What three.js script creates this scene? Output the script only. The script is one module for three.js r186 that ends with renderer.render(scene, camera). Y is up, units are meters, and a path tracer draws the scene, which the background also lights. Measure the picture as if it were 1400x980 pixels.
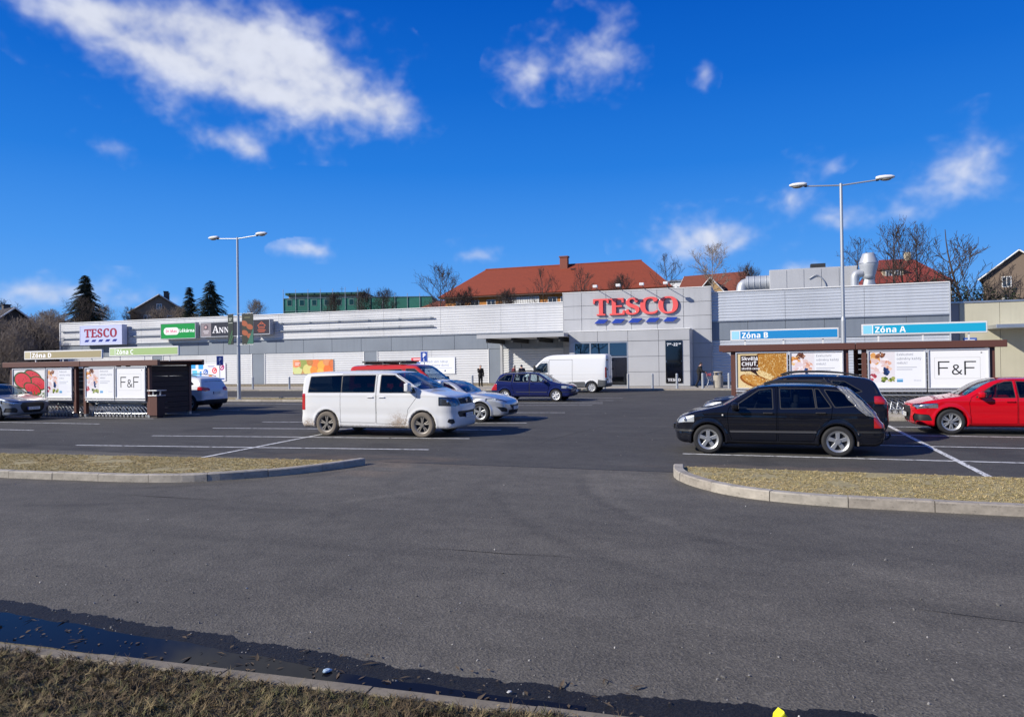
import * as THREE from 'three';
import { mergeGeometries } from 'three/addons/utils/BufferGeometryUtils.js';
import { RoundedBoxGeometry } from 'three/addons/geometries/RoundedBoxGeometry.js';
import { TextGeometry } from 'three/addons/geometries/TextGeometry.js';
import { FontLoader } from 'three/addons/loaders/FontLoader.js';

// ------------------------------------------------------------ camera, sun, exposure
const scene = new THREE.Scene();
const camera = new THREE.PerspectiveCamera(2 * Math.atan(490 / 981) * 180 / Math.PI, 1024 / 716, 0.1, 3000);
camera.position.set(0, 1.95, 0);
camera.rotation.order = 'YXZ';
camera.rotation.set(0.00714, 19 * Math.PI / 180, -0.014);
scene.add(camera);
const renderer = new THREE.WebGLRenderer({ antialias: true });
renderer.setSize(1024, 716);
renderer.toneMapping = THREE.LinearToneMapping;
renderer.toneMappingExposure = 1.2;
renderer.shadowMap.enabled = true;
const SUN = new THREE.Vector3(-0.76 * 0.866, 0.5, 0.65 * 0.866).normalize();
const sun = new THREE.DirectionalLight(new THREE.Color(1, 0.94, 0.84), 5);
sun.position.copy(SUN).multiplyScalar(150).add(new THREE.Vector3(-20, 0, -50));
sun.target.position.set(-20, 0, -50);
sun.castShadow = true;
sun.shadow.mapSize.set(4096, 4096);
Object.assign(sun.shadow.camera, { left: -110, right: 110, top: 90, bottom: -90, near: 1, far: 400 });
scene.add(sun, sun.target);

// ------------------------------------------------------------ random numbers and noise
function rng(seed) { let a = seed >>> 0; return () => { a = (a + 0x6D2B79F5) >>> 0; let t = a; t = Math.imul(t ^ (t >>> 15), t | 1); t ^= t + Math.imul(t ^ (t >>> 7), t | 61); return ((t ^ (t >>> 14)) >>> 0) / 4294967296; }; }
const PERM = new Float32Array(65536); { const r = rng(11); for (let i = 0; i < 65536; i++) PERM[i] = r(); }
const H2 = (x, y) => PERM[((x * 73 + y * 179 + ((x * y) & 255) * 31 + (x ^ (y * 7)) * 13) & 65535)];
function vnoise(x, y, per = 0) {
  let xi = Math.floor(x), yi = Math.floor(y); const fx = x - xi, fy = y - yi;
  let x1 = xi + 1, y1 = yi + 1;
  if (per) { xi = ((xi % per) + per) % per; yi = ((yi % per) + per) % per; x1 = ((x1 % per) + per) % per; y1 = ((y1 % per) + per) % per; }
  const u = fx * fx * (3 - 2 * fx), v = fy * fy * (3 - 2 * fy);
  const a = H2(xi, yi), b = H2(x1, yi), c = H2(xi, y1), d = H2(x1, y1);
  return a + (b - a) * u + (c - a) * v + (a - b - c + d) * u * v;
}
function fbm(x, y, o = 4, per = 0) { let s = 0, a = 0.5, t = 0; for (let i = 0; i < o; i++) { s += a * vnoise(x, y, per); t += a; a *= 0.5; x = x * 2 + 17; y = y * 2 + 31; per *= 2; } return s / t; }
const H3 = (x, y, z) => PERM[(Math.imul(x, 7919) ^ Math.imul(y, 104729) ^ Math.imul(z, 1299709)) & 65535];
function noise3(x, y, z) { const i = Math.floor(x), j = Math.floor(y), k = Math.floor(z); let u = x - i, v = y - j, w = z - k; u = u * u * (3 - 2 * u); v = v * v * (3 - 2 * v); w = w * w * (3 - 2 * w); const f = c => lerp(lerp(H3(i, j, c), H3(i + 1, j, c), u), lerp(H3(i, j + 1, c), H3(i + 1, j + 1, c), u), v); return lerp(f(k), f(k + 1), w); }
function fbm3(x, y, z, o) { let s = 0, a = .5, t = 0; for (let i = 0; i < o; i++) { s += a * noise3(x, y, z); t += a; a *= .53; const X = x * 1.6 - y * 1.2 + 13.7, Y = x * 1.2 + y * 1.6 + 5.3; x = X; y = Y; z = z * 2 + 3.1; } return s / t; }
const clamp = (x, a = 0, b = 1) => Math.min(b, Math.max(a, x));
const sstep = (a, b, x) => { const t = clamp((x - a) / (b - a)); return t * t * (3 - 2 * t); };
const lerp = (a, b, t) => a + (b - a) * t;

// ------------------------------------------------------------ sky: clear air with loose fair-weather clouds
{
  const W = 4096, H = 2048, data = new Float32Array(W * H * 4);
  // cloud puffs as [azimuth, elevation, half width, half height] in degrees (azimuth 0 = towards the store, clockwise)
  const puffs = [[-49.7, 23.1, 3.2, 1.1], [-45.7, 22.6, 4.8, 2.1, 1.15], [-40.9, 22.7, 5.6, 3.0, 1.3], [-36.8, 21.4, 5.6, 2.8, 1.3], [-32.4, 20.2, 4.2, 2.2, 1.25], [-28.6, 19.3, 1.9, 1.2], [-41, 16.6, 2.4, .9, 1.15], [-38.7, 15.8, 1, .6], [-48.1, 15.1, 1.4, .7],
    [-17.2, 22.3, 2.0, 1.5, .95], [-12.8, 23.4, 2.0, 2.1, .8], [-10.4, 22.6, 1.5, 1.9, .7], [-3.7, 21.2, .7, 1.0, .7], [2.1, 11.6, 1.8, 1.1, .8], [-5.1, 9.2, 3.1, 1.5, 1.05], [-1.3, 9.3, 2.2, 1.1, 1], [3.9, 14.2, 1.6, .7, .6], [12.6, 12.2, 2.4, 1.7, .62], [14.5, 13.1, 1.8, 2, .6], [10, 9.8, 1.4, .7, .6],
    [-34.5, 8.8, 1.7, .5], [-21.8, 8.7, 1.7, .7], [-47.8, 4.9, 4, 1.1], [-52.5, 5.1, 2.4, 1], [5.8, 10, 1.6, 1.0], [2.8, 6.6, 2.1, .6]];
  const r = rng(5);
  for (let k = 0; k < 60; k++) {           // the same kind of sky goes on all round
    const az = 24 + r() * 276, el = 5 + Math.pow(r(), 1.3) * 55, n = 1 + Math.floor(r() * 5), s = 0.6 + r();
    for (let j = 0; j < n; j++) puffs.push([az + (r() - .5) * 9 * s / Math.cos(el * Math.PI / 180), el + (r() - .5) * 3 * s, (1.5 + r() * 4) * s / Math.cos(el * Math.PI / 180), (.6 + r() * 1.6) * s]);
  }
  const dens = new Float32Array(W * H);
  for (const [az, el, rx, ry, wt = 1] of puffs) {
    const m = 2.6, y0 = Math.floor((el - ry * m + 90) / 180 * H), y1 = Math.ceil((el + ry * m + 90) / 180 * H);
    const x0 = Math.floor((az - rx * m) / 360 * W), x1 = Math.ceil((az + rx * m) / 360 * W);
    for (let y = Math.max(H / 2, y0); y <= Math.min(H - 1, y1); y++) for (let x = x0; x <= x1; x++) {
      const a = x / W * 360, e = y / H * 180 - 90, dx = (a - az) / rx, dy = (e - el) / ry, q = Math.exp(-(dx * dx + dy * dy) * 0.9);
      dens[y * W + ((x % W) + W) % W] += q * wt;
    }
  }
  const stops = [[0, .17, .40, .80], [4, .115, .345, .77], [9, .060, .265, .72], [15, .018, .175, .62], [21, .006, .120, .53], [27, .002, .085, .45], [40, .002, .064, .37], [90, .002, .048, .30]];
  for (let y = 0; y < H; y++) {
    const e = Math.max(0, (y + .5) / H * 180 - 90);
    let k = 0; while (k < stops.length - 2 && stops[k + 1][0] < e) k++;
    const A = stops[k], B = stops[k + 1], t = clamp((e - A[0]) / (B[0] - A[0]));
    const c = [1, 2, 3].map(i => lerp(A[i], B[i], t));
    for (let x = 0; x < W; x++) {
      // column x of the picture looks towards (cos, sin) of its angle; azimuth is measured from -z towards +x
      const ang = ((x + .5) / W - .5) * 2 * Math.PI, az = ((Math.atan2(Math.cos(ang), -Math.sin(ang)) * 180 / Math.PI) + 360) % 360;
      const o = (y * W + x) * 4;
      let al = 0, br = 1;
      if (y >= H / 2) {
        const d = dens[y * W + Math.min(W - 1, Math.floor(az / 360 * W))];
        if (d > 0.02) {
          const ce = Math.cos(e * Math.PI / 180), K = 19, u = Math.cos(ang) * ce * K, v = Math.sin(e * Math.PI / 180) * K * 1.35, w = Math.sin(ang) * ce * K;
          const wx = fbm3(u + 7, v, w, 3) - .5, wy = fbm3(u, v + 40, w + 9, 3) - .5;
          const n = fbm3(u + wx * .9, v + wy * .9 + 3, w + wx * .9, 7), n2 = fbm3(u * 3.7 + wy, v * 3.7 + wx + 60, w * 3.7, 5);
          const q = Math.min(d, 1.7) * .64 + (n - .5) * 1.45 + (n2 - .5) * .45 - .03;
          al = Math.pow(sstep(.0, 1.2, q), 1.35) * .95;
          br = lerp(.93, 1.02, n2) * lerp(.90, 1.06, clamp(n * 1.6 - .3));
        }
      }
      data[o] = lerp(c[0], .63 * br, al); data[o + 1] = lerp(c[1], .66 * br, al); data[o + 2] = lerp(c[2], .75 * br, al); data[o + 3] = 1;
    }
  }
  const t = new THREE.DataTexture(data, W, H, THREE.RGBAFormat, THREE.FloatType);
  t.mapping = THREE.EquirectangularReflectionMapping; t.magFilter = THREE.LinearFilter; t.minFilter = THREE.LinearFilter; t.needsUpdate = true;
  scene.background = t; scene.environment = t;
}

// ------------------------------------------------------------ helpers: names, things, parts
const taken = new Map();
function numbered(n) { const k = taken.get(n) || 0; taken.set(n, k + 1); return k ? `${n}_${String(k).padStart(3, '0')}` : n; }
function shade(o) { o.traverse(m => { if (m.isMesh) { m.castShadow = true; m.receiveShadow = true; } }); return o; }
function thing(name, label, category, pos = [0, 0, 0], turn = 0, group) {
  const g = new THREE.Group(); g.name = numbered(name); g.position.set(...pos); g.rotation.y = turn;
  g.userData = { label, category }; if (group) g.userData.group = group; scene.add(g); return g;
}
function part(parent, name, geo, mat, label) {
  const m = new THREE.Mesh(geo, mat); m.name = name; m.castShadow = m.receiveShadow = true;
  if (label) m.userData.label = label; parent.add(m); return m;
}
function solo(name, label, category, geo, mat, pos = [0, 0, 0], turn = 0, group) {
  const m = new THREE.Mesh(geo, mat); m.name = numbered(name); m.position.set(...pos); m.rotation.y = turn; m.castShadow = m.receiveShadow = true;
  m.userData = { label, category }; if (group) m.userData.group = group; scene.add(m); return m;
}
function struct(name, geo, mat, label) {
  const m = new THREE.Mesh(geo, mat); m.name = numbered(name); m.castShadow = m.receiveShadow = true; m.userData = { kind: 'structure' };
  if (label) m.userData.label = label; scene.add(m); return m;
}
function copyOf(src, label, pos, turn = 0, group, scale) {
  const c = src.clone(); c.name = numbered(src.name.replace(/_\d{3}$/, '')); c.position.set(...pos); c.rotation.y = turn; if (scale) c.scale.setScalar(scale);
  c.userData = { ...src.userData, label }; if (group) c.userData.group = group; scene.add(c); return c;
}
// ------------------------------------------------------------ helpers: geometry
function merge(list) {
  const uv = list.every(g => g.attributes.uv);
  return mergeGeometries(list.map(g => { const q = g.index ? g.toNonIndexed() : g.clone(); for (const k of Object.keys(q.attributes)) if (!(k === 'position' || k === 'normal' || (k === 'uv' && uv))) q.deleteAttribute(k); q.morphAttributes = {}; return q; }));
}
const V = (x, y, z) => new THREE.Vector3(x, y, z);
function box(x0, x1, y0, y1, z0, z1) { const g = new THREE.BoxGeometry(Math.abs(x1 - x0), Math.abs(y1 - y0), Math.abs(z1 - z0)); g.translate((x0 + x1) / 2, (y0 + y1) / 2, (z0 + z1) / 2); return metric(g); }
function metric(g) {       // uv in metres from the face's own direction
  const p = g.attributes.position, n = g.attributes.normal, uv = new Float32Array(p.count * 2);
  for (let i = 0; i < p.count; i++) {
    const nx = Math.abs(n.getX(i)), ny = Math.abs(n.getY(i)), nz = Math.abs(n.getZ(i));
    if (nz >= nx && nz >= ny) { uv[2 * i] = p.getX(i); uv[2 * i + 1] = p.getY(i); } else if (nx >= ny) { uv[2 * i] = p.getZ(i); uv[2 * i + 1] = p.getY(i); } else { uv[2 * i] = p.getX(i); uv[2 * i + 1] = p.getZ(i); }
  }
  g.setAttribute('uv', new THREE.BufferAttribute(uv, 2)); return g;
}
function rbox(x0, x1, y0, y1, z0, z1, r = .01, s = 2) { const w = Math.abs(x1 - x0), h = Math.abs(y1 - y0), d = Math.abs(z1 - z0); const g = new RoundedBoxGeometry(w, h, d, s, Math.min(r, w / 2.01, h / 2.01, d / 2.01)); g.translate((x0 + x1) / 2, (y0 + y1) / 2, (z0 + z1) / 2); return metric(g); }
function bar(a, b, r0, r1 = r0, n = 8, caps = true) {
  const A = a.isVector3 ? a : V(...a), B = b.isVector3 ? b : V(...b), d = B.clone().sub(A), L = d.length();
  const g = new THREE.CylinderGeometry(r1, r0, L, n, 1, !caps); g.translate(0, L / 2, 0);
  g.applyQuaternion(new THREE.Quaternion().setFromUnitVectors(V(0, 1, 0), d.normalize())); g.translate(A.x, A.y, A.z); return g;
}
function tube(pts, r, n = 8, seg = 20) { return new THREE.TubeGeometry(new THREE.CatmullRomCurve3(pts.map(p => V(...p))), seg, r, n, false); }
function prism(pts, z0, z1, bevel = 0) { // outline in x,y pushed along z
  const s = new THREE.Shape(pts.map(p => new THREE.Vector2(p[0], p[1])));
  const g = new THREE.ExtrudeGeometry(s, { depth: z1 - z0 - 2 * bevel, bevelEnabled: bevel > 0, bevelSize: bevel, bevelThickness: bevel, bevelOffset: -bevel, bevelSegments: 2, curveSegments: 8 }); g.translate(0, 0, z0 + bevel); return g;
}
function tri(verts, idx, normals) { const g = new THREE.BufferGeometry(); g.setAttribute('position', new THREE.BufferAttribute(Float32Array.from(verts), 3)); if (idx) g.setIndex(idx); if (normals) g.setAttribute('normal', new THREE.BufferAttribute(Float32Array.from(normals), 3)); else g.computeVertexNormals(); return g; }
function flat(x0, x1, z0, z1, y) { const g = new THREE.PlaneGeometry(x1 - x0, z1 - z0); g.rotateX(-Math.PI / 2); g.translate((x0 + x1) / 2, y, (z0 + z1) / 2); return metric(g); }

// ------------------------------------------------------------ helpers: textures and materials
const lin = (r, g, b) => new THREE.Color().setRGB(r, g, b);
function dataTex(w, h, fn, { srgb = false, rep = [1, 1] } = {}) {   // fn(u, v) -> [r, g, b] 0..1
  const d = new Uint8Array(w * h * 4);
  for (let y = 0; y < h; y++) for (let x = 0; x < w; x++) { const c = fn(x, y), o = (y * w + x) * 4; d[o] = clamp(c[0]) * 255; d[o + 1] = clamp(c[1]) * 255; d[o + 2] = clamp(c[2]) * 255; d[o + 3] = 255; }
  const t = new THREE.DataTexture(d, w, h); t.wrapS = t.wrapT = THREE.RepeatWrapping; t.magFilter = THREE.LinearFilter; t.minFilter = THREE.LinearMipmapLinearFilter; t.generateMipmaps = true; t.repeat.set(...rep);
  if (srgb) t.colorSpace = THREE.SRGBColorSpace; t.needsUpdate = true; return t;
}
function canvasTex(w, h, draw) {
  const c = document.createElement('canvas'); c.width = w; c.height = h; const x = c.getContext('2d'); draw(x, w, h);
  const t = new THREE.CanvasTexture(c); t.colorSpace = THREE.SRGBColorSpace; t.anisotropy = 4; return t;
}
const std = (c, roughness = .7, metalness = 0, extra = {}) => new THREE.MeshStandardMaterial({ color: Array.isArray(c) ? lin(...c) : new THREE.Color(c), roughness, metalness, ...extra });
const phys = (c, o) => new THREE.MeshPhysicalMaterial({ color: Array.isArray(c) ? lin(...c) : new THREE.Color(c), ...o });
const grit = (n, px, lo, hi, seed = 0) => dataTex(px, px, (x, y) => { const v = lerp(lo, hi, fbm(x / px * n + seed, y / px * n, 5, n)); return [v, v, v]; }, { srgb: false });
const grain = dataTex(256, 256, (x, y) => { const v = .82 + .18 * fbm(x / 256 * 24, y / 256 * 24, 4, 24) + (H2(x, y) - .5) * .12; return [v, v, v]; });
const weather = dataTex(512, 512, (x, y) => { const v = .80 + .26 * fbm(x / 512 * 4, y / 512 * 4, 6, 4) - .07 * Math.pow(vnoise(x / 512 * 64, y / 512 * 3, 64), 3); return [v, v, v * .995]; });
const grime = dataTex(512, 512, (x, y) => { const a = fbm(x / 512 * 7 + 3, y / 512 * 7, 6, 7), b = fbm(x / 512 * 26, y / 512 * 26, 4, 26), v = .52 + .62 * a + .3 * (b - .5) - (b > .66 ? .22 : 0); return [v, v * .985, v * .95]; });
const streak = dataTex(512, 512, (x, y) => { const v = .86 + .12 * fbm(x / 512 * 40, y / 512 * 2, 4, 2) + .05 * fbm(x / 512 * 6, y / 512 * 6, 4, 6); return [v, v, v]; });
const rep = (t, a, b = a) => { const c = t.clone(); c.repeat.set(a, b); c.needsUpdate = true; return c; };
const M = {
  white: std([.78, .78, .77], .55, 0, { map: rep(weather, .12) }),
  clad: std([.64, .645, .65], .45, .1, { map: rep(weather, .08) }),
  cladR: std([.56, .59, .63], .42, .2, { map: rep(weather, .08) }),
  band: std([.205, .235, .275], .5, .15, { map: rep(weather, .15) }),
  panel: std([.44, .445, .455], .5, .05, { map: rep(weather, .11) }),
  joint: std([.27, .275, .285], .8),
  dark: std([.02, .021, .023], .6),
  black: std([.012, .012, .013], .45),
  rubber: std([.014, .014, .015], .75),
  galv: std([.50, .52, .54], .38, .75, { map: rep(weather, .6) }),
  steel: std([.42, .44, .46], .5, .3),
  pole: std([.46, .48, .50], .42, .45, { map: rep(weather, .4) }),
  brown: std([.118, .047, .033], .5, 0, { map: rep(streak, .5) }),
  brownIn: std([.028, .014, .012], .6, 0, { map: rep(streak, .5) }),
  concrete: std([.40, .37, .32], .9, 0, { map: rep(grime, .9), bumpMap: rep(grain, 2), bumpScale: .004 }),
  concreteL: std([.25, .215, .165], .9, 0, { map: rep(grime, 1.3), bumpMap: rep(grain, 2), bumpScale: .004 }),
  paving: std([.40, .365, .31], .9, 0, { map: rep(weather, .3), bumpMap: rep(grain, 1.2), bumpScale: .003 }),
  glassDoor: phys([.45, .5, .52], { roughness: .01, transmission: 1, thickness: 0, ior: 2.2, specularIntensity: 1 }),
  chrome: std([.75, .76, .78], .12, 1),
  plate: std([.8, .8, .78], .4),
};
// ------------------------------------------------------------ terrain: flat town ground, a bank behind and beside the store
function terrainY(x, z) {
  const back = sstep(-86, -97, z) * 8.2 + Math.max(0, -z - 97) * .018;
  const left = sstep(-73, -92, x) * sstep(-30, -62, z) * 6.0;
  const far = Math.max(0, Math.hypot(x + 20, z + 40) - 220) * .01;
  const bump = (fbm(x * .05 + 9, z * .05 + 4, 3) - .5) * 1.4 * clamp((back + left) / 4);
  return -.09 + Math.max(back, left) + bump + far;
}
function gridSheet(xs, zs, yfn, cfn) {
  const nx = xs.length, nz = zs.length, p = new Float32Array(nx * nz * 3), uv = new Float32Array(nx * nz * 2), c = cfn ? new Float32Array(nx * nz * 3) : null, idx = [];
  for (let j = 0; j < nz; j++) for (let i = 0; i < nx; i++) {
    const k = j * nx + i; p.set([xs[i], yfn(xs[i], zs[j]), zs[j]], k * 3); uv.set([xs[i], zs[j]], k * 2); if (c) c.set(cfn(xs[i], zs[j]), k * 3);
    if (i < nx - 1 && j < nz - 1) idx.push(k, k + nx, k + 1, k + 1, k + nx, k + nx + 1);
  }
  const g = new THREE.BufferGeometry(); g.setAttribute('position', new THREE.BufferAttribute(p, 3)); g.setAttribute('uv', new THREE.BufferAttribute(uv, 2)); if (c) g.setAttribute('color', new THREE.BufferAttribute(c, 3));
  g.setIndex(idx); g.computeVertexNormals(); return g;
}
const span = (a, b, n) => Array.from({ length: n + 1 }, (_, i) => a + (b - a) * i / n);
const turfTex = dataTex(512, 512, (x, y) => { const a = fbm(x / 512 * 40, y / 512 * 40, 4, 40), b = fbm(x / 512 * 5, y / 512 * 5, 4, 5); return [.30 + .26 * a + .1 * b, .26 + .25 * a + .09 * b, .16 + .15 * a]; });
{
  const g = gridSheet([...span(-700, -120, 20), ...span(-116, 60, 88), ...span(70, 700, 20)], [...span(-800, -150, 16), ...span(-146, 20, 84), ...span(30, 500, 14)], terrainY);
  struct('ground', g, std([.42, .40, .36], .95, 0, { map: rep(turfTex, .35) }), 'dull winter grass and earth round the car park');
}
// asphalt
const stone = (base, spread, tint, seed) => dataTex(1024, 1024, (x, y) => {
  const c = vnoise(x / 8 + seed, y / 8, 128), c2 = vnoise(x / 4 + seed + 9, y / 4, 256), f = H2(x + seed, y), m = fbm(x / 1024 * 7 + seed, y / 1024 * 7, 4, 7);
  let v = base * (.74 + spread * (c - .5) + .5 * (c2 - .5) + .25 * (f - .5) + .46 * m);
  if (c > .78) v += base * 1.5 * (c - .78) * (1 + f);
  return [v * tint[0], v * tint[1], v * tint[2]];
});
const roadTex = stone(.50, .52, [1.05, 1, .90], 3), lotTex = stone(.50, .52, [1.03, 1, .93], 57);
const roadBump = dataTex(1024, 1024, (x, y) => { const v = .45 * vnoise(x / 8 + 3, y / 8, 128) + .35 * vnoise(x / 4 + 12, y / 4, 256) + .2 * fbm(x / 1024 * 30, y / 1024 * 30, 3, 30); return [v, v, v]; });
const patch = (x, z) => {                       // worn and patched areas of the surfacing
  let v = .86 + .34 * (fbm(x * .22 + 3, z * .35 + 8, 4) - .5) + .22 * (fbm(x * 1.1, z * 1.6, 3) - .5);
  return v;
};
function tracks(x, z) {                          // rubber and dust left by turning wheels between the lane and the road
  let v = 0; for (const [cx, cz, R, w, k] of [[-11.6, -13.4, 6.1, .10, -.10], [-11.6, -13.4, 4.7, .10, -.09], [-12.4, -13.8, 8.3, .13, .09], [3.6, -13.2, 6.6, .11, -.10], [3.6, -13.2, 8.0, .10, -.08], [4.4, -13.6, 7.3, .2, .08], [-40, -3, 36.5, .14, -.05], [-40, -3, 35.1, .14, -.05], [-4.2, 40, 46.7, .16, -.06], [-4.2, 40, 48.2, .16, -.06], [-4.2, 60, 69.6, .2, .05]]) { const d = Math.abs(Math.hypot(x - cx, z - cz) - R) + .09 * (fbm(x * .9 + R, z * .9, 3) - .5); v += k * sstep(w, w * .45, d) * sstep(.30, .62, fbm(x * .55 + R * 3, z * .55, 3)) * 2.3; }
  return v;
}
const road = struct('road', gridSheet([...span(-80, -17, 120), ...span(-16.88, 8, 207), ...span(8.3, 60, 130)], span(-12.86, -2.9, 98), () => 0, (x, z) => {
  const tr = 1 + tracks(x, z);
  let v = patch(x, z) * 1.10;
  v *= 1 + .10 * (fbm(x * .12, z * 2.4, 3) - .45);                              // rolled strips along the road
  const dust = sstep(.52, .74, fbm(x * .45 + 40, z * .6 + 12, 5)) * .18;
  v *= tr; const e = dirt(x, z) * .6; return [v * (1 + dust + .6 * e), v * (1 + dust * .95 + .36 * e), v * (1 + dust * .86 + .16 * e)];
}), std([.190, .181, .163], .88, 0, { map: rep(roadTex, .62), bumpMap: rep(roadBump, .62), bumpScale: .007, vertexColors: true }), 'grey asphalt road');
function dirt(x, z) {                            // brown earth washed out beside the island ends
  const a = sstep(.42, .62, fbm(x * 1.3 + 5, z * 2.6 + 2, 5)), m = Math.max(sstep(1.0, .2, Math.abs(z + 13.1)) * sstep(-11.5, -9.5, x) * sstep(-4.6, -6.6, x), sstep(.9, .2, Math.abs(z + 13.6)) * sstep(-2.6, -1.2, x) * sstep(4, 1, x) * .8, sstep(1.0, .2, Math.abs(x + 6.9)) * sstep(-10.2, -11.6, z) * sstep(-14, -13, z)); return a * m;
}
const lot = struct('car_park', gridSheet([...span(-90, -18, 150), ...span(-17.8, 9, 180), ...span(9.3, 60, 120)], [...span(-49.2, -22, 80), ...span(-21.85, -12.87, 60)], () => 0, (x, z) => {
  let v = patch(x + 50, z) * 1.02;
  const stain = sstep(.60, .70, fbm(x * .9 + 80, z * .9 + 3, 4)) * .26;          // oil and damp spots in the stalls
  v *= 1 - stain * (x < -7 || x > -1.6 ? 1 : .3);
  v *= 1 - .42 * sstep(.50, .60, fbm(x * .7 + 9, z * 3.4 + 5, 4)) * sstep(.75, .3, Math.abs(z + 13.5)) * sstep(-9.6, -10.6, x);      // darker streaks behind the left island
  v *= 1 + tracks(x + 1.5, z) * .5 + .16 * sstep(.56, .72, fbm(x * .8 + 60, z * .8, 5)) * (x > -7 && x < -1.6 ? 1 : .4);
  const e = dirt(x, z); return [v * (1 + .75 * e), v * (1 + .45 * e), v * (1 + .22 * e)];
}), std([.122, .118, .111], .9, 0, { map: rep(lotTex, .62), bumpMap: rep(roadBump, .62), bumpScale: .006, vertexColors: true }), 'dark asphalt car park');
struct('tar_joint', gridSheet(span(-7.2, -1.4, 40), [-12.885, -12.845], (x, z) => .004, null), std([.035, .035, .036], .7), 'tar joint between road and car park');

{ // cracks in the surfacing: narrow open joints
  const r = rng(61), dk = std([.018, .017, .016], .95);
  for (const [x0, z0, dx, dz, n] of [[-3.4, -6.9, .20, -.01, 7], [1.1, -6.3, .18, .03, 4], [-9.5, -8.6, .25, .01, 8], [-14, -6.3, .25, .03, 8], [-5.2, -16, .03, -.3, 22], [-3.0, -19, .05, -.3, 24], [-6.2, -24, .2, -.2, 14]]) {
    const v = [], ix = []; let x = x0, z = z0; for (let k = 0; k <= n; k++) { const w = (.003 + .004 * r()) * Math.sin(Math.PI * (k + .4) / (n + .8)), l = Math.hypot(dx, dz), px = -dz / l, pz = dx / l; v.push(x + px * w, .0035, z + pz * w, x - px * w, .0035, z - pz * w); if (k < n) { const o = k * 2; ix.push(o, o + 2, o + 1, o + 1, o + 2, o + 3, o, o + 1, o + 2, o + 1, o + 3, o + 2); } x += dx * (.7 + .6 * r()) + (r() - .5) * .05; z += dz * (.7 + .6 * r()) + (r() - .5) * .05; }
    struct('crack', tri(v, ix), dk, 'thin crack in the asphalt');
  }
}
// painted stall lines
const wornTex = dataTex(512, 128, (x, y) => { const n = fbm(x / 512 * 30, y / 128 * 8, 4), w = sstep(.30, .46, n + .10 * (H2(x, y) - .5)); const v = lerp(.24, .98, w); return [v, v, v * .99]; });
const paint = std([.66, .66, .64], .8, 0, { map: wornTex });
function line(x0, z0, x1, z1, w = .11) {
  const L = Math.hypot(x1 - x0, z1 - z0), g = new THREE.PlaneGeometry(L, w, 1, 1), uv = g.attributes.uv; for (let i = 0; i < 4; i++) uv.setXY(i, uv.getX(i) * L * .4 + x0 * .3, uv.getY(i) * .5 + z0);
  g.rotateX(-Math.PI / 2); const m = struct('stall_line', g, paint, 'white painted stall line'); m.position.set((x0 + x1) / 2, .005 + (Math.abs(z1 - z0) > 5 ? .004 : 0), (z0 + z1) / 2); m.rotation.y = -Math.atan2(z1 - z0, x1 - x0);
}
const SL = [-14.5, -16.95, -19.4, -21.85, -24.3, -26.75, -29.2, -31.6, -33.9];
for (const z of SL) { if (z === -29.2) continue; line(-16.7, z + .66, -7.2, z - .44); line(-33, z, -22.3, z); }
line(-11.45, -12.4, -13.1, -33.9); 
for (const z of [-15.45, -17.9, -20.35, -22.8]) line(-1.55, z, 8.6, z);
line(3.5, -13.5, 3.5, -23.2);
for (const z of [-34.2, -36.9, -39.5]) line(-15.5, z + .8, -7.0, z + .8, .10);

// ------------------------------------------------------------ kerbs
function kerb(name, label, path, w, h, len, mat, seed, closed = false) {   // path in x,z; the stones lie to its left
  const grp = new THREE.Group(); grp.name = numbered(name); grp.userData = { kind: 'structure', label }; scene.add(grp);
  const curve = new THREE.CatmullRomCurve3(path.map(p => V(p[0], 0, p[1])), closed, 'centripetal', .5), L = curve.getLength(), n = Math.max(1, Math.round(L / len)), r = rng(seed);
  for (let k = 0; k < n; k++) {
    const a = k / n + .005 / L, b = (k + 1) / n - .005 / L, m = 5, dy = (r() - .5) * .012, dz = (r() - .5) * .012;
    const sec = [[0, -.08], [0, h - .018], [.018, h], [w - .012, h], [w, h - .012], [w, -.08]], rows = [];
    for (let i = 0; i <= m; i++) { const t = lerp(a, b, i / m), p = curve.getPointAt(t), q = curve.getTangentAt(t); rows.push(sec.map(([o, y]) => [p.x - q.z * (o + dz) * -1, y + (y > 0 ? dy : 0), p.z + q.x * (o + dz) * -1])); }
    const v = [], ix = [];
    for (let i = 0; i < m; i++) for (let j = 0; j < 5; j++) { const o = v.length / 3; v.push(...rows[i][j], ...rows[i][j + 1], ...rows[i + 1][j], ...rows[i + 1][j + 1]); ix.push(o, o + 2, o + 1, o + 1, o + 2, o + 3); }
    for (const [row, f] of [[rows[0], 1], [rows[m], 0]]) { const o = v.length / 3; for (const p of row) v.push(...p); for (let j = 1; j < 5; j++) f ? ix.push(o, o + j, o + j + 1) : ix.push(o, o + j + 1, o + j); }
    const g = tri(v, ix); metric(g); part(grp, 'kerb_stone', g, mat[Math.floor(r() * mat.length)]);
  }
  return grp;
}
const KM = [M.concrete, std([.36, .325, .28], .9, 0, { map: rep(grime, 1.1), bumpMap: rep(grain, 2), bumpScale: .004 }), std([.44, .405, .35], .9, 0, { map: rep(grime, .8), bumpMap: rep(grain, 2), bumpScale: .004 })];
const leftFront = [[-45, -7.9], [-30, -8.6], [-20, -9.05], [-14, -9.3], [-11.5, -9.44], [-10.2, -9.56], [-9.2, -9.85], [-8.3, -10.6], [-7.65, -11.6], [-7.35, -12.4]];
const rightFront = [[-1.45, -12.9], [-1.35, -12.2], [-.95, -11.4], [-.3, -10.75], [.6, -10.4], [2, -10.3], [6, -10.3], [14, -10.3], [24, -10.3]];
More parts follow.
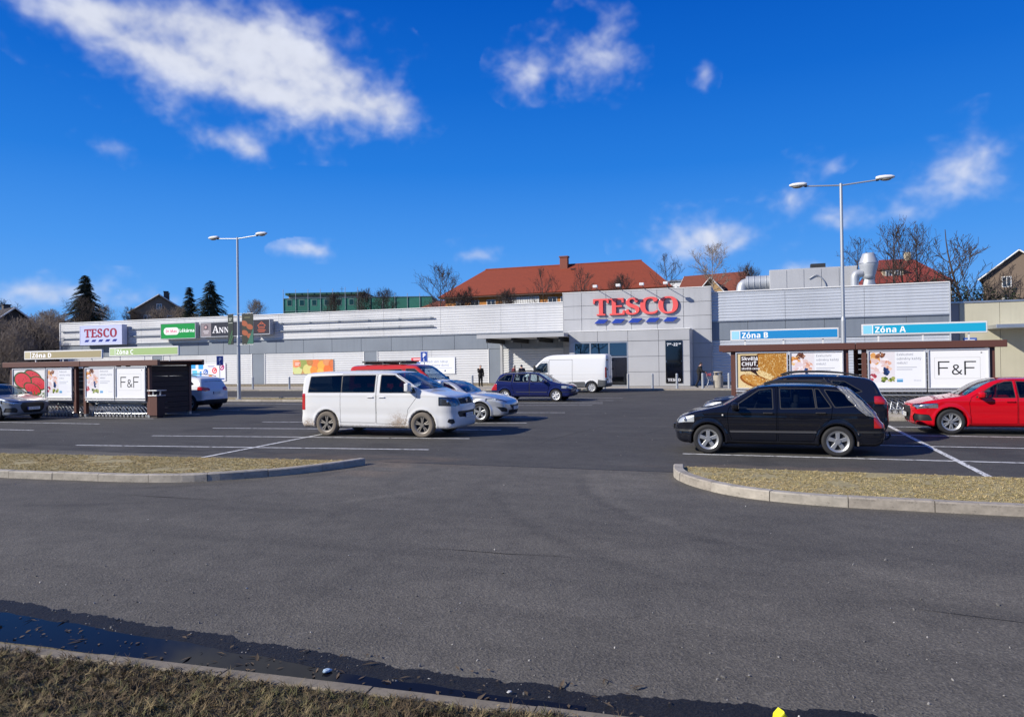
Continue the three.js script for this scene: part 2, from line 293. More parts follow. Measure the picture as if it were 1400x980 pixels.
const inset = (pts, d) => pts.map((p, i) => { const a = pts[Math.max(0, i - 1)], b = pts[Math.min(pts.length - 1, i + 1)], l = Math.hypot(b[0] - a[0], b[1] - a[1]); return [p[0] + (b[1] - a[1]) / l * d, p[1] - (b[0] - a[0]) / l * d]; });
kerb('island_kerb', 'raised kerb round the dry grass island beside the white vans', leftFront, .16, .13, 1.0, KM, 1);
kerb('island_kerb', 'raised kerb round the dry grass island beside the black estate car', rightFront, .17, .14, 1.0, KM, 2);
kerb('edging_kerb', 'flush edging behind the left grass island', [[-7.4, -12.42], [-9, -12.3], [-20, -11.35], [-45, -9.4]], .08, .07, 1.0, KM, 3);
kerb('edging_kerb', 'flush edging behind the right grass island', [[24, -13.0], [8, -13.0], [2, -13.05], [-1.25, -13.1]], .08, .07, 1.0, KM, 4);
kerb('verge_kerb', 'worn kerb along the foreground verge', [[16, -3.72], [4, -3.72], [-1, -3.73], [-6, -3.7], [-20, -3.72]], .12, .055, 1.0, [M.concreteL], 6);
kerb('pavement_kerb', 'kerb of the pavement before the store', [[-76, -49.1], [-40, -49.1], [10, -49.1], [30, -49.1]], .16, .12, 1.6, KM, 7);
kerb('strip_kerb', 'kerb of the narrow grass strip under the lamp', [[-60, -33.9], [-40, -33.9], [-17.6, -33.9], [-16.9, -34.3], [-16.8, -35.0], [-17.2, -35.7], [-18, -36.0], [-60, -36.0]], .14, .12, 1.4, KM, 8);
kerb('shelter_kerb', 'kerb of the paved island under the brown trolley shelters', [[-2.0, -29.4], [-2.3, -28.6], [-2.35, -26.2], [-2.0, -25.2], [0, -25.05], [22, -25.05]], .15, .14, 1.2, KM, 9);
// island tops
const soilTex = dataTex(512, 512, (x, y) => { const a = fbm(x / 512 * 60, y / 512 * 60, 4, 60), b = fbm(x / 512 * 8 + 5, y / 512 * 8, 4, 8); return [.20 + .32 * a + .12 * b, .165 + .27 * a + .12 * b, .09 + .15 * a + .04 * b]; });
const soil = std([.74, .72, .70], 1, 0, { map: rep(soilTex, .55), bumpMap: rep(soilTex, .55), bumpScale: .04 });
function filled(pts, y) { const s = new THREE.Shape(pts.map(p => new THREE.Vector2(p[0], -p[1]))), g = new THREE.ShapeGeometry(s); g.rotateX(-Math.PI / 2); g.translate(0, y, 0); return metric(g); }
const smooth = pts => new THREE.CatmullRomCurve3(pts.map(p => V(p[0], 0, p[1])), false, 'centripetal').getPoints(60).map(p => [p.x, p.z]);
const islandL = [...smooth(inset(leftFront, .1)), [-9, -12.27], [-20, -11.32], [-45, -9.37]], islandR = [...smooth(inset(rightFront, .1)), [24, -13.02], [-1.3, -13.05]];
struct('grass_island', filled(islandL, .075), soil, 'earth of the left grass island');
struct('grass_island', filled(islandR, .08), soil, 'earth of the right grass island');
struct('grass_strip', filled([[-60, -34.0], [-17.6, -34.0], [-16.95, -34.6], [-17.1, -35.4], [-18, -35.9], [-60, -35.9]], .09), soil, 'earth of the narrow strip under the lamp');
struct('shelter_island', filled([[-1.9, -29.4], [-2.2, -28.6], [-2.25, -26.2], [-1.9, -25.2], [0, -25.15], [22, -25.15], [22, -29.4]], .135), M.paving, 'paved island under the trolley shelters');
struct('pavement', flat(-76, 30, -56.9, -49.2, .105), M.paving, 'pale pavement before the store');
// verge next to the camera
const vergeY = (x, z) => .04 + sstep(-3.5, -1.5, z) * .14 + (fbm(x * 2.2, z * 2.2, 4) - .5) * (.04 + .06 * sstep(-3.6, -3.2, z));
struct('verge', gridSheet(span(-16, 12, 220), span(-3.72, 4, 70), vergeY), std([.34, .31, .28], 1, 0, { map: rep(soilTex, .8), bumpMap: rep(soilTex, .8), bumpScale: .05 }), 'earth of the roadside verge');
struct('path_behind', flat(-80, 60, 4, 30, -.02), std([.16, .15, .10], 1, 0, { map: rep(turfTex, .3) }), 'grass behind the viewer');

// ------------------------------------------------------------ dry grass (uncountable)
function tuft(seed, n, len, wid, lie) {
  const r = rng(seed), v = [], ix = [];
  for (let k = 0; k < n; k++) {
    const a = r() * 6.283, l = len * (.5 + r()), w = wid * (.6 + .8 * r()), px = (r() - .5) * len * .8, pz = (r() - .5) * len * .8, dx = Math.cos(a), dz = Math.sin(a), up = l * (1 - lie * (.4 + .6 * r())), out = l * lie * (.4 + .8 * r()), o = v.length / 3, b2 = a + 1.3 + r();
    for (const [t, ws] of [[0, 1], [.55, .8], [1, .08]]) { const h = up * t * (1.3 - .45 * t), e = out * t * t; for (const s of [-1, 1]) v.push(px + dx * e + Math.cos(b2) * w * s * ws, h - .005, pz + dz * e + Math.sin(b2) * w * s * ws); }
    ix.push(o, o + 1, o + 2, o + 1, o + 3, o + 2, o + 2, o + 3, o + 4, o + 3, o + 5, o + 4);
  }
  return tri(v, ix);
}
const blade = new THREE.MeshStandardMaterial({ color: 0xffffff, roughness: .9, side: THREE.DoubleSide });
function grass(name, label, geo, spots, colours, smin, smax, seed, tilt = .35) {
  const im = new THREE.InstancedMesh(geo, blade, spots.length), r = rng(seed), m = new THREE.Matrix4(), q = new THREE.Quaternion(), e = new THREE.Euler(), c = new THREE.Color();
  spots.forEach(([x, y, z], i) => {
    const s = lerp(smin, smax, r()); e.set((r() - .5) * tilt, r() * 6.283, (r() - .5) * tilt); q.setFromEuler(e); m.compose(V(x, y, z), q, V(s, s * (.6 + .8 * r()), s)); im.setMatrixAt(i, m);
    const f = clamp(fbm(x * 1.2 + 5, z * 1.2 + 9, 3) * 1.5 - .25 + (r() - .5) * .7), k = Math.min(colours.length - 1.001, f * (colours.length - 1)), a = colours[Math.floor(k)], b = colours[Math.floor(k) + 1], t = k % 1, w = .75 + .5 * r();
    im.setColorAt(i, c.setRGB(lerp(a[0], b[0], t) * w, lerp(a[1], b[1], t) * w, lerp(a[2], b[2], t) * w));
  });
  im.name = numbered(name); im.userData = { kind: 'stuff', label }; im.castShadow = im.receiveShadow = true; scene.add(im); return im;
}
function inside(pts, x, z) { let c = false; for (let i = 0, j = pts.length - 1; i < pts.length; j = i++) if ((pts[i][1] > z) !== (pts[j][1] > z) && x < (pts[j][0] - pts[i][0]) * (z - pts[i][1]) / (pts[j][1] - pts[i][1]) + pts[i][0]) c = !c; return c; }
function scatter(n, x0, x1, z0, z1, ok, y, seed) { const r = rng(seed), o = []; while (o.length < n) { const x = lerp(x0, x1, r()), z = lerp(z0, z1, r()); if (ok(x, z)) o.push([x, typeof y === 'number' ? y : y(x, z), z]); } return o; }
const straw = [[.44, .33, .145], [.54, .42, .20], [.40, .315, .14], [.33, .28, .115], [.50, .395, .195]];
const mats = [[.085, .058, .030], [.17, .12, .06], [.06, .045, .024], [.085, .085, .030], [.24, .185, .09], [.045, .032, .020], [.13, .095, .048], [.055, .038, .022]];
const tA = tuft(1, 13, .036, .0032, .92), tB = tuft(2, 18, .050, .0026, .985);
const bareSpot = (x, z) => fbm(x * 1.7 + 3, z * 1.7 + 6, 4) < .60 + .1 * PERM[Math.abs(Math.floor(x * 977 + z * 131)) & 65535];
const inL = (x, z) => inside(islandL, x, z) && bareSpot(x, z), inR = (x, z) => inside(islandR, x, z) && bareSpot(x, z);
grass('dry_grass', 'short dry straw coloured grass on the left island', tA, scatter(20000, -24, -7.3, -12.4, -8.9, inL, .075, 21), straw, .8, 1.6, 31);
grass('dry_grass', 'short dry straw coloured grass on the right island', tA, scatter(13000, -1.4, 10, -13.0, -10.4, inR, .08, 22), straw, .8, 1.6, 32);
grass('dry_grass', 'short dry grass on the strip under the lamp', tA, scatter(4500, -45, -17, -35.9, -34, () => true, .09, 23), straw, 1.2, 2.4, 33);
grass('verge_grass', 'tangled brown and green grass of the foreground verge', tB, scatter(26000, -7, 2.2, -3.64, -1.9, (x, z) => z > -3.635 + .13 * (fbm(x * 3, 1, 3) - .25), vergeY, 24), mats, .6, 1.4, 34, .9);

// ------------------------------------------------------------ wet gutter and puddle along the verge kerb
const gut = span(-20, 6, 130), edgeW = x => -3.86 - .16 - .40 * sstep(-1.8, -5.6, x) - .05 * Math.sin(x * 1.7) - .09 * (fbm(x * 2.5, 3, 4) - .5), edgeP = x => -3.85 - .02 - .37 * sstep(-1.2, -5.6, x) * (1 + .3 * (fbm(x * 2.5 + 9, 8, 4) - .5)) - .05 * (fbm(x * 4, 22, 3) - .5);
function ribbon(xs, zb, zf, y, n = 6) { return gridSheetBy(xs, n, zb, zf, y); }
function gridSheetBy(xs, n, zb, zf, y) { const v = [], ix = [], uv = []; xs.forEach((x, i) => { for (let j = 0; j <= n; j++) { const z = lerp(zb(x), zf(x), j / n); v.push(x, y, z); uv.push(x, z); if (i < xs.length - 1 && j < n) { const k = i * (n + 1) + j; ix.push(k, k + 1, k + n + 1, k + 1, k + n + 2, k + n + 1); } } }); const g = tri(v, ix); g.setAttribute('uv', new THREE.Float32BufferAttribute(uv, 2)); return g; }
const gx = span(-14, 5, 1300);
const wet = struct('wet_asphalt', ribbon(gx, x => edgeW(x) - .08 + .09 * (fbm(x * 7, 2, 3) - .5) + .045 * (fbm(x * 70, 7, 3) - .5), x => -3.70, .003, 10), phys([.030, .029, .028], { roughness: .6, specularIntensity: .5, map: rep(roadTex, .62), bumpMap: rep(roadBump, .62), bumpScale: .006 }), 'damp dark asphalt along the gutter');
const px = gx.filter(x => x < -.75);
struct('puddle', ribbon(px, edgeP, x => -3.71, .010), phys([.008, .008, .010], { roughness: .03, ior: 1.33, specularIntensity: .22 }), 'still puddle in the gutter mirroring the sky');
// the verge with its kerb and gutter runs at a slight angle to the road
for (const o of scene.children) if (/^(verge|verge_kerb|verge_grass|wet_asphalt|puddle)$/.test(o.name)) { o.rotation.y = .052; o.position.z = -.15; }
// leaves, twigs and grit
{
  const r = rng(77), leaf = tri([-.02, 0, 0, 0, .006, -.011, .022, .002, 0, 0, .004, .011], [0, 2, 1, 0, 3, 2]), c = new THREE.Color(), m = new THREE.Matrix4(), q = new THREE.Quaternion();
  const im = new THREE.InstancedMesh(leaf, blade, 240);
  for (let i = 0; i < 240; i++) { const x = -7.5 + r() * 7.2, z = -3.8 - Math.pow(r(), 1.7) * .42; q.setFromEuler(new THREE.Euler((r() - .5) * .5, r() * 6.3, (r() - .5) * .5)); const s = .35 + r() * .8; im.setMatrixAt(i, m.compose(V(x, .014, z), q, V(s * (r() < .3 ? 2.6 : 1), s, s * (r() < .3 ? .3 : 1)))); const v = .5 + r(); im.setColorAt(i, c.setRGB(.10 * v, .07 * v, .04 * v)); }
  im.rotation.y = .052; im.position.z = -.15; im.name = 'dead_leaves'; im.userData = { kind: 'stuff', label: 'dead leaves and twigs lying in the gutter' }; im.castShadow = true; scene.add(im);
  const peb = new THREE.IcosahedronGeometry(.011, 0), ip = new THREE.InstancedMesh(peb, blade, 1500);
  for (let i = 0; i < 1500; i++) { const near = r() < .4, x = near ? -7 + r() * 10 : -26 + r() * 40, z = near ? -3.9 - r() * r() * 2.5 : -4 - r() * 34; q.setFromEuler(new THREE.Euler(r() * 6, r() * 6, r() * 6)); const s = .25 + .75 * r() * r() + (near ? 0 : .35 * r()); ip.setMatrixAt(i, m.compose(V(x, .006 * s, z), q, V(s * (1 + r()), s * .6, s))); const v = .10 + .42 * r() * r(); ip.setColorAt(i, c.setRGB(v, v * .96, v * .9)); }
  ip.name = 'loose_grit'; ip.userData = { kind: 'stuff', label: 'loose grit and stone chips on the asphalt' }; ip.castShadow = true; scene.add(ip);
}
// ------------------------------------------------------------ supermarket building
const WZ = -56.74;                                             // plane of the long front wall
function corrugated(x0, x1, y0, y1, z, pitch = .21, depth = .032) {  // horizontal trapezoid ribs
  const pr = [], n = Math.round((y1 - y0) / pitch), p = (y1 - y0) / n;
  for (let k = 0; k < n; k++) { const b = y0 + k * p; pr.push([b, 0], [b + p * .18, depth], [b + p * .62, depth], [b + p * .80, 0]); } pr.push([y1, 0]);
  const v = [], uv = [], ix = [];
  for (let i = 0; i < pr.length - 1; i++) { const o = v.length / 3, [ya, da] = pr[i], [yb, db] = pr[i + 1]; v.push(x0, ya, z + da, x1, ya, z + da, x0, yb, z + db, x1, yb, z + db); uv.push(x0, ya, x1, ya, x0, yb, x1, yb); ix.push(o, o + 1, o + 2, o + 1, o + 3, o + 2); }
  const o = v.length / 3; v.push(x0, y0, z - .05, x1, y0, z - .05, x0, y1, z - .05, x1, y1, z - .05); uv.push(0, 0, 0, 0, 0, 0, 0, 0); ix.push(o, o + 2, o + 1, o + 1, o + 2, o + 3);
  const g = new THREE.BufferGeometry(); g.setAttribute('position', new THREE.Float32BufferAttribute(v, 3)); g.setAttribute('uv', new THREE.Float32BufferAttribute(uv, 2)); g.setIndex(ix); g.computeVertexNormals(); return g;
}
const shop = thing('supermarket_building', 'long low supermarket with white ribbed cladding and grey entrance block', 'building');
part(shop, 'core', merge([box(-70.4, 12.4, .0, 6.75, WZ - 27, WZ - .12), box(-15, 12.4, 6.75, 7.05, WZ - 20, WZ - .12)]), M.band);
part(shop, 'plinth', box(-70.5, 12.5, -.1, .32, WZ - .12, WZ + .02), M.concreteL);
{ // wall cladding
  const cols = [[-70.5, -69.4], [-58.0, -56.7], [-45.8, -44.4], [-33.6, -32.3], [-21.6, -20.4], [-14.9, -14.2]];
  for (let i = 0; i < 5; i++) {
    const a = cols[i][1] + .06, b = cols[i + 1][0] - .06, n = Math.max(1, Math.round((b - a) / 5.6));
    for (let k = 0; k < n; k++) part(shop, 'cladding_sheet', corrugated(lerp(a, b, k / n) + .008, lerp(a, b, (k + 1) / n) - .008, .33, 3.2, WZ - .02), M.clad);
    part(shop, 'trim', box(a - .06, a, .33, 3.22, WZ - .1, WZ + .05), M.white); part(shop, 'trim', box(b, b + .06, .33, 3.22, WZ - .1, WZ + .05), M.white);
  }
  for (const [a, b] of cols) part(shop, 'column_panel', rbox(a + .01, b - .01, .33, 3.2, WZ - .11, WZ + .012, .01), M.band);
  for (let x = -70.5, k = 0; x < -14.95; x += 3.05, k++) part(shop, 'band_panel', rbox(x + .012, Math.min(x + 3.05, -14.9) - .012, 3.225, 4.49, WZ - .1, WZ + .03, .008), M.band);
  part(shop, 'drip_trim', box(-70.5, -14.9, 4.49, 4.55, WZ - .1, WZ + .12), M.galv);
  for (let k = 0; k < 10; k++) { const a = -70.5 + k * 5.56, b = a + 5.56; part(shop, 'parapet_sheet', corrugated(a + .008, b - .008, 4.55, 6.86, WZ + .04), M.clad); }
  part(shop, 'coping', rbox(-70.56, -14.9, 6.86, 6.94, WZ - .35, WZ + .13, .012), M.white);
  part(shop, 'corner_trim', box(-70.58, -70.5, 0, 6.86, WZ - .4, WZ + .11), M.white);
  part(shop, 'gable_wall', box(-70.52, -70.4, .0, 6.86, WZ - 27, WZ - .4), M.clad);
  // right wing
  for (let k = 0; k < 3; k++) { const a = -3.4 + k * 5.3; part(shop, 'cladding_sheet', corrugated(a + .008, a + 5.29, .33, 3.5, WZ - .02), M.cladR); part(shop, 'parapet_sheet', corrugated(a + .008, a + 5.29, 4.95, 7.13, WZ + .04), M.cladR); }
  for (let k = 0; k < 6; k++) part(shop, 'band_panel', rbox(-3.4 + k * 2.65 + .01, -3.4 + (k + 1) * 2.65 - .01, 3.52, 4.9, WZ - .1, WZ + .03, .008), M.band);
  part(shop, 'drip_trim', box(-3.4, 12.5, 4.9, 4.95, WZ - .1, WZ + .12), M.galv);
  part(shop, 'coping', rbox(-3.4, 12.56, 7.13, 7.21, WZ - .35, WZ + .13, .012), M.white);
  part(shop, 'corner_trim', box(12.5, 12.58, 0, 7.13, WZ - .4, WZ + .11), M.cladR);
  part(shop, 'side_wall', box(12.4, 12.52, 0, 7.13, WZ - 27, WZ - .4), M.cladR);
  // rails left on the parapet
  const rl = (x0, x1, y) => part(shop, 'sign_rail', merge([box(x0, x1, y, y + .09, WZ + .16, WZ + .25), ...span(x0 + .3, x1 - .3, Math.max(1, Math.round((x1 - x0) / 3))).map(x => box(x - .05, x + .05, y - .03, y + .13, WZ + .08, WZ + .17))]), M.band);
  for (const y of [5.25, 6.0]) { rl(-42.6, -26.6, y); rl(-70.2, -66.9, y - .05); rl(-60.7, -56.3, y - .02); }
}
{ // tall entrance block
  const PZ = WZ + .5;
  part(shop, 'entrance_core', box(-14.9, -3.4, .11, 7.5, WZ - 4, PZ - .06), M.joint);
  const xs = [-14.9, -13.4, -11.4, -9.4, -7.4, -5.4, -3.4], ys = [4.36, 5.42, 6.48, 7.54];
  for (let i = 0; i < 6; i++) for (let j = 0; j < 3; j++) part(shop, 'facade_panel', rbox(xs[i] + .012, xs[i + 1] - .012, ys[j] + .012, ys[j + 1] - .012, PZ - .06, PZ, .01), M.panel);
  for (let j = 0; j < 4; j++) part(shop, 'facade_panel', rbox(-4.73, -3.412, .12 + j * 1.06 + .012, .12 + (j + 1) * 1.06 - .012, PZ - .06, PZ, .01), M.panel);
  for (let j = 0; j < 4; j++) part(shop, 'facade_panel', rbox(-14.88, -13.85, .12 + j * 1.06 + .012, .12 + (j + 1) * 1.06 - .012, PZ - .06, PZ, .01), M.panel);
  for (let j = 0; j < 7; j++) part(shop, 'return_panel', rbox(-3.4, -3.34, .12 + j * 1.06 + .01, .12 + (j + 1) * 1.06 - .01, WZ - 3.9, PZ - .01, .008), M.panel);
  for (let j = 0; j < 7; j++) part(shop, 'return_panel', rbox(-14.96, -14.9, .12 + j * 1.06 + .01, .12 + (j + 1) * 1.06 - .01, WZ - 3.9, PZ - .01, .008), M.panel);
  part(shop, 'coping', rbox(-14.98, -3.32, 7.545, 7.61, WZ - 4, PZ + .03, .012), M.white);
  // vestibule
  const z0 = PZ, z1 = -53.74;
  part(shop, 'vestibule_frame', merge([box(-13.78, -13.5, .105, 4.3, z0, z1 - .05), box(-9.3, -4.8, .105, 4.3, z1 - .35, z1 - .055), box(-5.0, -4.8, .105, 4.3, z0, z1 - .35), box(-13.5, -9.3, 3.5, 4.3, z1 - .35, z1 - .055), box(-13.78, -4.8, 4.22, 4.3, z0, z1 - .36)]), M.joint);
  const vx = [-13.8, -11.6, -9.28, -7.0, -4.75];
  for (let i = 0; i < 4; i++) part(shop, 'facade_panel', rbox(vx[i] + .012, vx[i + 1] - .012, 3.52, 4.30, z1 - .05, z1, .01), M.panel);
  for (const [a, b] of [[-9.28, -7.0], [-7.0, -4.75]]) for (const [c, d] of [[.12, 1.2], [1.2, 2.35], [2.35, 3.5]]) part(shop, 'facade_panel', rbox(a + .012, b - .012, c + .012, d - .012, z1 - .05, z1, .01), M.panel);
  part(shop, 'facade_panel', rbox(-13.8, -13.46, .12, 3.5, z1 - .05, z1, .01), M.panel);
  for (let j = 0; j < 4; j++) { part(shop, 'return_panel', rbox(-4.8, -4.74, .12 + j * 1.05 + .01, .12 + (j + 1) * 1.05 - .01, z0 + .01, z1 - .06, .008), M.panel); part(shop, 'return_panel', rbox(-13.84, -13.78, .12 + j * 1.05 + .01, .12 + (j + 1) * 1.05 - .01, z0 + .01, z1 - .06, .008), M.panel); }
  part(shop, 'coping', rbox(-13.86, -4.7, 4.31, 4.38, z0, z1 + .03, .012), M.white);
  part(shop, 'vestibule_floor', box(-13.5, -5.0, .105, .12, z0, z1 - .06), M.concreteL);
  // glazed doors: frame bars and panes
  const fx = [-13.43, -12.17, -10.72, -9.32], fr = part(shop, 'door_frame', merge([...fx.map(x => rbox(x - .05, x + .05, .12, 3.47, z1 - .14, z1 + .005, .01)), rbox(-13.48, -9.27, 3.40, 3.5, z1 - .14, z1 + .004, .01), rbox(-13.48, -9.27, 2.30, 2.38, z1 - .14, z1 + .003, .01), rbox(-13.48, -9.27, .12, .22, z1 - .14, z1 + .002, .01)]), M.galv);
  for (let i = 0; i < 3; i++) { part(fr, 'pane', box(fx[i] + .05, fx[i + 1] - .05, 2.38, 3.40, z1 - .075, z1 - .06), M.glassDoor); part(fr, 'pane', box(fx[i] + .05, fx[i + 1] - .05, .22, 2.30, z1 - .075, z1 - .06), M.glassDoor); }
  // canopy beside it
  const cn = part(shop, 'canopy', merge([rbox(-20.9, -13.9, 3.95, 4.22, -52.5, WZ, .02), rbox(-20.95, -13.86, 3.93, 4.24, -52.5, -52.36, .02)]), M.panel);
  part(cn, 'canopy_beam', merge([-20.2, -18.1, -16, -14.3].map(x => box(x - .06, x + .06, 3.6, 3.95, -52.6, WZ))), M.dark);
  part(cn, 'canopy_post', rbox(-20.35, -20.15, .1, 3.95, -56.3, -56.1, .01), M.panel);
}
{ // roof plant
  const u = thing('roof_ventilation_unit', 'long grey ventilation unit with silver round ducts on the flat store roof', 'ventilation unit', [0, 6.98, -68]);
  part(u, 'casing', merge([rbox(1.0, 8.0, .5, 2.85, -1.2, 1.2, .03), rbox(1.0, 8.0, 0, .5, -1.0, 1.0, .02)]), M.panel);
  for (let k = 0; k < 5; k++) part(u, 'panel', rbox(1.05 + k * 1.39, 2.40 + k * 1.39, .6, 2.75, 1.2, 1.24, .01), M.panel);
  part(u, 'duct', merge([new THREE.CylinderGeometry(.62, .62, 2.2, 24).rotateZ(Math.PI / 2).translate(.1, 1.9, 0), ...[-.8, -.3, .2, .7].map(x => new THREE.TorusGeometry(.63, .035, 6, 24).rotateY(Math.PI / 2).translate(x, 1.9, 0))]), M.steel);
  part(u, 'duct_elbow', merge([tube([[-.9, 1.9, 0], [-1.25, 1.75, .1], [-1.4, 1.1, .2], [-1.4, -.2, .2]], .45, 18, 16)]), M.steel);
  part(u, 'vent_hood', rbox(4.4, 5.6, 2.85, 3.3, -.4, .4, .03), M.dark);
  part(u, 'pipework', merge([tube([[4.2, 1.9, 1.3], [4.8, 2.2, 1.35], [5.4, 1.6, 1.35], [5.6, .4, 1.3]], .045, 8, 16)]), M.galv);
  const c = thing('roof_exhaust_cowl', 'silver bulging exhaust cowl standing on the flat store roof', 'exhaust cowl', [8.75, 6.98, -66]);
  part(c, 'cowl', new THREE.LatheGeometry([[.01, 3.72], [.42, 3.72], [.48, 3.62], [.72, 3.0], [.74, 2.82], [.70, 2.6], [.52, 1.95], [.48, 1.9], [.48, 1.55], [.01, 1.55]].map(p => new THREE.Vector2(...p)).reverse(), 32), M.steel);
  part(c, 'band', new THREE.TorusGeometry(.735, .03, 6, 32).rotateX(Math.PI / 2).translate(0, 2.86, 0), M.galv);
  part(c, 'transition', new THREE.CylinderGeometry(.5, .95, 1.6, 4, 1).rotateY(Math.PI / 4).translate(0, .78, 0), M.steel);
  part(c, 'side_duct', merge([tube([[-.5, 2.1, .1], [-1.0, 2.0, .2], [-1.1, 1.3, .2], [-1.0, .2, .2]], .32, 14, 14)]), M.steel);
  const f = thing('annex_building', 'cream panelled annex beside the ribbed right wing', 'building', [0, 0, 0]);
  part(f, 'wall', merge([box(12.62, 40, 0, 5.72, -84, -57.6)]), M.joint);
  for (let k = 0; k < 9; k++) part(f, 'wall_panel', rbox(13.3 + k * 2.42 + .012, 13.3 + (k + 1) * 2.42 - .012, .2, 5.72, -57.6, -57.52, .01), std([.50, .47, .35], .6, 0, { map: rep(weather, .15) }));
  part(f, 'coping', rbox(12.62, 40, 5.72, 5.84, -84, -57.46, .01), M.galv);
  part(f, 'service_canopy', rbox(14.9, 24, 3.85, 4.1, -57.5, -55.3, .02), M.galv);
}
// ------------------------------------------------------------ lettering and sign boards on the store
const serif = await new FontLoader().loadAsync('fonts/droid/droid_serif_bold.typeface.json');
{
  const s = thing('wall_lettering', 'big red raised capital letters over five blue dashes on the entrance block', 'sign', [0, 0, WZ + .5]);
  const red = phys([.76, .10, .085], { roughness: .35, clearcoat: .5, clearcoatRoughness: .15 }), deep = std([.10, .012, .016], .5), blue = phys([.016, .045, .30], { roughness: .35, clearcoat: .5 });
  const word = 'TESCO', ws = [1.24, 1.18, 1.08, 1.32, 1.46]; let x = -12.42;
  const tot = ws.reduce((a, b) => a + b), sc = 6.66 / (tot + .1);
  word.split('').forEach((ch, i) => {
    const face = new TextGeometry(ch, { font: serif, size: 1, depth: .07, curveSegments: 10, bevelEnabled: true, bevelSize: .008, bevelThickness: .012, bevelSegments: 2 });
    face.computeBoundingBox(); const b = face.boundingBox, w = ws[i] * sc, k = (w - .02) / (b.max.x - b.min.x), ky = 1.36 / 1.0 * .97 / (i === 2 || i > 2 ? 1.04 : 1) * (1 / (b.max.y - b.min.y)) * (i >= 2 ? 1.05 : 1);
    face.translate(-b.min.x, -b.min.y, 0); const back = face.clone();
    face.scale(k, ky, 1).translate(x, 5.66 - (i >= 2 ? .02 : 0), .11); back.scale(k, ky, 1.1).translate(x + .015, 5.645 - (i >= 2 ? .02 : 0), .02);
    const f = part(s, 'letter', face, red); part(f, 'letter_return', back, deep); x += w + .025;
  });
  for (let k = 0; k < 5; k++) { const a = -12.35 + k * 1.345; part(s, 'dash', prism([[a, 5.02], [a + .80, 5.0], [a + 1.15, 5.33], [a + .33, 5.36]], .06, .2, .02), blue); }
  const z = WZ + .5;
  [-11.95, -10.15, -8.35, -6.55].forEach((x, i) => {
    const f = thing('sign_floodlight', 'small floodlight on an arm above the big red letter ' + 'TECO'[i], 'floodlight', [x, 7.6, z], 0, 'floodlights above the entrance letters');
    part(f, 'arm', merge([bar([0, .01, -.15], [0, .22, 1.35], .025), rbox(-.08, .08, .0, .04, -.25, 0, .005)]), M.dark);
    const h = part(f, 'lamp_head', rbox(-.17, .17, .16, .36, 1.25, 1.55, .03), M.white); part(h, 'lamp_glass', box(-.13, .13, .2, .32, 1.235, 1.25), M.steel);
  });
}
function lightbox(name, label, x0, x1, y0, y1, depth, z, rim, tex, parent) {
  const g = thing(name, label, 'sign', [(x0 + x1) / 2, y0, z]); const w = x1 - x0, h = y1 - y0;
  part(g, 'case', rbox(-w / 2, w / 2, 0, h, 0, depth, .02), rim);
  const face = new THREE.PlaneGeometry(w - .14, h - .14); face.translate(0, h / 2, depth + .012);
  part(g, 'face', face, std([1, 1, 1], .3, 0, { map: tex }));
  part(g, 'rim', merge([rbox(-w / 2, w / 2, 0, .07, depth - .01, depth + .03, .008), rbox(-w / 2, w / 2, h - .07, h, depth - .01, depth + .03, .008), rbox(-w / 2, -w / 2 + .07, .07, h - .07, depth - .01, depth + .029, .008), rbox(w / 2 - .07, w / 2, .07, h - .07, depth - .01, depth + .029, .008)]), rim);
  part(g, 'bracket', merge([box(-w * .3, -w * .3 + .1, h * .2, h * .8, -.12, 0), box(w * .3, w * .3 + .1, h * .2, h * .8, -.12, 0)]), M.dark);
  return g;
}
const lilac = std([.50, .53, .68], .5, .1), greyRim = std([.34, .36, .40], .5, .2);
const SZ = WZ + .28;
lightbox('store_sign', 'pale lightbox with red capital letters over blue dashes near the left roof corner', -66.73, -61.0, 4.46, 6.5, .62, SZ, lilac, canvasTex(512, 182, (c, w, h) => {
  c.fillStyle = '#c3c8e6'; c.fillRect(0, 0, w, h); c.font = 'bold 108px serif'; c.textAlign = 'center'; c.textBaseline = 'alphabetic';
  c.save(); c.translate(w / 2, 112); c.scale(1.13, 1.05); c.lineWidth = 5; c.strokeStyle = '#6a3a4c'; c.strokeText('TESCO', 1, 1); c.fillStyle = '#a0283c'; c.fillText('TESCO', 0, 0); c.restore();
  c.fillStyle = '#152a86'; for (let k = 0; k < 5; k++) { const a = 52 + k * 86; c.beginPath(); c.moveTo(a, 158); c.lineTo(a + 48, 158); c.lineTo(a + 66, 136); c.lineTo(a + 18, 136); c.fill(); }
}));
lightbox('pharmacy_sign', 'green lightbox with white pill shape and white word', -56.15, -51.8, 4.83, 6.4, .5, SZ, greyRim, canvasTex(512, 180, (c, w, h) => {
  c.fillStyle = '#12913f'; c.fillRect(0, 0, w, h); c.fillStyle = '#f4f4f4'; c.beginPath(); c.moveTo(78, 45); c.arcTo(270, 45, 270, 135, 44); c.arcTo(270, 135, 30, 135, 44); c.arcTo(40, 135, 40, 45, 44); c.arcTo(40, 45, 270, 45, 44); c.fill();
  c.fillStyle = '#d4365e'; c.font = 'bold 50px sans-serif'; c.textAlign = 'center'; c.fillText('Dr.Max', 155, 108); c.fillStyle = '#fff'; c.font = 'bold 58px sans-serif'; c.fillText('Lékárna', 390, 108);
}));
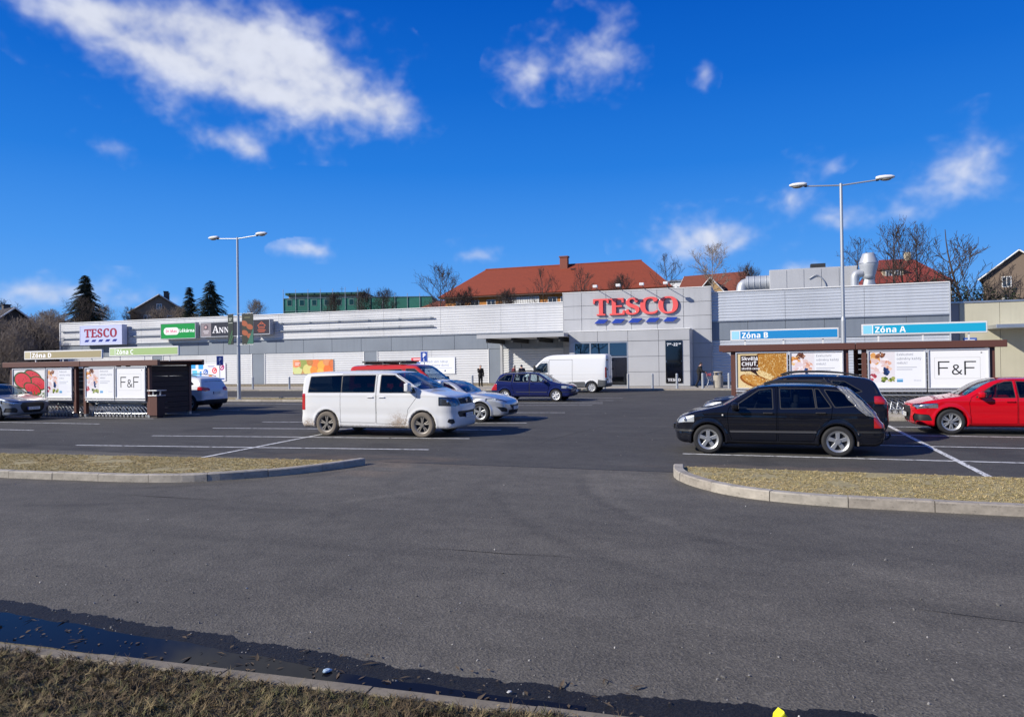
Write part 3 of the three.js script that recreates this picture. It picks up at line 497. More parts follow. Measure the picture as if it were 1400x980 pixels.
lightbox('shop_sign', 'dark lightbox with white serif capitals behind the lamp banners', -51.3, -45.5, 4.9, 6.36, .4, SZ, greyRim, canvasTex(512, 128, (c, w, h) => {
  c.fillStyle = '#33323a'; c.fillRect(0, 0, w, h); c.fillStyle = '#8d8486'; c.fillRect(0, 0, 108, h); c.fillStyle = '#5d5157'; c.beginPath(); c.arc(54, 40, 24, 0, 7); c.fill(); c.fillStyle = '#c9a9a6'; c.beginPath(); c.arc(50, 40, 13, 0, 7); c.fill(); c.fillStyle = '#d7cfcf'; c.fillRect(22, 74, 64, 8); c.fillRect(32, 92, 46, 7);
  c.fillStyle = '#f2f0f0'; c.font = 'bold 92px serif'; c.fillText('A', 122, 96); c.font = 'bold 70px serif'; c.fillText('NN', 190, 96);
}));
lightbox('bakery_sign', 'square brown lightbox with orange house emblem', -45.0, -43.1, 5.0, 6.45, .55, SZ, greyRim, canvasTex(256, 196, (c, w, h) => {
  c.fillStyle = '#3a3236'; c.fillRect(0, 0, w, h); c.strokeStyle = '#c8653f'; c.lineWidth = 9; c.beginPath(); c.moveTo(60, 84); c.lineTo(128, 28); c.lineTo(196, 84); c.moveTo(84, 78); c.lineTo(84, 120); c.lineTo(172, 120); c.lineTo(172, 78); c.moveTo(100, 56); c.lineTo(156, 56); c.moveTo(94, 96); c.lineTo(162, 96); c.stroke(); c.fillStyle = '#c8653f'; c.fillRect(60, 140, 136, 10); c.fillRect(78, 160, 100, 10);
}));
// ------------------------------------------------------------ posters
function poster(name, label, x0, x1, y0, y1, z, tex) {
  const g = thing(name, label, 'poster', [(x0 + x1) / 2, y0, z]), w = x1 - x0, h = y1 - y0; part(g, 'backing', rbox(-w / 2, w / 2, 0, h, 0, .04, .006), M.white);
  const f = new THREE.PlaneGeometry(w - .04, h - .04); f.translate(0, h / 2, .044); part(g, 'print', f, std([1, 1, 1], .45, 0, { map: tex })); return g;
}
const disc = (c, x, y, r, col) => { c.fillStyle = col; c.beginPath(); c.arc(x, y, r, 0, 7); c.fill(); };
poster('wall_poster', 'pale wall poster with coloured discs and blue shapes behind the white hatchback', -53.3, -48.9, .65, 2.4, WZ + .035, canvasTex(512, 204, (c, w, h) => {
  c.fillStyle = '#e6e4ef'; c.fillRect(0, 0, w, h); c.fillStyle = '#2d9fe0'; c.fillRect(20, 10, 70, 50); c.fillRect(130, 4, 70, 62); c.fillStyle = '#5cc0ee'; c.fillRect(40, 80, 70, 70); c.fillStyle = '#a6d6f2'; c.fillRect(110, 100, 60, 90); c.fillStyle = '#3a8ed6'; c.fillRect(150, 90, 26, 80);
  disc(c, 235, 100, 34, '#2c62b4'); disc(c, 360, 84, 36, '#d8474c'); disc(c, 462, 46, 36, '#a8286c'); disc(c, 300, 166, 32, '#e89a4a'); disc(c, 420, 156, 24, '#dfe8d8'); c.fillStyle = '#2c4e8c'; c.fillRect(440, 172, 60, 18); c.strokeStyle = '#fff'; c.lineWidth = 7; for (const [a, b] of [[235, 100], [360, 84], [462, 46]]) { c.beginPath(); c.arc(a, b, 16, 0, 5); c.stroke(); } c.fillStyle = '#8c8aa4'; c.fillRect(262, 24, 100, 6); c.fillRect(270, 36, 84, 6);
}));
poster('wall_poster', 'wall poster of oranges and melons above the car roofs', -41.2, -36.8, 1.24, 2.6, WZ + .035, canvasTex(512, 160, (c, w, h) => {
  c.fillStyle = '#b98a52'; c.fillRect(0, 0, w, h); const r = rng(4); for (const [x, y, R, k] of [[60, 110, 62, '#c9cf8a'], [40, 40, 50, '#dc9a63'], [130, 50, 56, '#8f9a4c'], [190, 110, 60, '#d2c878'], [290, 40, 52, '#e0773a'], [270, 120, 48, '#e8892e'], [370, 70, 54, '#efa43c'], [450, 110, 58, '#e56d2a'], [430, 24, 46, '#d88a58'], [350, 140, 44, '#f0b24a'], [500, 50, 44, '#d26a34'], [220, 30, 40, '#b6783c']]) { disc(c, x, y, R, k); for (let j = 0; j < 40; j++) disc(c, x + (r() - .5) * R * 1.2, y + (r() - .5) * R * 1.2, 2, 'rgba(255,235,190,.25)'); }
  c.fillStyle = 'rgba(225,120,90,.85)'; c.fillRect(18, 18, 84, 60); c.fillStyle = '#f3e7d8'; c.fillRect(30, 34, 58, 8); c.fillRect(30, 52, 46, 8);
}));
poster('wall_poster', 'white wall poster with grey writing and a red tab behind the red van', -28.9, -24.7, 1.14, 2.6, WZ + .035, canvasTex(512, 180, (c, w, h) => {
  c.fillStyle = '#e4e7ee'; c.fillRect(0, 0, w, h); c.fillStyle = '#d63c46'; c.fillRect(0, 0, 130, 34); c.fillStyle = '#fff'; c.fillRect(26, 14, 84, 8); c.fillStyle = '#7d828e'; c.font = '34px sans-serif'; c.fillText('Rádi vám nákup', 190, 58); c.fillText('dovezeme domů', 190, 98); c.fillStyle = '#a9aebb'; c.fillRect(180, 116, 300, 5); for (const x of [210, 310, 400]) disc(c, x, 148, 9, '#39405a'); c.fillStyle = '#3558a8'; c.fillRect(40, 52, 70, 16);
}));
{
  const g = thing('opening_hours_panel', 'tall black glass panel with white opening hours on the vestibule', 'sign', [-5.9, .35, -53.735]);
  part(g, 'panel', rbox(-.61, .61, 0, 3.13, 0, .05, .01), phys([.010, .010, .012], { roughness: .06, clearcoat: 1 }));
  const f = new THREE.PlaneGeometry(1.16, 3.05); f.translate(0, 1.565, .053);
  part(g, 'print', f, phys([1, 1, 1], { roughness: .08, clearcoat: .6, clearcoatRoughness: .02, map: canvasTex(232, 610, (c, w, h) => { c.fillStyle = '#08080a'; c.fillRect(0, 0, w, h); c.fillStyle = '#f4f4f6'; c.font = 'bold 58px sans-serif'; c.fillText('7', 14, 70); c.fillText('-22', 92, 70); c.font = 'bold 30px sans-serif'; c.fillText('00', 50, 50); c.fillText('00', 186, 50); c.font = 'bold 56px serif'; c.textAlign = 'center'; c.fillText('TESCO', w / 2, 590); }) }));
  part(g, 'bolt', merge([[-.55, 1.6], [.55, 1.6]].map(([x, y]) => new THREE.CylinderGeometry(.03, .03, .02, 12).rotateX(Math.PI / 2).translate(x, y, .06))), M.chrome);
}
// ------------------------------------------------------------ lamp posts
function lampPost(label, pos) {
  const g = thing('lamp_post', label, 'lamp post', pos, 0, 'double lamp posts of the car park');
  part(g, 'pole', merge([bar([0, 0, 0], [0, 3.6, 0], .105, .10, 16), bar([0, 3.6, 0], [0, 3.75, 0], .10, .075, 16), bar([0, 3.75, 0], [0, 9.5, 0], .075, .062, 16), bar([0, 0, 0], [0, .03, 0], .2, .2, 16)]), M.pole);
  for (const s of [-1, 1]) {
    part(g, 'arm', merge([bar([0, 9.42, 0], [s * 1.42, 9.52, 0], .034, .03, 10)]), M.pole);
    const prof = [[.0, -.36], [.10, -.34], [.155, -.22], [.165, 0], [.14, .2], [.07, .33], [0, .35]].map(p => new THREE.Vector2(...p));
    const hd = new THREE.LatheGeometry(prof, 20); hd.rotateZ(s * -Math.PI / 2); hd.scale(1.05, .62, 1); hd.translate(s * 1.72, 9.6, 0); hd.rotateZ(0);
    const h = part(g, 'lamp_head', hd, M.white); const ln = new THREE.SphereGeometry(.13, 16, 8, 0, 6.284, Math.PI / 2, Math.PI / 2); ln.scale(1.7, .55, 1); ln.translate(s * 1.74, 9.525, 0); part(h, 'lens', ln, std([.30, .29, .24], .3));
    part(h, 'collar', bar([s * 1.36, 9.515, 0], [s * 1.46, 9.525, 0], .05, .05, 12), M.dark);
  }
  part(g, 'hatch', rbox(-.05, .05, .5, .9, .085, .11, .005), M.galv);
  return g;
}
lampPost('double armed lamp post carrying two dark banners on the narrow grass strip', [-28.9, .09, -34.6]);
lampPost('double armed lamp post rising behind the brown trolley shelters', [3.46, 0, -33.8]);
[[-29.75, -29.15, 0], [-28.62, -27.85, 1]].forEach(([x0, x1, k]) => {
  const g = thing('lamp_banner', k ? 'dark banner with orange leaf shapes on the lamp post' : 'plain dark green banner with pale lines on the lamp post', 'banner', [(x0 + x1) / 2, 3.3, -34.6], k ? .05 : -.35);
  const w = x1 - x0; part(g, 'cloth', rbox(-w / 2, w / 2, 0, 1.78, -.01, .01, .004), M.dark);
  const f = new THREE.PlaneGeometry(w - .01, 1.76); f.translate(0, .89, .013);
  part(g, 'print', f, std([1, 1, 1], .6, 0, { map: canvasTex(96, 256, (c, W, H) => { c.fillStyle = k ? '#1d241c' : '#141f18'; c.fillRect(0, 0, W, H); if (k) { c.fillStyle = '#a4532e'; for (const [a, b] of [[20, 80], [66, 110], [24, 160], [70, 190]]) { c.beginPath(); c.ellipse(a, b, 30, 22, .5, 0, 7); c.fill(); } c.fillStyle = '#2a6a58'; c.beginPath(); c.moveTo(96, 120); c.lineTo(40, 256); c.lineTo(96, 256); c.fill(); c.fillStyle = '#6b6a4c'; c.fillRect(20, 26, 50, 8); } else { c.fillStyle = '#b9bdb4'; c.fillRect(18, 30, 56, 6); c.fillRect(18, 46, 44, 5); c.fillRect(10, 70, 74, 4); c.strokeStyle = '#2f6a3a'; c.lineWidth = 10; c.beginPath(); c.moveTo(10, 250); c.lineTo(80, 140); c.moveTo(30, 256); c.lineTo(90, 180); c.stroke(); } }) }));
  part(g, 'bracket', merge([bar([-w / 2, 1.8, 0], [w / 2, 1.8, 0], .015), bar([-w / 2, -.02, 0], [w / 2, -.02, 0], .015), bar([k ? -w / 2 - .22 : w / 2, 1.8, 0], [k ? 0 : w / 2 + .24, 1.8, 0], .015), bar([k ? -w / 2 - .22 : w / 2, -.02, 0], [k ? 0 : w / 2 + .24, -.02, 0], .015)]), M.galv);
});
// ------------------------------------------------------------ traffic signs, bollards, bin
function parkingSign(label, pos, turn, h) {
  const g = thing('parking_sign', label, 'road sign', pos, turn); part(g, 'post', bar([0, 0, -.03], [0, h, -.03], .03, .03, 10), M.galv);
  part(g, 'plate', rbox(-.3, .3, h - .8, h, 0, .02, .01), M.galv); const f = new THREE.PlaneGeometry(.58, .78); f.translate(0, h - .4, .023);
  part(g, 'face', f, std([1, 1, 1], .4, 0, { map: canvasTex(116, 156, (c, w, H) => { c.fillStyle = '#16409a'; c.fillRect(0, 0, w, H); c.strokeStyle = '#e8ecf4'; c.lineWidth = 4; c.strokeRect(5, 5, w - 10, H - 10); c.fillStyle = '#fff'; c.font = 'bold 92px sans-serif'; c.textAlign = 'center'; c.fillText('P', w / 2, 92); c.font = 'bold 22px sans-serif'; disc(c, w / 2 - 4, 112, 6, '#fff'); c.fillRect(w / 2 - 8, 118, 6, 16); c.lineWidth = 4; c.strokeStyle = '#fff'; c.beginPath(); c.arc(w / 2, 134, 10, 0, 5); c.stroke(); }) }));
}
parkingSign('blue parking sign on a thin post before the white wall poster', [-23.3, .1, -47.8], 0, 2.85);
parkingSign('blue parking sign turned edge on beside the banner lamp post', [-43.3, .1, -49.5], 1.15, 2.85);
{ const b = thing('wall_plate', 'small blue plate on the cream annex wall', 'sign', [13.9, 3.0, -57.51]); part(b, 'plate', rbox(-.4, .4, 0, .3, 0, .03, .008), std([.05, .12, .42], .5)); part(b, 'line', box(-.3, .3, .13, .18, .03, .034), M.white); }
{
  const g0 = [];
  const spots = [[-43.8, 'grey bollard farthest along the pavement behind the lamp post'], [-40.14, 'grey bollard before the blue column right of the banner lamp'], [-36.51, 'grey bollard before the fruit poster'], [-20.29, 'grey bollard beside the standing dark clothed person'], [-10.28, 'grey bollard half hidden by the white cargo van rear'], [-8.62, 'grey bollard before the glazed doors'], [-6.94, 'grey bollard between the doors and the black hours panel'], [-5.29, 'grey bollard before the black hours panel'], [-3.59, 'grey bollard beside the red handled trolley'], [-1.9, 'grey bollard beside the concrete litter bin']];
  let first; for (const [x, label] of spots) {
    if (!first) { first = thing('bollard', label, 'bollard', [x, .1, -49.75], 0, 'grey bollards along the pavement'); part(first, 'post', bar([0, 0, 0], [0, .98, 0], .085, .085, 16), M.pole); part(first, 'cap', new THREE.SphereGeometry(.085, 16, 8, 0, 6.3, 0, Math.PI / 2).scale(1, .6, 1).translate(0, .98, 0), M.pole); part(first, 'base_plate', bar([0, 0, 0], [0, .015, 0], .13, .13, 16), M.galv); }
    else copyOf(first, label, [x, .1, -49.75]);
  }
  const b = thing('concrete_bin', 'round pale concrete litter bin on the pavement by the shaded wall', 'litter bin', [-2.62, .105, -50.5]);
  part(b, 'drum', new THREE.LatheGeometry([[.26, 0], [.31, .03], [.33, .82], [.31, .86], [.26, .86]].map(p => new THREE.Vector2(...p)), 24), M.concrete);
  part(b, 'hood', new THREE.LatheGeometry([[.0, 1.12], [.27, 1.12], [.31, 1.10], [.31, 1.04], [.28, 1.03]].map(p => new THREE.Vector2(...p)), 24), M.concrete); part(b, 'strut', merge([0, 1, 2, 3].map(k => box(-.05, .05, .85, 1.05, .22, .27).rotateY(k * 1.571 + .5))), M.concrete); part(b, 'liner', bar([0, .3, 0], [0, .86, 0], .255, .255, 20), M.black);
}
// ------------------------------------------------------------ trolley shelters with advert boards and zone signs
function shelter(label, x0, x1, z, y, { endWall, over0 = .1, over1 = .1, H = 2.3 } = {}) {
  const g = thing('trolley_shelter', label, 'trolley shelter', [0, y, z]);
  for (const x of [x0 + .07, x1 - .07]) for (const d of [0, -2.1]) { const p = part(g, 'post', rbox(x - .07, x + .07, .12, H - .12, d - .07, d + .07, .008), M.brown); part(p, 'post_shoe', rbox(x - .06, x + .06, 0, .16, d - .06, d + .06, .006), M.galv); }
  part(g, 'roof_beam', rbox(x0 - over0, x1 + over1, H - .22, H, .06, .2, .012), M.brown); part(g, 'roof_beam', rbox(x0 - over0, x1 + over1, H - .22, H, -2.32, -2.2, .012), M.brown);
  for (let k = 0; k < 8; k++) part(g, 'roof_board', rbox(x0 - over0, x1 + over1, H - .10, H - .05, -2.2 + k * .282 + .006, -2.2 + (k + 1) * .282 - .006, .006), M.brownIn);
  part(g, 'side_beam', merge([rbox(x0 - .06, x0 + .06, H - .22, H - .1, -2.1, .05, .008), rbox(x1 - .06, x1 + .06, H - .22, H - .1, -2.1, .05, .008)]), M.brown);
  for (let k = 0; k < 9; k++) part(g, 'back_board', rbox(x0 + .14, x1 - .14, .3 + k * .19, .3 + (k + 1) * .19 - .012, -2.14, -2.10, .006), M.brownIn);
  if (endWall) for (let k = 0; k < 9; k++) part(g, 'side_board', rbox(x1 - .06, x1 - .02, .14 + k * .215, .14 + (k + 1) * .215 - .01, -2.03, -.07, .006), M.brownIn);
  part(g, 'guard_rail', merge([bar([x0 + .14, .62, .02], [x1 - .14, .62, .02], .03, .03, 10), bar([x0 + .14, .62, -.9], [x1 - .14, .62, -.9], .025, .025, 8)]), M.galv);
  return g;
}
const AZ = { l: [-22.3, 0], r: [-26.05, .135] };
const shC = shelter('brown timber trolley shelter under the pale green zone sign', -26.4, -22.9, AZ.l[0], 0, { endWall: true, over1: .55, over0: .02 });
const shD = shelter('brown timber trolley shelter under the beige zone sign', -30.6, -26.8, AZ.l[0], 0, { over1: .36, over0: .3 });
const shB = shelter('brown timber trolley shelter under the deep blue zone sign', -.92, 2.80, AZ.r[0], AZ.r[1], { over0: .38, over1: .19, H: 2.34 });
const shA = shelter('brown timber trolley shelter under the light blue zone sign', 3.2, 6.95, AZ.r[0], AZ.r[1], { over0: .19, over1: .3, H: 2.34 });
function zoneSign(letter, label, x0, x1, z, y, bg, sq) {
  const g = thing('zone_sign', label, 'sign', [(x0 + x1) / 2, y, z], 0), w = x1 - x0, h = .37;
  part(g, 'frame', rbox(-w / 2, w / 2, .22, .22 + h, -.04, .04, .01), M.white);
  const f = new THREE.PlaneGeometry(w - .09, h - .1); f.translate(0, .22 + h / 2, .044);
  part(g, 'face', f, std([1, 1, 1], .4, 0, { map: canvasTex(1024, 84, (c, W, H) => { c.fillStyle = bg; c.fillRect(0, 0, W, H); c.fillStyle = sq; c.fillRect(0, 0, 74, H); c.fillStyle = '#eef2f4'; c.fillRect(76, 0, 10, H); c.fillStyle = '#fff'; c.font = 'bold 82px sans-serif'; c.textBaseline = 'alphabetic'; c.save(); c.translate(100, 74); c.scale(1.0, 1); c.fillText('Zóna ' + letter, 0, 0); c.restore(); }) }));
  part(g, 'bracket', merge([-w * .36, 0, w * .36].map(x => rbox(x - .025, x + .025, 0, .24, -.03, -.0, .004))), M.white);
}
zoneSign('C', 'pale green zone sign with white letters on a brown shelter roof', -25.35, -21.75, AZ.l[0] - .3, 2.25, '#a3bd7e', '#b9cf9a');
zoneSign('D', 'beige zone sign with white letters on a brown shelter roof', -30.2, -25.75, AZ.l[0] - .3, 2.19, '#a79b76', '#c7bd9c');
zoneSign('B', 'deep blue zone sign with white letters on a brown shelter roof', -.93, 2.55, AZ.r[0] - .3, 2.42, '#2488c4', '#9ed8f0');
zoneSign('A', 'light blue zone sign with white letters on a brown shelter roof', 3.25, 6.85, AZ.r[0] - .3, 2.50, '#1ca4c8', '#8ad4ee');
// prints
const txt = (c, s, x, y, f, col) => { c.fillStyle = col; c.font = f; c.fillText(s, x, y); };
function family(c, w, h, seed) {           // people at a table with vegetables, left half; words right
  const r = rng(seed); c.fillStyle = '#f2f3f6'; c.fillRect(0, 0, w, h); c.fillStyle = '#e9e4e6'; c.fillRect(0, 10, w * .47, h * .84);
  const blob = (n, x, y, sx, sy, cols, R) => { for (let i = 0; i < n; i++) { c.fillStyle = cols[Math.floor(r() * cols.length)]; c.beginPath(); c.ellipse(x + (r() - .5) * sx, y + (r() - .5) * sy, R * (.5 + r()), R * (.5 + r()), r() * 3, 0, 7); c.fill(); } };
  blob(26, w * .10, h * .2, w * .16, h * .26, ['#e2a35c', '#d98c46', '#efc48a', '#c9792f'], 18); blob(16, w * .2, h * .1, w * .14, h * .12, ['#7a4c38', '#5d382b', '#a06a4a'], 14); blob(30, w * .2, h * .42, w * .28, h * .34, ['#f3e9ea', '#e8d5d6', '#f7f1f0', '#e4c7c0'], 22);
  blob(16, w * .36, h * .4, w * .10, h * .22, ['#e6b49a', '#d99a80', '#f0cdb8'], 13); blob(12, w * .31, h * .56, w * .08, h * .16, ['#2c4372', '#22345c', '#3a5690'], 15); blob(12, w * .06, h * .72, w * .1, h * .16, ['#c05560', '#d8848a', '#a8404c'], 13); blob(22, w * .34, h * .78, w * .22, h * .11, ['#7f8f3c', '#5f7430', '#a8ad5c', '#3f5626', '#c7c07a'], 13);
  c.fillStyle = '#f2f3f6'; c.fillRect(w * .47, 0, w, h); c.fillRect(0, h * .86, w, h);
  const T = ['Exkluzivní', 'odměny každý', 'měsíc!']; T.forEach((t, i) => txt(c, t, w * .5, h * (.13 + i * .115), `${Math.round(h * .088)}px sans-serif`, '#76797f'));
  c.fillStyle = '#b4b7bd'; c.fillRect(w * .5, h * .44, w * .36, h * .02); c.fillRect(w * .5, h * .50, w * .28, h * .02);
  c.fillStyle = '#3e8fc4'; c.fillRect(w * .5, h * .76, w * .11, h * .09); c.fillStyle = '#9cc8e6'; c.fillRect(w * .5, h * .76, w * .11, h * .045); txt(c, 'TESCO', w * .80, h * .83, `${Math.round(h * .055)}px serif`, '#a9abb4');
}
function fandf(c, w, h) { c.fillStyle = '#f5f5f4'; c.fillRect(0, 0, w, h); c.strokeStyle = '#c9c9c6'; c.lineWidth = 4; c.strokeRect(w * .09, h * .2, w * .78, h * .56); c.fillStyle = '#1a1a1c'; c.font = `${Math.round(h * .44)}px sans-serif`; c.textAlign = 'center';
  const F = (x, y, a, b) => { c.fillRect(x, y, 14, b); c.fillRect(x, y, a, 13); c.fillRect(x, y + b * .44, a * .86, 13); }; F(w * .15, h * .30, w * .20, h * .37); F(w * .60, h * .30, w * .20, h * .37); c.font = `${Math.round(h * .37)}px sans-serif`; c.fillText('&', w * .475, h * .66); c.textAlign = 'left'; c.fillStyle = '#8a8a8a'; c.fillRect(w * .88, h * .06, 14, 16); }
function bread(c, w, h) { const r = rng(8); c.fillStyle = '#e6cf9c'; c.fillRect(0, 0, w, h); const e = (x, y, a, b, t, k) => { c.fillStyle = k; c.beginPath(); c.ellipse(x, y, a, b, t, 0, 7); c.fill(); };
  e(w * .72, h * .30, w * .42, h * .46, -.5, '#9a6426'); e(w * .72, h * .28, w * .38, h * .40, -.5, '#b98238'); e(w * .38, h * .82, w * .34, h * .17, .35, '#96551f'); e(w * .38, h * .80, w * .30, h * .13, .35, '#c98f43'); e(w * .55, h * .62, w * .30, h * .08, .45, '#e8cd92'); e(w * .9, h * .85, w * .22, h * .13, .4, '#b2762e');
  for (let i = 0; i < 900; i++) { const x = w * (.15 + .85 * r()), y = h * (.02 + .96 * r()); if (x + y < w * .5) continue; c.fillStyle = ['rgba(246,226,170,.8)', 'rgba(120,70,24,.5)', 'rgba(214,164,88,.7)'][Math.floor(r() * 3)]; c.beginPath(); c.ellipse(x, y, 4 + r() * 5, 2 + r() * 2, r() * 3, 0, 7); c.fill(); }
  c.fillStyle = '#33201c'; c.fillRect(w * .07, h * .06, w * .36, h * .46); c.beginPath(); c.moveTo(w * .25, h * .5); c.lineTo(w * .44, h * .66); c.lineTo(w * .38, h * .5); c.fill(); c.fillStyle = '#fff'; c.font = `bold ${Math.round(h * .14)}px sans-serif`; c.fillText('Skvělá', w * .09, h * .2); c.font = `bold ${Math.round(h * .15)}px sans-serif`; c.fillText('CHUŤ,', w * .09, h * .36); c.font = `bold ${Math.round(h * .085)}px sans-serif`; c.fillText('skvělá cena', w * .09, h * .47); }
function melon(c, w, h) { const r = rng(3); c.fillStyle = '#e9e7e4'; c.fillRect(0, 0, w, h); for (const [x, y, a, b] of [[.62, .25, .3, .2], [.78, .5, .28, .24], [.3, .4, .3, .3], [.6, .7, .3, .2]]) { c.fillStyle = '#3f5a2a'; c.beginPath(); c.ellipse(w * x, h * y, w * a, h * b, .4, 0, 7); c.fill(); c.fillStyle = '#d8434a'; c.beginPath(); c.ellipse(w * x, h * y, w * a * .86, h * b * .84, .4, 0, 7); c.fill(); for (let i = 0; i < 14; i++) disc(c, w * (x + (r() - .5) * a), h * (y + (r() - .5) * b), 4, '#3a1d1c'); } c.fillStyle = '#4f7a3a'; for (let i = 0; i < 20; i++) { c.beginPath(); c.ellipse(w * r(), h * (.85 + r() * .15), 30, 8, r() * 3, 0, 7); c.fill(); } }
function advert(label, x0, x1, z, y, tex) {
  const g = thing('advert_board', label, 'advert board', [(x0 + x1) / 2, y, z]), w = x1 - x0, h = 1.28;
  part(g, 'frame', merge([rbox(-w / 2, w / 2, 0, .05, 0, .06, .008), rbox(-w / 2, w / 2, h - .05, h, 0, .06, .008), rbox(-w / 2, -w / 2 + .045, .05, h - .05, 0, .059, .008), rbox(w / 2 - .045, w / 2, .05, h - .05, 0, .059, .008), box(-w / 2 + .01, w / 2 - .01, .01, h - .01, .0, .02), rbox(-w / 2, w / 2, -.09, -.03, 0, .05, .008)]), std([.60, .61, .63], .4, .4));
  const f = new THREE.PlaneGeometry(w - .09, h - .10); f.translate(0, h / 2, .028);
  part(g, 'print', f, phys([.92, .92, .92], { roughness: .25, map: tex, clearcoat: .3, clearcoatRoughness: .1 })); return g;
}
const tF1 = canvasTex(512, 400, (c, w, h) => family(c, w, h, 5)), tF2 = canvasTex(512, 400, (c, w, h) => family(c, w, h, 19)), tFF = canvasTex(512, 400, fandf);
const ya = .76, yb = .135 + .82;
advert('advert board with a photo of a family, beside black initials, over the left trolley rows', -26.24, -24.66, -22.22, ya, tF1);
advert('white advert board with two black initials in a thin frame over the left trolley rows', -24.62, -23.05, -22.22, ya, tFF);
advert('advert board with a photo of people eating and grey words beside the red melon print', -28.42, -26.96, -22.22, ya, tF2);
advert('advert board printed with red melon slices', -30.4, -28.46, -22.22, ya, canvasTex(512, 400, melon));
advert('advert board printed with a brown loaf and a dark speech box', -.76, .93, -25.96, yb, canvasTex(512, 400, bread));
advert('advert board with a family photo beside the printed loaf', .97, 2.64, -25.96, yb, tF1);
advert('advert board with a family photo behind the parked red hatchback', 3.36, 5.05, -25.96, yb, tF2);
advert('white advert board with two black initials behind the parked red hatchback', 5.09, 6.79, -25.96, yb, tFF);
{ // timber bin by the left shelter, small board by the right one
  const b = thing('timber_bin', 'brown timber litter bin with a pale metal lid at the shelter corner', 'litter bin', [-22.62, 0, -22.32]);
  for (let k = 0; k < 4; k++) part(b, 'slat', rbox(-.2 + k * .1 + .004, -.2 + (k + 1) * .1 - .004, .1, .84, .17, .2, .004), M.brown); part(b, 'body', merge([box(-.2, .2, .1, .82, -.2, .165), box(-.16, .16, 0, .1, -.16, .16)]), M.brownIn); part(b, 'lid', merge([rbox(-.23, .23, .86, .9, -.23, .23, .01), rbox(-.25, .25, 1.06, 1.1, -.25, .25, .01), box(-.2, -.16, .9, 1.06, -.02, .02), box(.16, .2, .9, 1.06, -.02, .02)]), M.galv);
  const a = thing('folding_board', 'small white folding board standing by the brown shelter post', 'sign', [-1.22, .135, -25.75]);
  part(a, 'panel', rbox(-.17, .17, .02, .55, -.01, .02, .006).rotateX(-.2), M.white); part(a, 'panel', rbox(-.17, .17, .02, .55, -.01, .02, .006).rotateX(.2).translate(0, 0, -.22), M.white); part(a, 'print', merge([box(-.1, .1, .1, .17, .021, .026), box(-.14, .14, .24, .27, .021, .026)]).rotateX(-.2), M.black);
}
// ------------------------------------------------------------ shopping trolleys, nested in rows
const wire = std([.55, .57, .59], .3, .85);
function trolleyParts(g, handleMat) {
  const B = [], top = (t, s) => [lerp(-.42, .42, t), lerp(.98, .90, t), s * lerp(.27, .20, t)], bot = (t, s) => [lerp(-.30, .36, t), lerp(.52, .60, t), s * lerp(.21, .17, t)];
  const mix = (a, b, k) => a.map((v, i) => lerp(v, b[i], k));
  for (const s of [-1, 1]) { for (let k = 0; k <= 4; k++) B.push(bar(mix(bot(0, s), top(0, s), k / 4), mix(bot(1, s), top(1, s), k / 4), k === 4 ? .010 : .005, undefined, 5, false)); for (let k = 0; k <= 12; k++) B.push(bar(bot(k / 12, s), top(k / 12, s), .004, undefined, 4, false)); }
  for (let k = 0; k <= 4; k++) { B.push(bar(mix(bot(1, -1), top(1, -1), k / 4), mix(bot(1, 1), top(1, 1), k / 4), .006, undefined, 5, false)); B.push(bar(mix(bot(0, -1), top(0, -1), k / 4), mix(bot(0, 1), top(0, 1), k / 4), .005, undefined, 5, false)); }
  for (let k = 0; k <= 6; k++) { const z = lerp(-1, 1, k / 6); B.push(bar([-.30, .52, z * .21], [.36, .60, z * .17], .004, undefined, 4, false)); }
  part(g, 'basket', merge(B), wire);
  const F = []; for (const s of [-1, 1]) F.push(tube([[-.42, .98, s * .26], [-.36, .62, s * .25], [.10, .40, s * .24], [.34, .16, s * .23]], .021, 6, 10), bar([.34, .16, s * .23], [-.38, .14, s * .28], .02, undefined, 6), bar([-.38, .14, s * .28], [-.30, .52, s * .22], .013, undefined, 6)); F.push(bar([-.38, .14, -.28], [-.38, .14, .28], .013, undefined, 6));
  part(g, 'chassis', merge(F), wire); part(g, 'handle', bar([-.44, 1.0, -.27], [-.44, 1.0, .27], .02, .02, 8), handleMat || std([.02, .05, .22], .5));
  for (const [x, z] of [[.34, .23], [.34, -.23], [-.38, .28], [-.38, -.28]]) { const w = part(g, 'wheel', new THREE.CylinderGeometry(.055, .055, .03, 12).rotateX(Math.PI / 2).translate(x - .02, .055, z), std([.30, .30, .31], .5)); part(w, 'fork', rbox(x - .035, x + .005, .05, .16, z - .025, z + .025, .004), wire); }
}
{
  let first; const row = (n, x, dx, y, z, label, grp) => { for (let k = 0; k < n; k++) { const p = [x + k * dx, y, z]; if (!first) { first = thing('shopping_trolley', label, 'trolley', p, 0, grp); trolleyParts(first); } else copyOf(first, label, p, 0, grp); } };
  row(13, -25.75, .19, 0, -22.72, 'wire shopping trolley nested in the row under the white initials board', 'trolleys in the pale green zone');
  row(9, -28.7, .19, 0, -22.72, 'wire shopping trolley nested in the row under the melon and people boards', 'trolleys in the beige zone');
  row(14, 3.85, .19, .135, -26.5, 'wire shopping trolley nested in the row behind the red hatchback', 'trolleys in the light blue zone');
  row(6, .5, .19, .135, -26.5, 'wire shopping trolley nested in the row behind the black cars', 'trolleys in the deep blue zone');
  const t = thing('shopping_trolley', 'single trolley with a red handle pushed along the shaded pavement', 'trolley', [-3.05, .105, -51.55], 0.15); trolleyParts(t, std([.55, .04, .05], .5)); part(t, 'child_seat', rbox(-.42, -.1, .80, .98, -.2, .2, .03), std([.50, .04, .06], .5));
}
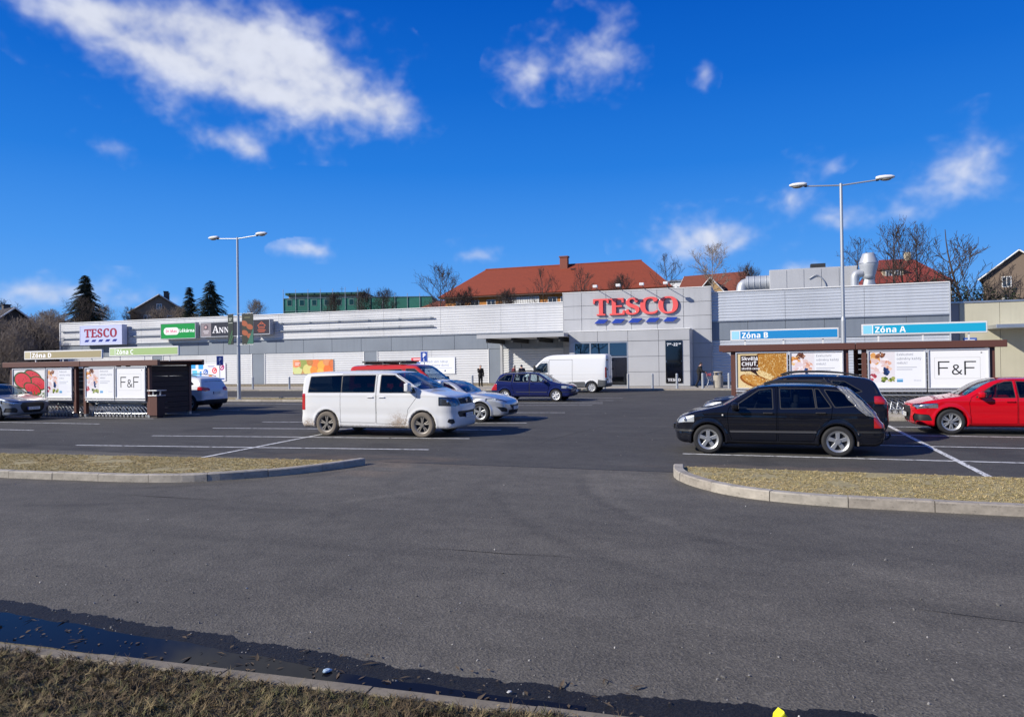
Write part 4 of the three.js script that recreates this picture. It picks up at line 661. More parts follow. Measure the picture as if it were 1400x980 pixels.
// ------------------------------------------------------------ litter
{
  const r = rng(9);
  const scrap = (label, x, y, z, mat, s, seed) => { const q = rng(seed), g = new THREE.IcosahedronGeometry(s, 2), p = g.attributes.position; for (let i = 0; i < p.count; i++) { const a = p.getX(i), b = p.getY(i), c = p.getZ(i), k = .65 + .7 * fbm(a * 30 / s * .1 + seed, (b + c) * 30 / s * .1 + 4, 3); p.setXYZ(i, a * k * 1.5, Math.max(-s * .3, b * k * .5), c * k); } g.computeVertexNormals(); solo('paper_scrap', label, 'litter', g, mat, [x, y, z], q() * 6); };
  scrap('crumpled pale blue wrapper floating in the puddle', -2.62, .022, -3.92, std([.36, .47, .56], .6), .022, 3);
  scrap('crumpled white paper beside the right grass island', 5.05, .05, -13.4, std([.62, .60, .56], .8), .08, 5);
  scrap('white paper scrap in the wet gutter', -1.42, .02, -3.99, std([.5, .5, .48], .8), .011, 8);
  const b = thing('crushed_carton', 'bright yellow and green crushed carton on the verge kerb', 'litter', [.08, .075, -3.93], .6);
  part(b, 'wrapper', prism([[-.04, 0], [.05, 0], [.055, .02], [.02, .055], [.0, .085], [-.03, .06]], -.03, .03, .008), std([.75, .72, .02], .45)); part(b, 'label', prism([[-.035, .004], [.0, .004], [-.008, .04], [-.03, .04]], .026, .034, .002), std([.04, .45, .08], .5));
}
// ------------------------------------------------------------ solid shapes from distance fields (car shells, people)
function surfaceNets(f, lo, hi, cell) {
  const n = [0, 1, 2].map(i => Math.ceil((hi[i] - lo[i]) / cell) + 1), [nx, ny, nz] = n, F = new Float32Array(nx * ny * nz), id = new Int32Array(nx * ny * nz).fill(-1), p = [], q = [];
  for (let k = 0, o = 0; k < nz; k++) for (let j = 0; j < ny; j++) for (let i = 0; i < nx; i++, o++) F[o] = f(lo[0] + i * cell, lo[1] + j * cell, lo[2] + k * cell);
  const sx = 1, sy = nx, sz = nx * ny, C = [0, sx, sy, sx + sy, sz, sx + sz, sy + sz, sx + sy + sz], E = [[0, 1], [2, 3], [4, 5], [6, 7], [0, 2], [1, 3], [4, 6], [5, 7], [0, 4], [1, 5], [2, 6], [3, 7]];
  for (let k = 0; k < nz - 1; k++) for (let j = 0; j < ny - 1; j++) for (let i = 0; i < nx - 1; i++) {
    const o = i + j * sy + k * sz; let m = 0; for (let c = 0; c < 8; c++) if (F[o + C[c]] < 0) m |= 1 << c; if (m === 0 || m === 255) continue;
    let x = 0, y = 0, z = 0, w = 0; for (const [a, b] of E) { if (((m >> a) & 1) === ((m >> b) & 1)) continue; const fa = F[o + C[a]], t = fa / (fa - F[o + C[b]]); x += lerp(a & 1, b & 1, t); y += lerp((a >> 1) & 1, (b >> 1) & 1, t); z += lerp(a >> 2, b >> 2, t); w++; }
    id[o] = p.length / 3; p.push(lo[0] + (i + x / w) * cell, lo[1] + (j + y / w) * cell, lo[2] + (k + z / w) * cell);
  }
  const quad = (a, b, c, d, flip) => { if (a < 0 || b < 0 || c < 0 || d < 0) return; flip ? q.push(a, c, b, a, d, c) : q.push(a, b, c, a, c, d); };
  for (let k = 1; k < nz - 1; k++) for (let j = 1; j < ny - 1; j++) for (let i = 1; i < nx - 1; i++) {
    const o = i + j * sy + k * sz, s = F[o] < 0;
    if (s !== F[o + sx] < 0) quad(id[o - sy - sz], id[o - sz], id[o], id[o - sy], !s);
    if (s !== F[o + sy] < 0) quad(id[o - sx - sz], id[o - sx], id[o], id[o - sz], !s);
    if (s !== F[o + sz] < 0) quad(id[o - sx - sy], id[o - sy], id[o], id[o - sx], !s);
  }
  const N = new Array(p.length), e = cell * .22;
  for (let v = 0; v < p.length; v += 3) for (let it = 0; it < 3; it++) {
    const x = p[v], y = p[v + 1], z = p[v + 2], gx = (f(x + e, y, z) - f(x - e, y, z)) / (2 * e), gy = (f(x, y + e, z) - f(x, y - e, z)) / (2 * e), gz = (f(x, y, z + e) - f(x, y, z - e)) / (2 * e), g2 = gx * gx + gy * gy + gz * gz + 1e-9, l = Math.sqrt(g2);
    if (it < 2) { const s = clamp(f(x, y, z) / g2, -cell * .5 / l, cell * .5 / l); p[v] -= gx * s; p[v + 1] -= gy * s; p[v + 2] -= gz * s; } else { N[v] = gx / l; N[v + 1] = gy / l; N[v + 2] = gz / l; }
  }
  return { p, n: N, i: q };
}
function cut(m, sd) {         // [inside, outside] of a mesh along the zero line of sd(x, y, z, normal)
  const nv = m.p.length / 3, d = new Float32Array(nv), out = [{ p: [], n: [], i: [] }, { p: [], n: [], i: [] }], map = [new Int32Array(nv).fill(-1), new Int32Array(nv).fill(-1)], em = [new Map(), new Map()];
  for (let v = 0; v < nv; v++) { d[v] = sd(m.p[3 * v], m.p[3 * v + 1], m.p[3 * v + 2], m.n[3 * v], m.n[3 * v + 1], m.n[3 * v + 2]); if (Math.abs(d[v]) < 1e-6) d[v] = 1e-6; }
  const put = (s, v) => { if (map[s][v] < 0) { const o = out[s]; map[s][v] = o.p.length / 3; o.p.push(m.p[3 * v], m.p[3 * v + 1], m.p[3 * v + 2]); o.n.push(m.n[3 * v], m.n[3 * v + 1], m.n[3 * v + 2]); } return map[s][v]; };
  const mid = (s, a, b) => { if (a > b) [a, b] = [b, a]; const k = a * nv + b; let r = em[s].get(k); if (r === undefined) { const t = d[a] / (d[a] - d[b]), o = out[s]; r = o.p.length / 3; for (let c = 0; c < 3; c++) { o.p.push(lerp(m.p[3 * a + c], m.p[3 * b + c], t)); } const nn = [0, 1, 2].map(c => lerp(m.n[3 * a + c], m.n[3 * b + c], t)), l = Math.hypot(...nn) || 1; o.n.push(nn[0] / l, nn[1] / l, nn[2] / l); em[s].set(k, r); } return r; };
  for (let t = 0; t < m.i.length; t += 3) {
    const T = [m.i[t], m.i[t + 1], m.i[t + 2]], S = T.map(v => d[v] < 0 ? 0 : 1);
    if (S[0] === S[1] && S[1] === S[2]) { out[S[0]].i.push(put(S[0], T[0]), put(S[0], T[1]), put(S[0], T[2])); continue; }
    for (const s of [0, 1]) { const poly = []; for (let k = 0; k < 3; k++) { const a = T[k], b = T[(k + 1) % 3]; if (S[k] === s) poly.push(put(s, a)); if (S[k] !== S[(k + 1) % 3]) poly.push(mid(s, a, b)); } for (let k = 1; k < poly.length - 1; k++) out[s].i.push(poly[0], poly[k], poly[k + 1]); }
  }
  return out;
}
function shellGeo(m, off = 0) {
  const p = new Float32Array(m.p.length), uv = new Float32Array(m.p.length / 3 * 2); for (let k = 0; k < p.length; k++) p[k] = m.p[k] + m.n[k] * off; for (let k = 0; k < uv.length / 2; k++) { uv[2 * k] = p[3 * k]; uv[2 * k + 1] = p[3 * k + 1]; }
  const g = new THREE.BufferGeometry(); g.setAttribute('position', new THREE.BufferAttribute(p, 3)); g.setAttribute('normal', new THREE.BufferAttribute(Float32Array.from(m.n), 3)); g.setAttribute('uv', new THREE.BufferAttribute(uv, 2)); g.setIndex(m.i); return g;
}
function polySD(pts) {
  const n = pts.length; return (x, y) => { let d = 1e9, s = 1; for (let i = 0, j = n - 1; i < n; j = i++) { const ax = pts[i][0], ay = pts[i][1], ex = pts[j][0] - ax, ey = pts[j][1] - ay, wx = x - ax, wy = y - ay, t = clamp((wx * ex + wy * ey) / (ex * ex + ey * ey + 1e-12)), bx = wx - ex * t, by = wy - ey * t, q = bx * bx + by * by; if (q < d) d = q; const c1 = y >= ay, c2 = y < pts[j][1], c3 = ex * wy > ey * wx; if ((c1 && c2 && c3) || (!c1 && !c2 && !c3)) s = -s; } return s * Math.sqrt(d); };
}
function cached(fn, x0, x1, y0, y1, h) { const nx = Math.ceil((x1 - x0) / h) + 2, ny = Math.ceil((y1 - y0) / h) + 2, A = new Float32Array(nx * ny); for (let j = 0; j < ny; j++) for (let i = 0; i < nx; i++) A[j * nx + i] = fn(x0 + i * h, y0 + j * h); return (x, y) => { const u = clamp((x - x0) / h, 0, nx - 1.001), v = clamp((y - y0) / h, 0, ny - 1.001), i = Math.floor(u), j = Math.floor(v), a = u - i, b = v - j, o = j * nx + i; return (A[o] * (1 - a) + A[o + 1] * a) * (1 - b) + (A[o + nx] * (1 - a) + A[o + nx + 1] * a) * b; }; }
const smax = (a, b, k) => { const h = Math.max(k - Math.abs(a - b), 0) / k; return Math.max(a, b) + h * h * k * .25; };
const smin = (a, b, k) => { const h = Math.max(k - Math.abs(a - b), 0) / k; return Math.min(a, b) - h * h * k * .25; };
const rounded = (pts, sub = 5, t = .5) => { const v = new THREE.CatmullRomCurve3(pts.map(p => V(p[0], p[1], 0)), false, 'centripetal', t).getPoints((pts.length - 1) * sub); return v.map(p => [p.x, p.y]); };
function polyline(pts) { return x => { if (x <= pts[0][0]) return pts[0][1]; for (let i = 1; i < pts.length; i++) if (x <= pts[i][0]) return lerp(pts[i - 1][1], pts[i][1], (x - pts[i - 1][0]) / (pts[i][0] - pts[i - 1][0])); return pts[pts.length - 1][1]; }; }

// ------------------------------------------------------------ vehicles
const paintMat = (c, o = {}) => phys(c, { roughness: .38, specularIntensity: .04, metalness: 0, clearcoat: 1, clearcoatRoughness: .03, ...o });
const glassM = { clear: phys([.62, .70, .72], { roughness: .01, transmission: 1, thickness: 0, ior: 1.52 }), dim: phys([.34, .40, .44], { roughness: .01, transmission: 1, thickness: 0, ior: 1.52 }), tint: phys([.10, .12, .135], { roughness: .01, transmission: 1, thickness: 0, ior: 1.52 }) };
const reflM = std([.62, .62, .60], .35, .35), lensM = phys([.92, .94, .96], { roughness: .02, transmission: 1, thickness: 0, ior: 1.45 });
const tailM = phys([.42, .012, .014], { roughness: .12, clearcoat: 1, clearcoatRoughness: .02 }), inside_ = std([.03, .03, .033], .9), trimM = std([.018, .018, .019], .55), silverRim = std([.40, .41, .42], .38, .7), darkRim = std([.10, .10, .105], .45, .6);
function wheelGeo(R, w, spokes, kind) {
  const rr = R * .66, t = new THREE.LatheGeometry([[rr, -w * .42], [rr + .015, -w * .47], [R * .86, -w * .5], [R - .018, -w * .47], [R, -w * .36], [R, w * .36], [R - .018, w * .47], [R * .86, w * .5], [rr + .015, w * .47], [rr, w * .42]].map(p => new THREE.Vector2(...p)), 40); t.rotateX(Math.PI / 2);
  const lip = new THREE.LatheGeometry([[rr - .02, -w * .4], [rr - .03, w * .1], [rr - .035, w * .34], [rr - .012, w * .40], [rr + .012, w * .46], [rr + .016, w * .47], [rr + .002, w * .40]].map(p => new THREE.Vector2(...p)), 40); lip.rotateX(Math.PI / 2);
  const parts = [lip, new THREE.CylinderGeometry(R * .17, R * .19, .05, 20).rotateX(Math.PI / 2).translate(0, 0, w * .34)];
  for (let k = 0; k < spokes; k++) {
    const a0 = kind === 'wide' ? .115 : kind === 'twin' ? .05 : .085, a1 = kind === 'wide' ? .14 : kind === 'twin' ? .06 : .12, defs = kind === 'twin' ? [-.17, .17] : [0];
    for (const o of defs) { const g = prism([[R * .12, -a0 * R], [rr - .015, -a1 * R], [rr - .015, a1 * R], [R * .12, a0 * R]], w * .24, w * .37, .008); if (o) g.rotateZ(o); g.rotateZ(k * 6.2832 / spokes + Math.PI / 2); parts.push(g); }
  }
  const back = new THREE.CylinderGeometry(rr - .03, rr - .03, .02, 28).rotateX(Math.PI / 2).translate(0, 0, w * .05);
  const bolts = merge(Array.from({ length: 5 }, (_, k) => new THREE.CylinderGeometry(.011, .011, .02, 8).rotateX(Math.PI / 2).translate(Math.cos(k * 1.2566) * R * .12, Math.sin(k * 1.2566) * R * .12, w * .41)));
  return { t, rim: merge(parts), back, bolts };
}
function vehicle(S) {
  const g = thing(S.name, S.label, S.category || 'car', [S.at[0], S.at[1] || 0, S.at[2]], S.turn || 0);
  const W = S.W, L2 = S.L / 2, cell = S.cell || .035, prof = rounded(S.prof, 6), y0 = Math.min(...S.prof.map(p => p[1]));
  const side = cached(polySD(prof), -L2 - .3, L2 + .3, 0, S.H + .2, .01);
  const nb = S.noseBlunt ?? .55, plan = cached(polySD([[L2 + .03, -.6], [L2 + .03, .1], ...rounded([[L2 + .025, W * .3], [L2 - .02, W * nb], [L2 - .14, W * .82], [L2 - .42, W * .955], [L2 * .45, W]], 5), [0, W * 1.003], ...rounded([[-L2 * .5, W], [-L2 + .3, W * (S.tailW ?? .965)], [-L2 + .07, W * .88], [-L2 + .0, W * .66], [-L2 - .025, W * .3]], 5), [-L2 - .03, .1], [-L2 - .03, -.6]]), -L2 - .3, L2 + .3, -.1, W + .3, .01);
  const hwf = polyline(S.sect.map(([y, k]) => [y, k * W])), front = cached(polySD([[-.5, y0 - .02], [.05, y0 - .02], ...S.sect.map(([y, k]) => [k * W, y]), [.05, S.H + .06], [-.5, S.H + .06]].map(p => [p[1], p[0]])), 0, S.H + .2, -.1, W + .3, .01);
  const R = S.wheel.R, xa = [S.wheel.f, S.wheel.r], Ra = R * (S.arch ?? 1.13), wy = R, cur = S.curve ?? .11, zin = W - .34;
  const f = (x, y, z) => {
    const az = Math.abs(z), xs = x + clamp(x / .7, -1, 1) * cur * az * az; let d = smax(smax(plan(x, az), front(y, az), .09), side(xs, y), S.soft ?? .10);
    const wst = S.waist ?? [.42, .62]; d += .010 * Math.exp(-(((y - (wst[0] + wst[1]) / 2) / .11) ** 2)) * clamp((az - .4) / .2) - .008 * Math.exp(-(((y - (S.belt - .07)) / .035) ** 2)) * clamp((az - .4) / .2);
    if (az > zin - .1) for (const xc of xa) { const r = Math.hypot(x - xc, y - wy); d -= (S.flare ?? .014) * Math.exp(-(((r - Ra - .03) / .04) ** 2)); d = Math.max(d, Math.min(1, Math.min(Ra - r, az - zin))); }
    return d;
  };
  let m = surfaceNets(f, [-L2 - .1, y0 - .1, -W - .1], [L2 + .1, S.H + .1, W + .1], cell);
  const take = (sd, off, name, mat, par = g, bySide = false) => {
    const [a, b] = cut(m, sd); m = b; if (!a.i.length) return null; const made = [];
    for (const q of bySide ? cut(a, (x, y, z) => z) : [a]) if (q.i.length) made.push(Object.assign(part(par, name, shellGeo(q, off), mat), { shell: q })); return made;
  };
  const sideOnly = (pd, dz = .10) => (x, y, z) => Math.max(pd(x, y), hwf(y) - dz - Math.abs(z));
  for (const w of S.windows) { const pd = polySD(w.p), z0 = sideOnly(pd); take(z0, -.004, 'side_window', w.m || glassM.dim, g, true); take((x, y, z) => z0(x, y, z) - .018, 0, 'window_trim', trimM, g, true); }
  const scr = (pts, inn) => { const pd = polySD(pts); return (x, y, z) => Math.max(pd(x + clamp(x / .7, -1, 1) * cur * z * z, y), Math.abs(z) - (hwf(y) - inn)); };
  if (S.windscreen) { const q = scr(S.windscreen, .075); take(q, -.004, 'windscreen', S.frontGlass || glassM.clear); take((x, y, z) => q(x, y, z) - .02, 0, 'windscreen_trim', trimM); }
  if (S.rearscreen) { const q = scr(S.rearscreen, S.rearIn ?? .10); take(q, -.004, 'rear_window', glassM.tint); take((x, y, z) => q(x, y, z) - .015, 0, 'window_trim', trimM); }
  for (const l of S.head || []) { const pd = polySD(l.p), sd = (x, y, z) => Math.max(pd(Math.abs(z), y), l.x - x); const [a, b] = cut(m, sd); m = b; for (const q of cut(a, (x, y, z) => z)) if (q.i.length) { const h = part(g, 'headlight', shellGeo(q, .003), lensM); part(h, 'reflector', shellGeo(q, -.03), l.m || reflM); let cx = 0, cy = 0, cz = 0, n = q.p.length / 3; for (let k = 0; k < n; k++) { cx += q.p[3 * k] / n; cy += q.p[3 * k + 1] / n; cz += q.p[3 * k + 2] / n; } part(h, 'bulb', merge((l.spots || [0]).map(o => new THREE.SphereGeometry(l.r || .045, 12, 8).scale(.5, 1, 1).translate(cx - .03, cy, cz + Math.sign(cz) * o))), M.chrome); } }
  for (const l of S.tail || []) { const pd = polySD(l.p); take((x, y, z) => Math.max(pd(Math.abs(z), y), x - l.x), .004, 'tail_light', l.m || tailM, g, true); }
  for (const r of S.regions || []) { const pd = polySD(r.p); const sd = r.v === 'front' ? (x, y, z) => Math.max(pd(Math.abs(z), y), r.x - x) : r.v === 'rear' ? (x, y, z) => Math.max(pd(Math.abs(z), y), x - r.x) : sideOnly(pd, r.dz ?? .2); take(sd, r.off ?? 0, r.name, r.m || trimM, g, r.v === 'side'); }
  // lower valance and sills
  if (S.sill) take((x, y) => y - S.sill, 0, 'underbody', trimM);
  const seal = S.seal ?? .005;
  for (const dd of S.doors || []) { const pd = polySD(dd.p), sd = sideOnly(pd, .3); const made = take((x, y, z) => sd(x, y, z) + seal, 0, dd.name || 'door', S.paint, g, true) || []; take((x, y, z) => Math.max(sd(x, y, z) - seal, .45 - Math.abs(z)), -.014, 'door_seal', M.rubber, g, true);
    if (dd.h) for (const dm of made) { const s = Math.sign(dm.shell.p[2]) || 1; let zz = W * 1.1; while (f(dd.h[0], dd.h[1], s * zz) > 0 && zz > .4) zz -= .005; part(dm, 'door_handle', rbox(dd.h[0] - .095, dd.h[0] + .095, dd.h[1] - .014, dd.h[1] + .016, s * (zz + .035), s * (zz - .01), .012), dd.hm || S.paint); } delete made.shell; }
  g.traverse(o => { delete o.shell; });
  for (const c of S.creases || []) { const pd = polySD(c.p); take((x, y, z) => Math.abs(Math.max(pd(Math.abs(z), y), c.x - x)) - .004, -.01, 'panel_gap', M.rubber); }
  if (S.bonnet) { const q = scr(S.bonnet, .13); take((x, y, z) => q(x, y, z) + .004, 0, 'bonnet', S.paint); take((x, y, z) => q(x, y, z) - .004, -.012, 'panel_gap', M.rubber); }
  part(g, 'body', shellGeo(m), S.paint);
  // wheels
  const wg = wheelGeo(R, S.wheel.w || .2, S.wheel.n || 5, S.wheel.kind);
  for (const x of xa) for (const s of [-1, 1]) { const wgp = new THREE.Group(); wgp.name = 'wheel'; wgp.position.set(x, R, s * (W - (S.wheel.w || .2) / 2 - .015)); if (s < 0) wgp.rotation.y = Math.PI; g.add(wgp); part(wgp, 'tyre', wg.t, S.wheel.tyreM || M.rubber); part(wgp, 'rim', wg.rim, S.wheel.m || silverRim); part(wgp, 'brake_disc', wg.back, M.dark); part(wgp, 'wheel_bolts', wg.bolts, M.dark); }
  // cabin
  const yb = S.belt, fx = S.seatX ?? .1; const seat = (x, z, w = .24) => [rbox(x - .25, x + .25, yb - .62, yb - .45, z - w, z + w, .06), rbox(x - .36, x - .22, yb - .5, yb + .12, z - w, z + w, .06).rotateZ(0), rbox(x - .38, x - .27, yb + .10, yb + .32, z - .12, z + .12, .05)];
  part(g, 'seats', merge([...seat(fx, .36), ...seat(fx, -.36), ...(S.oneRow ? [] : seat(fx - .85, 0, .58))]), inside_);
  part(g, 'dashboard', merge([rbox(fx + .62, fx + 1.0, yb - .4, yb - .04, -W * .8, W * .8, .08), new THREE.TorusGeometry(.18, .018, 8, 24).rotateY(Math.PI / 2).rotateZ(.4).translate(fx + .5, yb - .02, .36 * (S.steer ?? -1))]), inside_);
  // mirrors
  if (S.mirror) for (const s of [-1, 1]) { const [mx, my] = S.mirror, z = hwf(my) ; const mm = part(g, 'mirror', merge([rbox(mx - .07, mx + .07, my - .02, my + (S.mirrorH || .15), s * (z + .05), s * (z + .25), .05, 3), rbox(mx - .03, mx + .05, my - .03, my + .03, s * (z - .04), s * (z + .08), .015)]), S.mirrorM || S.paint); part(mm, 'mirror_glass', rbox(mx - .076, mx - .068, my, my + (S.mirrorH || .15) - .02, s * (z + .07), s * (z + .23), .003), M.chrome); }
  const noseAt = (y, z, dir) => { let x = dir * (L2 + .1); while (f(x, y, z) > 0 && Math.abs(x) > .3) x -= dir * .005; return x; };
  const plateTex = vehicle.plate ||= canvasTex(208, 48, (c, w, h) => { c.fillStyle = '#e9e9e4'; c.fillRect(0, 0, w, h); c.fillStyle = '#2b4fa8'; c.fillRect(0, 0, 18, h); c.fillStyle = '#34343a'; for (const [x, k] of [[30, 14], [50, 10], [66, 15], [96, 12], [114, 14], [134, 10], [150, 14], [170, 14]]) { c.fillRect(x, 10, k, 5); c.fillRect(x, 10, 5, 28); c.fillRect(x, 33, k, 5); } });
  for (const [dir, y] of [[1, S.plateF], [-1, S.plateR]]) if (y) { const x = noseAt(y, 0, dir), p = part(g, 'number_plate', rbox(x - .012, x + .012, y - .057, y + .057, -.26, .26, .004).translate(dir * .012, 0, 0), M.black); const q = new THREE.PlaneGeometry(.51, .107).rotateY(dir * Math.PI / 2).translate(x + dir * .0265, y, 0); part(p, 'plate_face', q, std([1, 1, 1], .4, 0, { map: plateTex })); }
  if (S.rails) for (const s of [-1, 1]) part(g, 'roof_rail', tube(S.rails.map(([x, y]) => [x, y, s * S.railZ]), .018, 8, 18), S.railM || trimM);
  if (S.extra) S.extra(g, { f, hwf, noseAt });
  return g;
}
// car sections: [height, share of half width]
const secCar = H => [[.17, .88], [.26, .955], [.42, .985], [.60, 1], [.78, .985], [.93, .95], [H - .10, .745], [H - .03, .66], [H + .01, .45], [H + .03, .2]];
const secVan = H => [[.20, .90], [.30, .965], [.50, .995], [.80, 1], [1.05, .985], [1.20, .965], [H - .16, .85], [H - .07, .78], [H - .01, .60], [H + .02, .3]];
const mudTex = dataTex(1024, 512, (x, y) => { // dried mud thrown up behind the front wheel, and a dusty lower edge
  const X = (x / 1024 - .5) * 5.2, Y = y / 512 * 2.1, n = fbm(x / 14, y / 14, 4), n2 = fbm(x / 4, y / 4, 3);
  const a = Math.exp(-(((X - .78) / .34) ** 2) - (((Y - .42) / .26) ** 2)), b = Math.exp(-(((Y - .27) / .07) ** 2)) * .55, c = Math.exp(-(((X + 2.1) / .25) ** 2) - (((Y - .36) / .14) ** 2)) * .9, k = sstep(.50, .74, fbm(x / 2.2, y / 2.2, 2) * .55 + n * .22 + n2 * .2 + .26 * (a + b + c) - .05) * clamp((a + b + c) * 1.4) * .88;
  return [lerp(1, .42, k), lerp(1, .30, k), lerp(1, .20, k)];
});
mudTex.repeat.set(1 / 5.2, 1 / 2.1); mudTex.offset.set(.5, 0);
const whiteVan = paintMat([.68, .68, .665], { map: mudTex });
const van = { L: 4.9, W: .95, H: 1.88, belt: 1.2, cell: .03, soft: .09, curve: .10, noseBlunt: .62, tailW: .985, waist: [.5, .75],
  prof: [[2.28, .22], [2.40, .27], [2.45, .42], [2.45, .60], [2.42, .82], [2.36, .98], [2.24, 1.09], [2.0, 1.16], [1.62, 1.245], [1.48, 1.30], [1.05, 1.57], [.72, 1.765], [.5, 1.835], [.1, 1.87], [-1.2, 1.88], [-2.05, 1.855], [-2.3, 1.80], [-2.36, 1.70], [-2.42, 1.2], [-2.45, .7], [-2.45, .35], [-2.36, .22]],
  sect: secVan(1.88), wheel: { f: 1.47, r: -1.50, R: .34, w: .235, n: 5, kind: 'twin', m: std([.20, .185, .165], .5, .5), tyreM: std([.17, .145, .115], .95, 0, { map: rep(grain, 3) }) }, arch: 1.15, flare: .01, sill: .245,
  windscreen: [[1.46, 1.30], [1.53, 1.36], [.76, 1.80], [.66, 1.79]].map(p => p), mirror: [1.12, 1.25], mirrorH: .22, seatX: .35,
  rearscreen: [[-2.2, 1.28], [-2.6, 1.28], [-2.6, 1.72], [-2.2, 1.72]], rearIn: .16,
  windows: [{ p: [[-2.10, 1.22], [-2.06, 1.70], [-1.05, 1.73], [-1.03, 1.22]], m: glassM.tint }, { p: [[-1.01, 1.22], [-1.02, 1.73], [.02, 1.73], [.02, 1.22]], m: glassM.tint }, { p: [[.20, 1.21], [.20, 1.73], [.60, 1.72], [1.22, 1.31], [1.27, 1.21]], m: glassM.dim }],
  doors: [{ p: [[.09, .36], [.09, 1.78], [.62, 1.78], [1.30, 1.30], [1.33, 1.1], [1.05, .75], [.98, .36]], h: [.26, 1.08] }, { p: [[-1.05, .38], [-1.05, 1.78], [.07, 1.78], [.07, .38]], name: 'sliding_door', h: [-.10, 1.08] }],
  head: [{ p: [[.46, .86], [.47, 1.02], [.62, 1.06], [1.0, 1.10], [1.0, .86], [.7, .83]], x: 1.95, m: std([.16, .17, .19], .2, .8), spots: [-.08, .08], r: .055 }],
  tail: [{ p: [[.80, .72], [.80, 1.18], [1.1, 1.18], [1.1, .72]], x: -2.2 }],
  regions: [{ name: 'grille', v: 'front', x: 1.9, p: [[-.1, .88], [.44, .88], [.45, 1.02], [.40, 1.04], [-.1, 1.035]], off: -.015 }, { name: 'air_intake', v: 'front', x: 2.0, p: [[-.1, .52], [.55, .54], [.62, .66], [.58, .70], [-.1, .69]], off: -.02 }, { name: 'fog_light', v: 'front', x: 1.7, p: [[.72, .40], [.80, .36], [.86, .42], [.84, .5], [.76, .5]], off: -.01, m: M.dark }],
  bonnet: [[1.66, 1.0], [1.60, 1.35], [2.25, 1.16], [2.32, 1.05], [2.2, 1.0]],
  plateF: .58, plateR: .8,
  extra: (g, { noseAt }) => { part(g, 'grille_bar', merge([.91, .96, 1.005].map(y => { const x = noseAt(y, .1, 1); return rbox(x - .02, x + .012, y - .008, y + .008, -.42, .42, .005); })), trimM); part(g, 'badge', new THREE.CylinderGeometry(.055, .055, .02, 20).rotateZ(Math.PI / 2).translate(noseAt(.96, 0, 1) + .012, .96, 0), M.chrome); part(g, 'wiper', merge([bar([1.56, 1.315, .1], [1.36, 1.43, .62], .009), bar([1.56, 1.315, -.5], [1.36, 1.43, .05], .009)]), M.black); } };
vehicle({ ...van, name: 'passenger_van', category: 'van', label: 'white passenger van with muddy door and dark rear glass parked in a stall', H: 1.81, sect: secVan(1.81), prof: van.prof.map(([x, y]) => [x, y > 1.25 ? 1.25 + (y - 1.25) * .89 : y]), windscreen: [[1.46, 1.29], [1.53, 1.345], [.76, 1.735], [.66, 1.725]], windows: van.windows.map(w => ({ ...w, p: w.p.map(([x, y]) => [x, y > 1.25 ? 1.25 + (y - 1.25) * .89 : y]) })), doors: van.doors.map(w => ({ ...w, p: w.p.map(([x, y]) => [x, y > 1.25 ? 1.25 + (y - 1.25) * .89 : y]) })), at: [-10.02, 0, -18.28], paint: whiteVan, extra: (g, t) => { van.extra(g, t); const p = part(g, 'seat_cushion', rbox(.90, 1.04, 1.14, 1.48, -.50, -.14, .07).rotateZ(0), std([.52, .05, .05], .8), 'bright red cover on the front seat'); } });
const redPaint = paintMat([.50, .035, .03]);
vehicle({ ...van, H: 2.0, name: 'red_van', category: 'van', label: 'red van with a black roof rack behind the white van', at: [-13.25, 0, -25.95], paint: redPaint, cell: .04, seal: .008, mirrorM: trimM, sect: secVan(2.0),
  prof: van.prof.map(([x, y]) => [x, y > 1.25 ? y + .12 * clamp((y - 1.25) / .5) : y]), windscreen: [[1.46, 1.30], [1.53, 1.36], [.76, 1.92], [.66, 1.91]],
  windows: [{ p: [[-2.05, 1.25], [-2.02, 1.76], [.02, 1.78], [.02, 1.25]], m: glassM.tint }, { p: [[.20, 1.23], [.20, 1.80], [.58, 1.80], [1.22, 1.34], [1.27, 1.23]], m: glassM.dim }],
  wheel: { ...van.wheel, tyreM: M.rubber }, extra: (g, t) => { van.extra(g, t); part(g, 'roof_rack', merge([rbox(-1.9, .1, 2.06, 2.12, .5, .56, .02), rbox(-1.9, .1, 2.06, 2.12, -.56, -.5, .02), ...[-1.7, -.9, -.1].map(x => rbox(x - .04, x + .04, 2.0, 2.10, -.66, .66, .01)), rbox(-1.85, -.05, 2.05, 2.13, -.4, .4, .03)]), M.black); } });

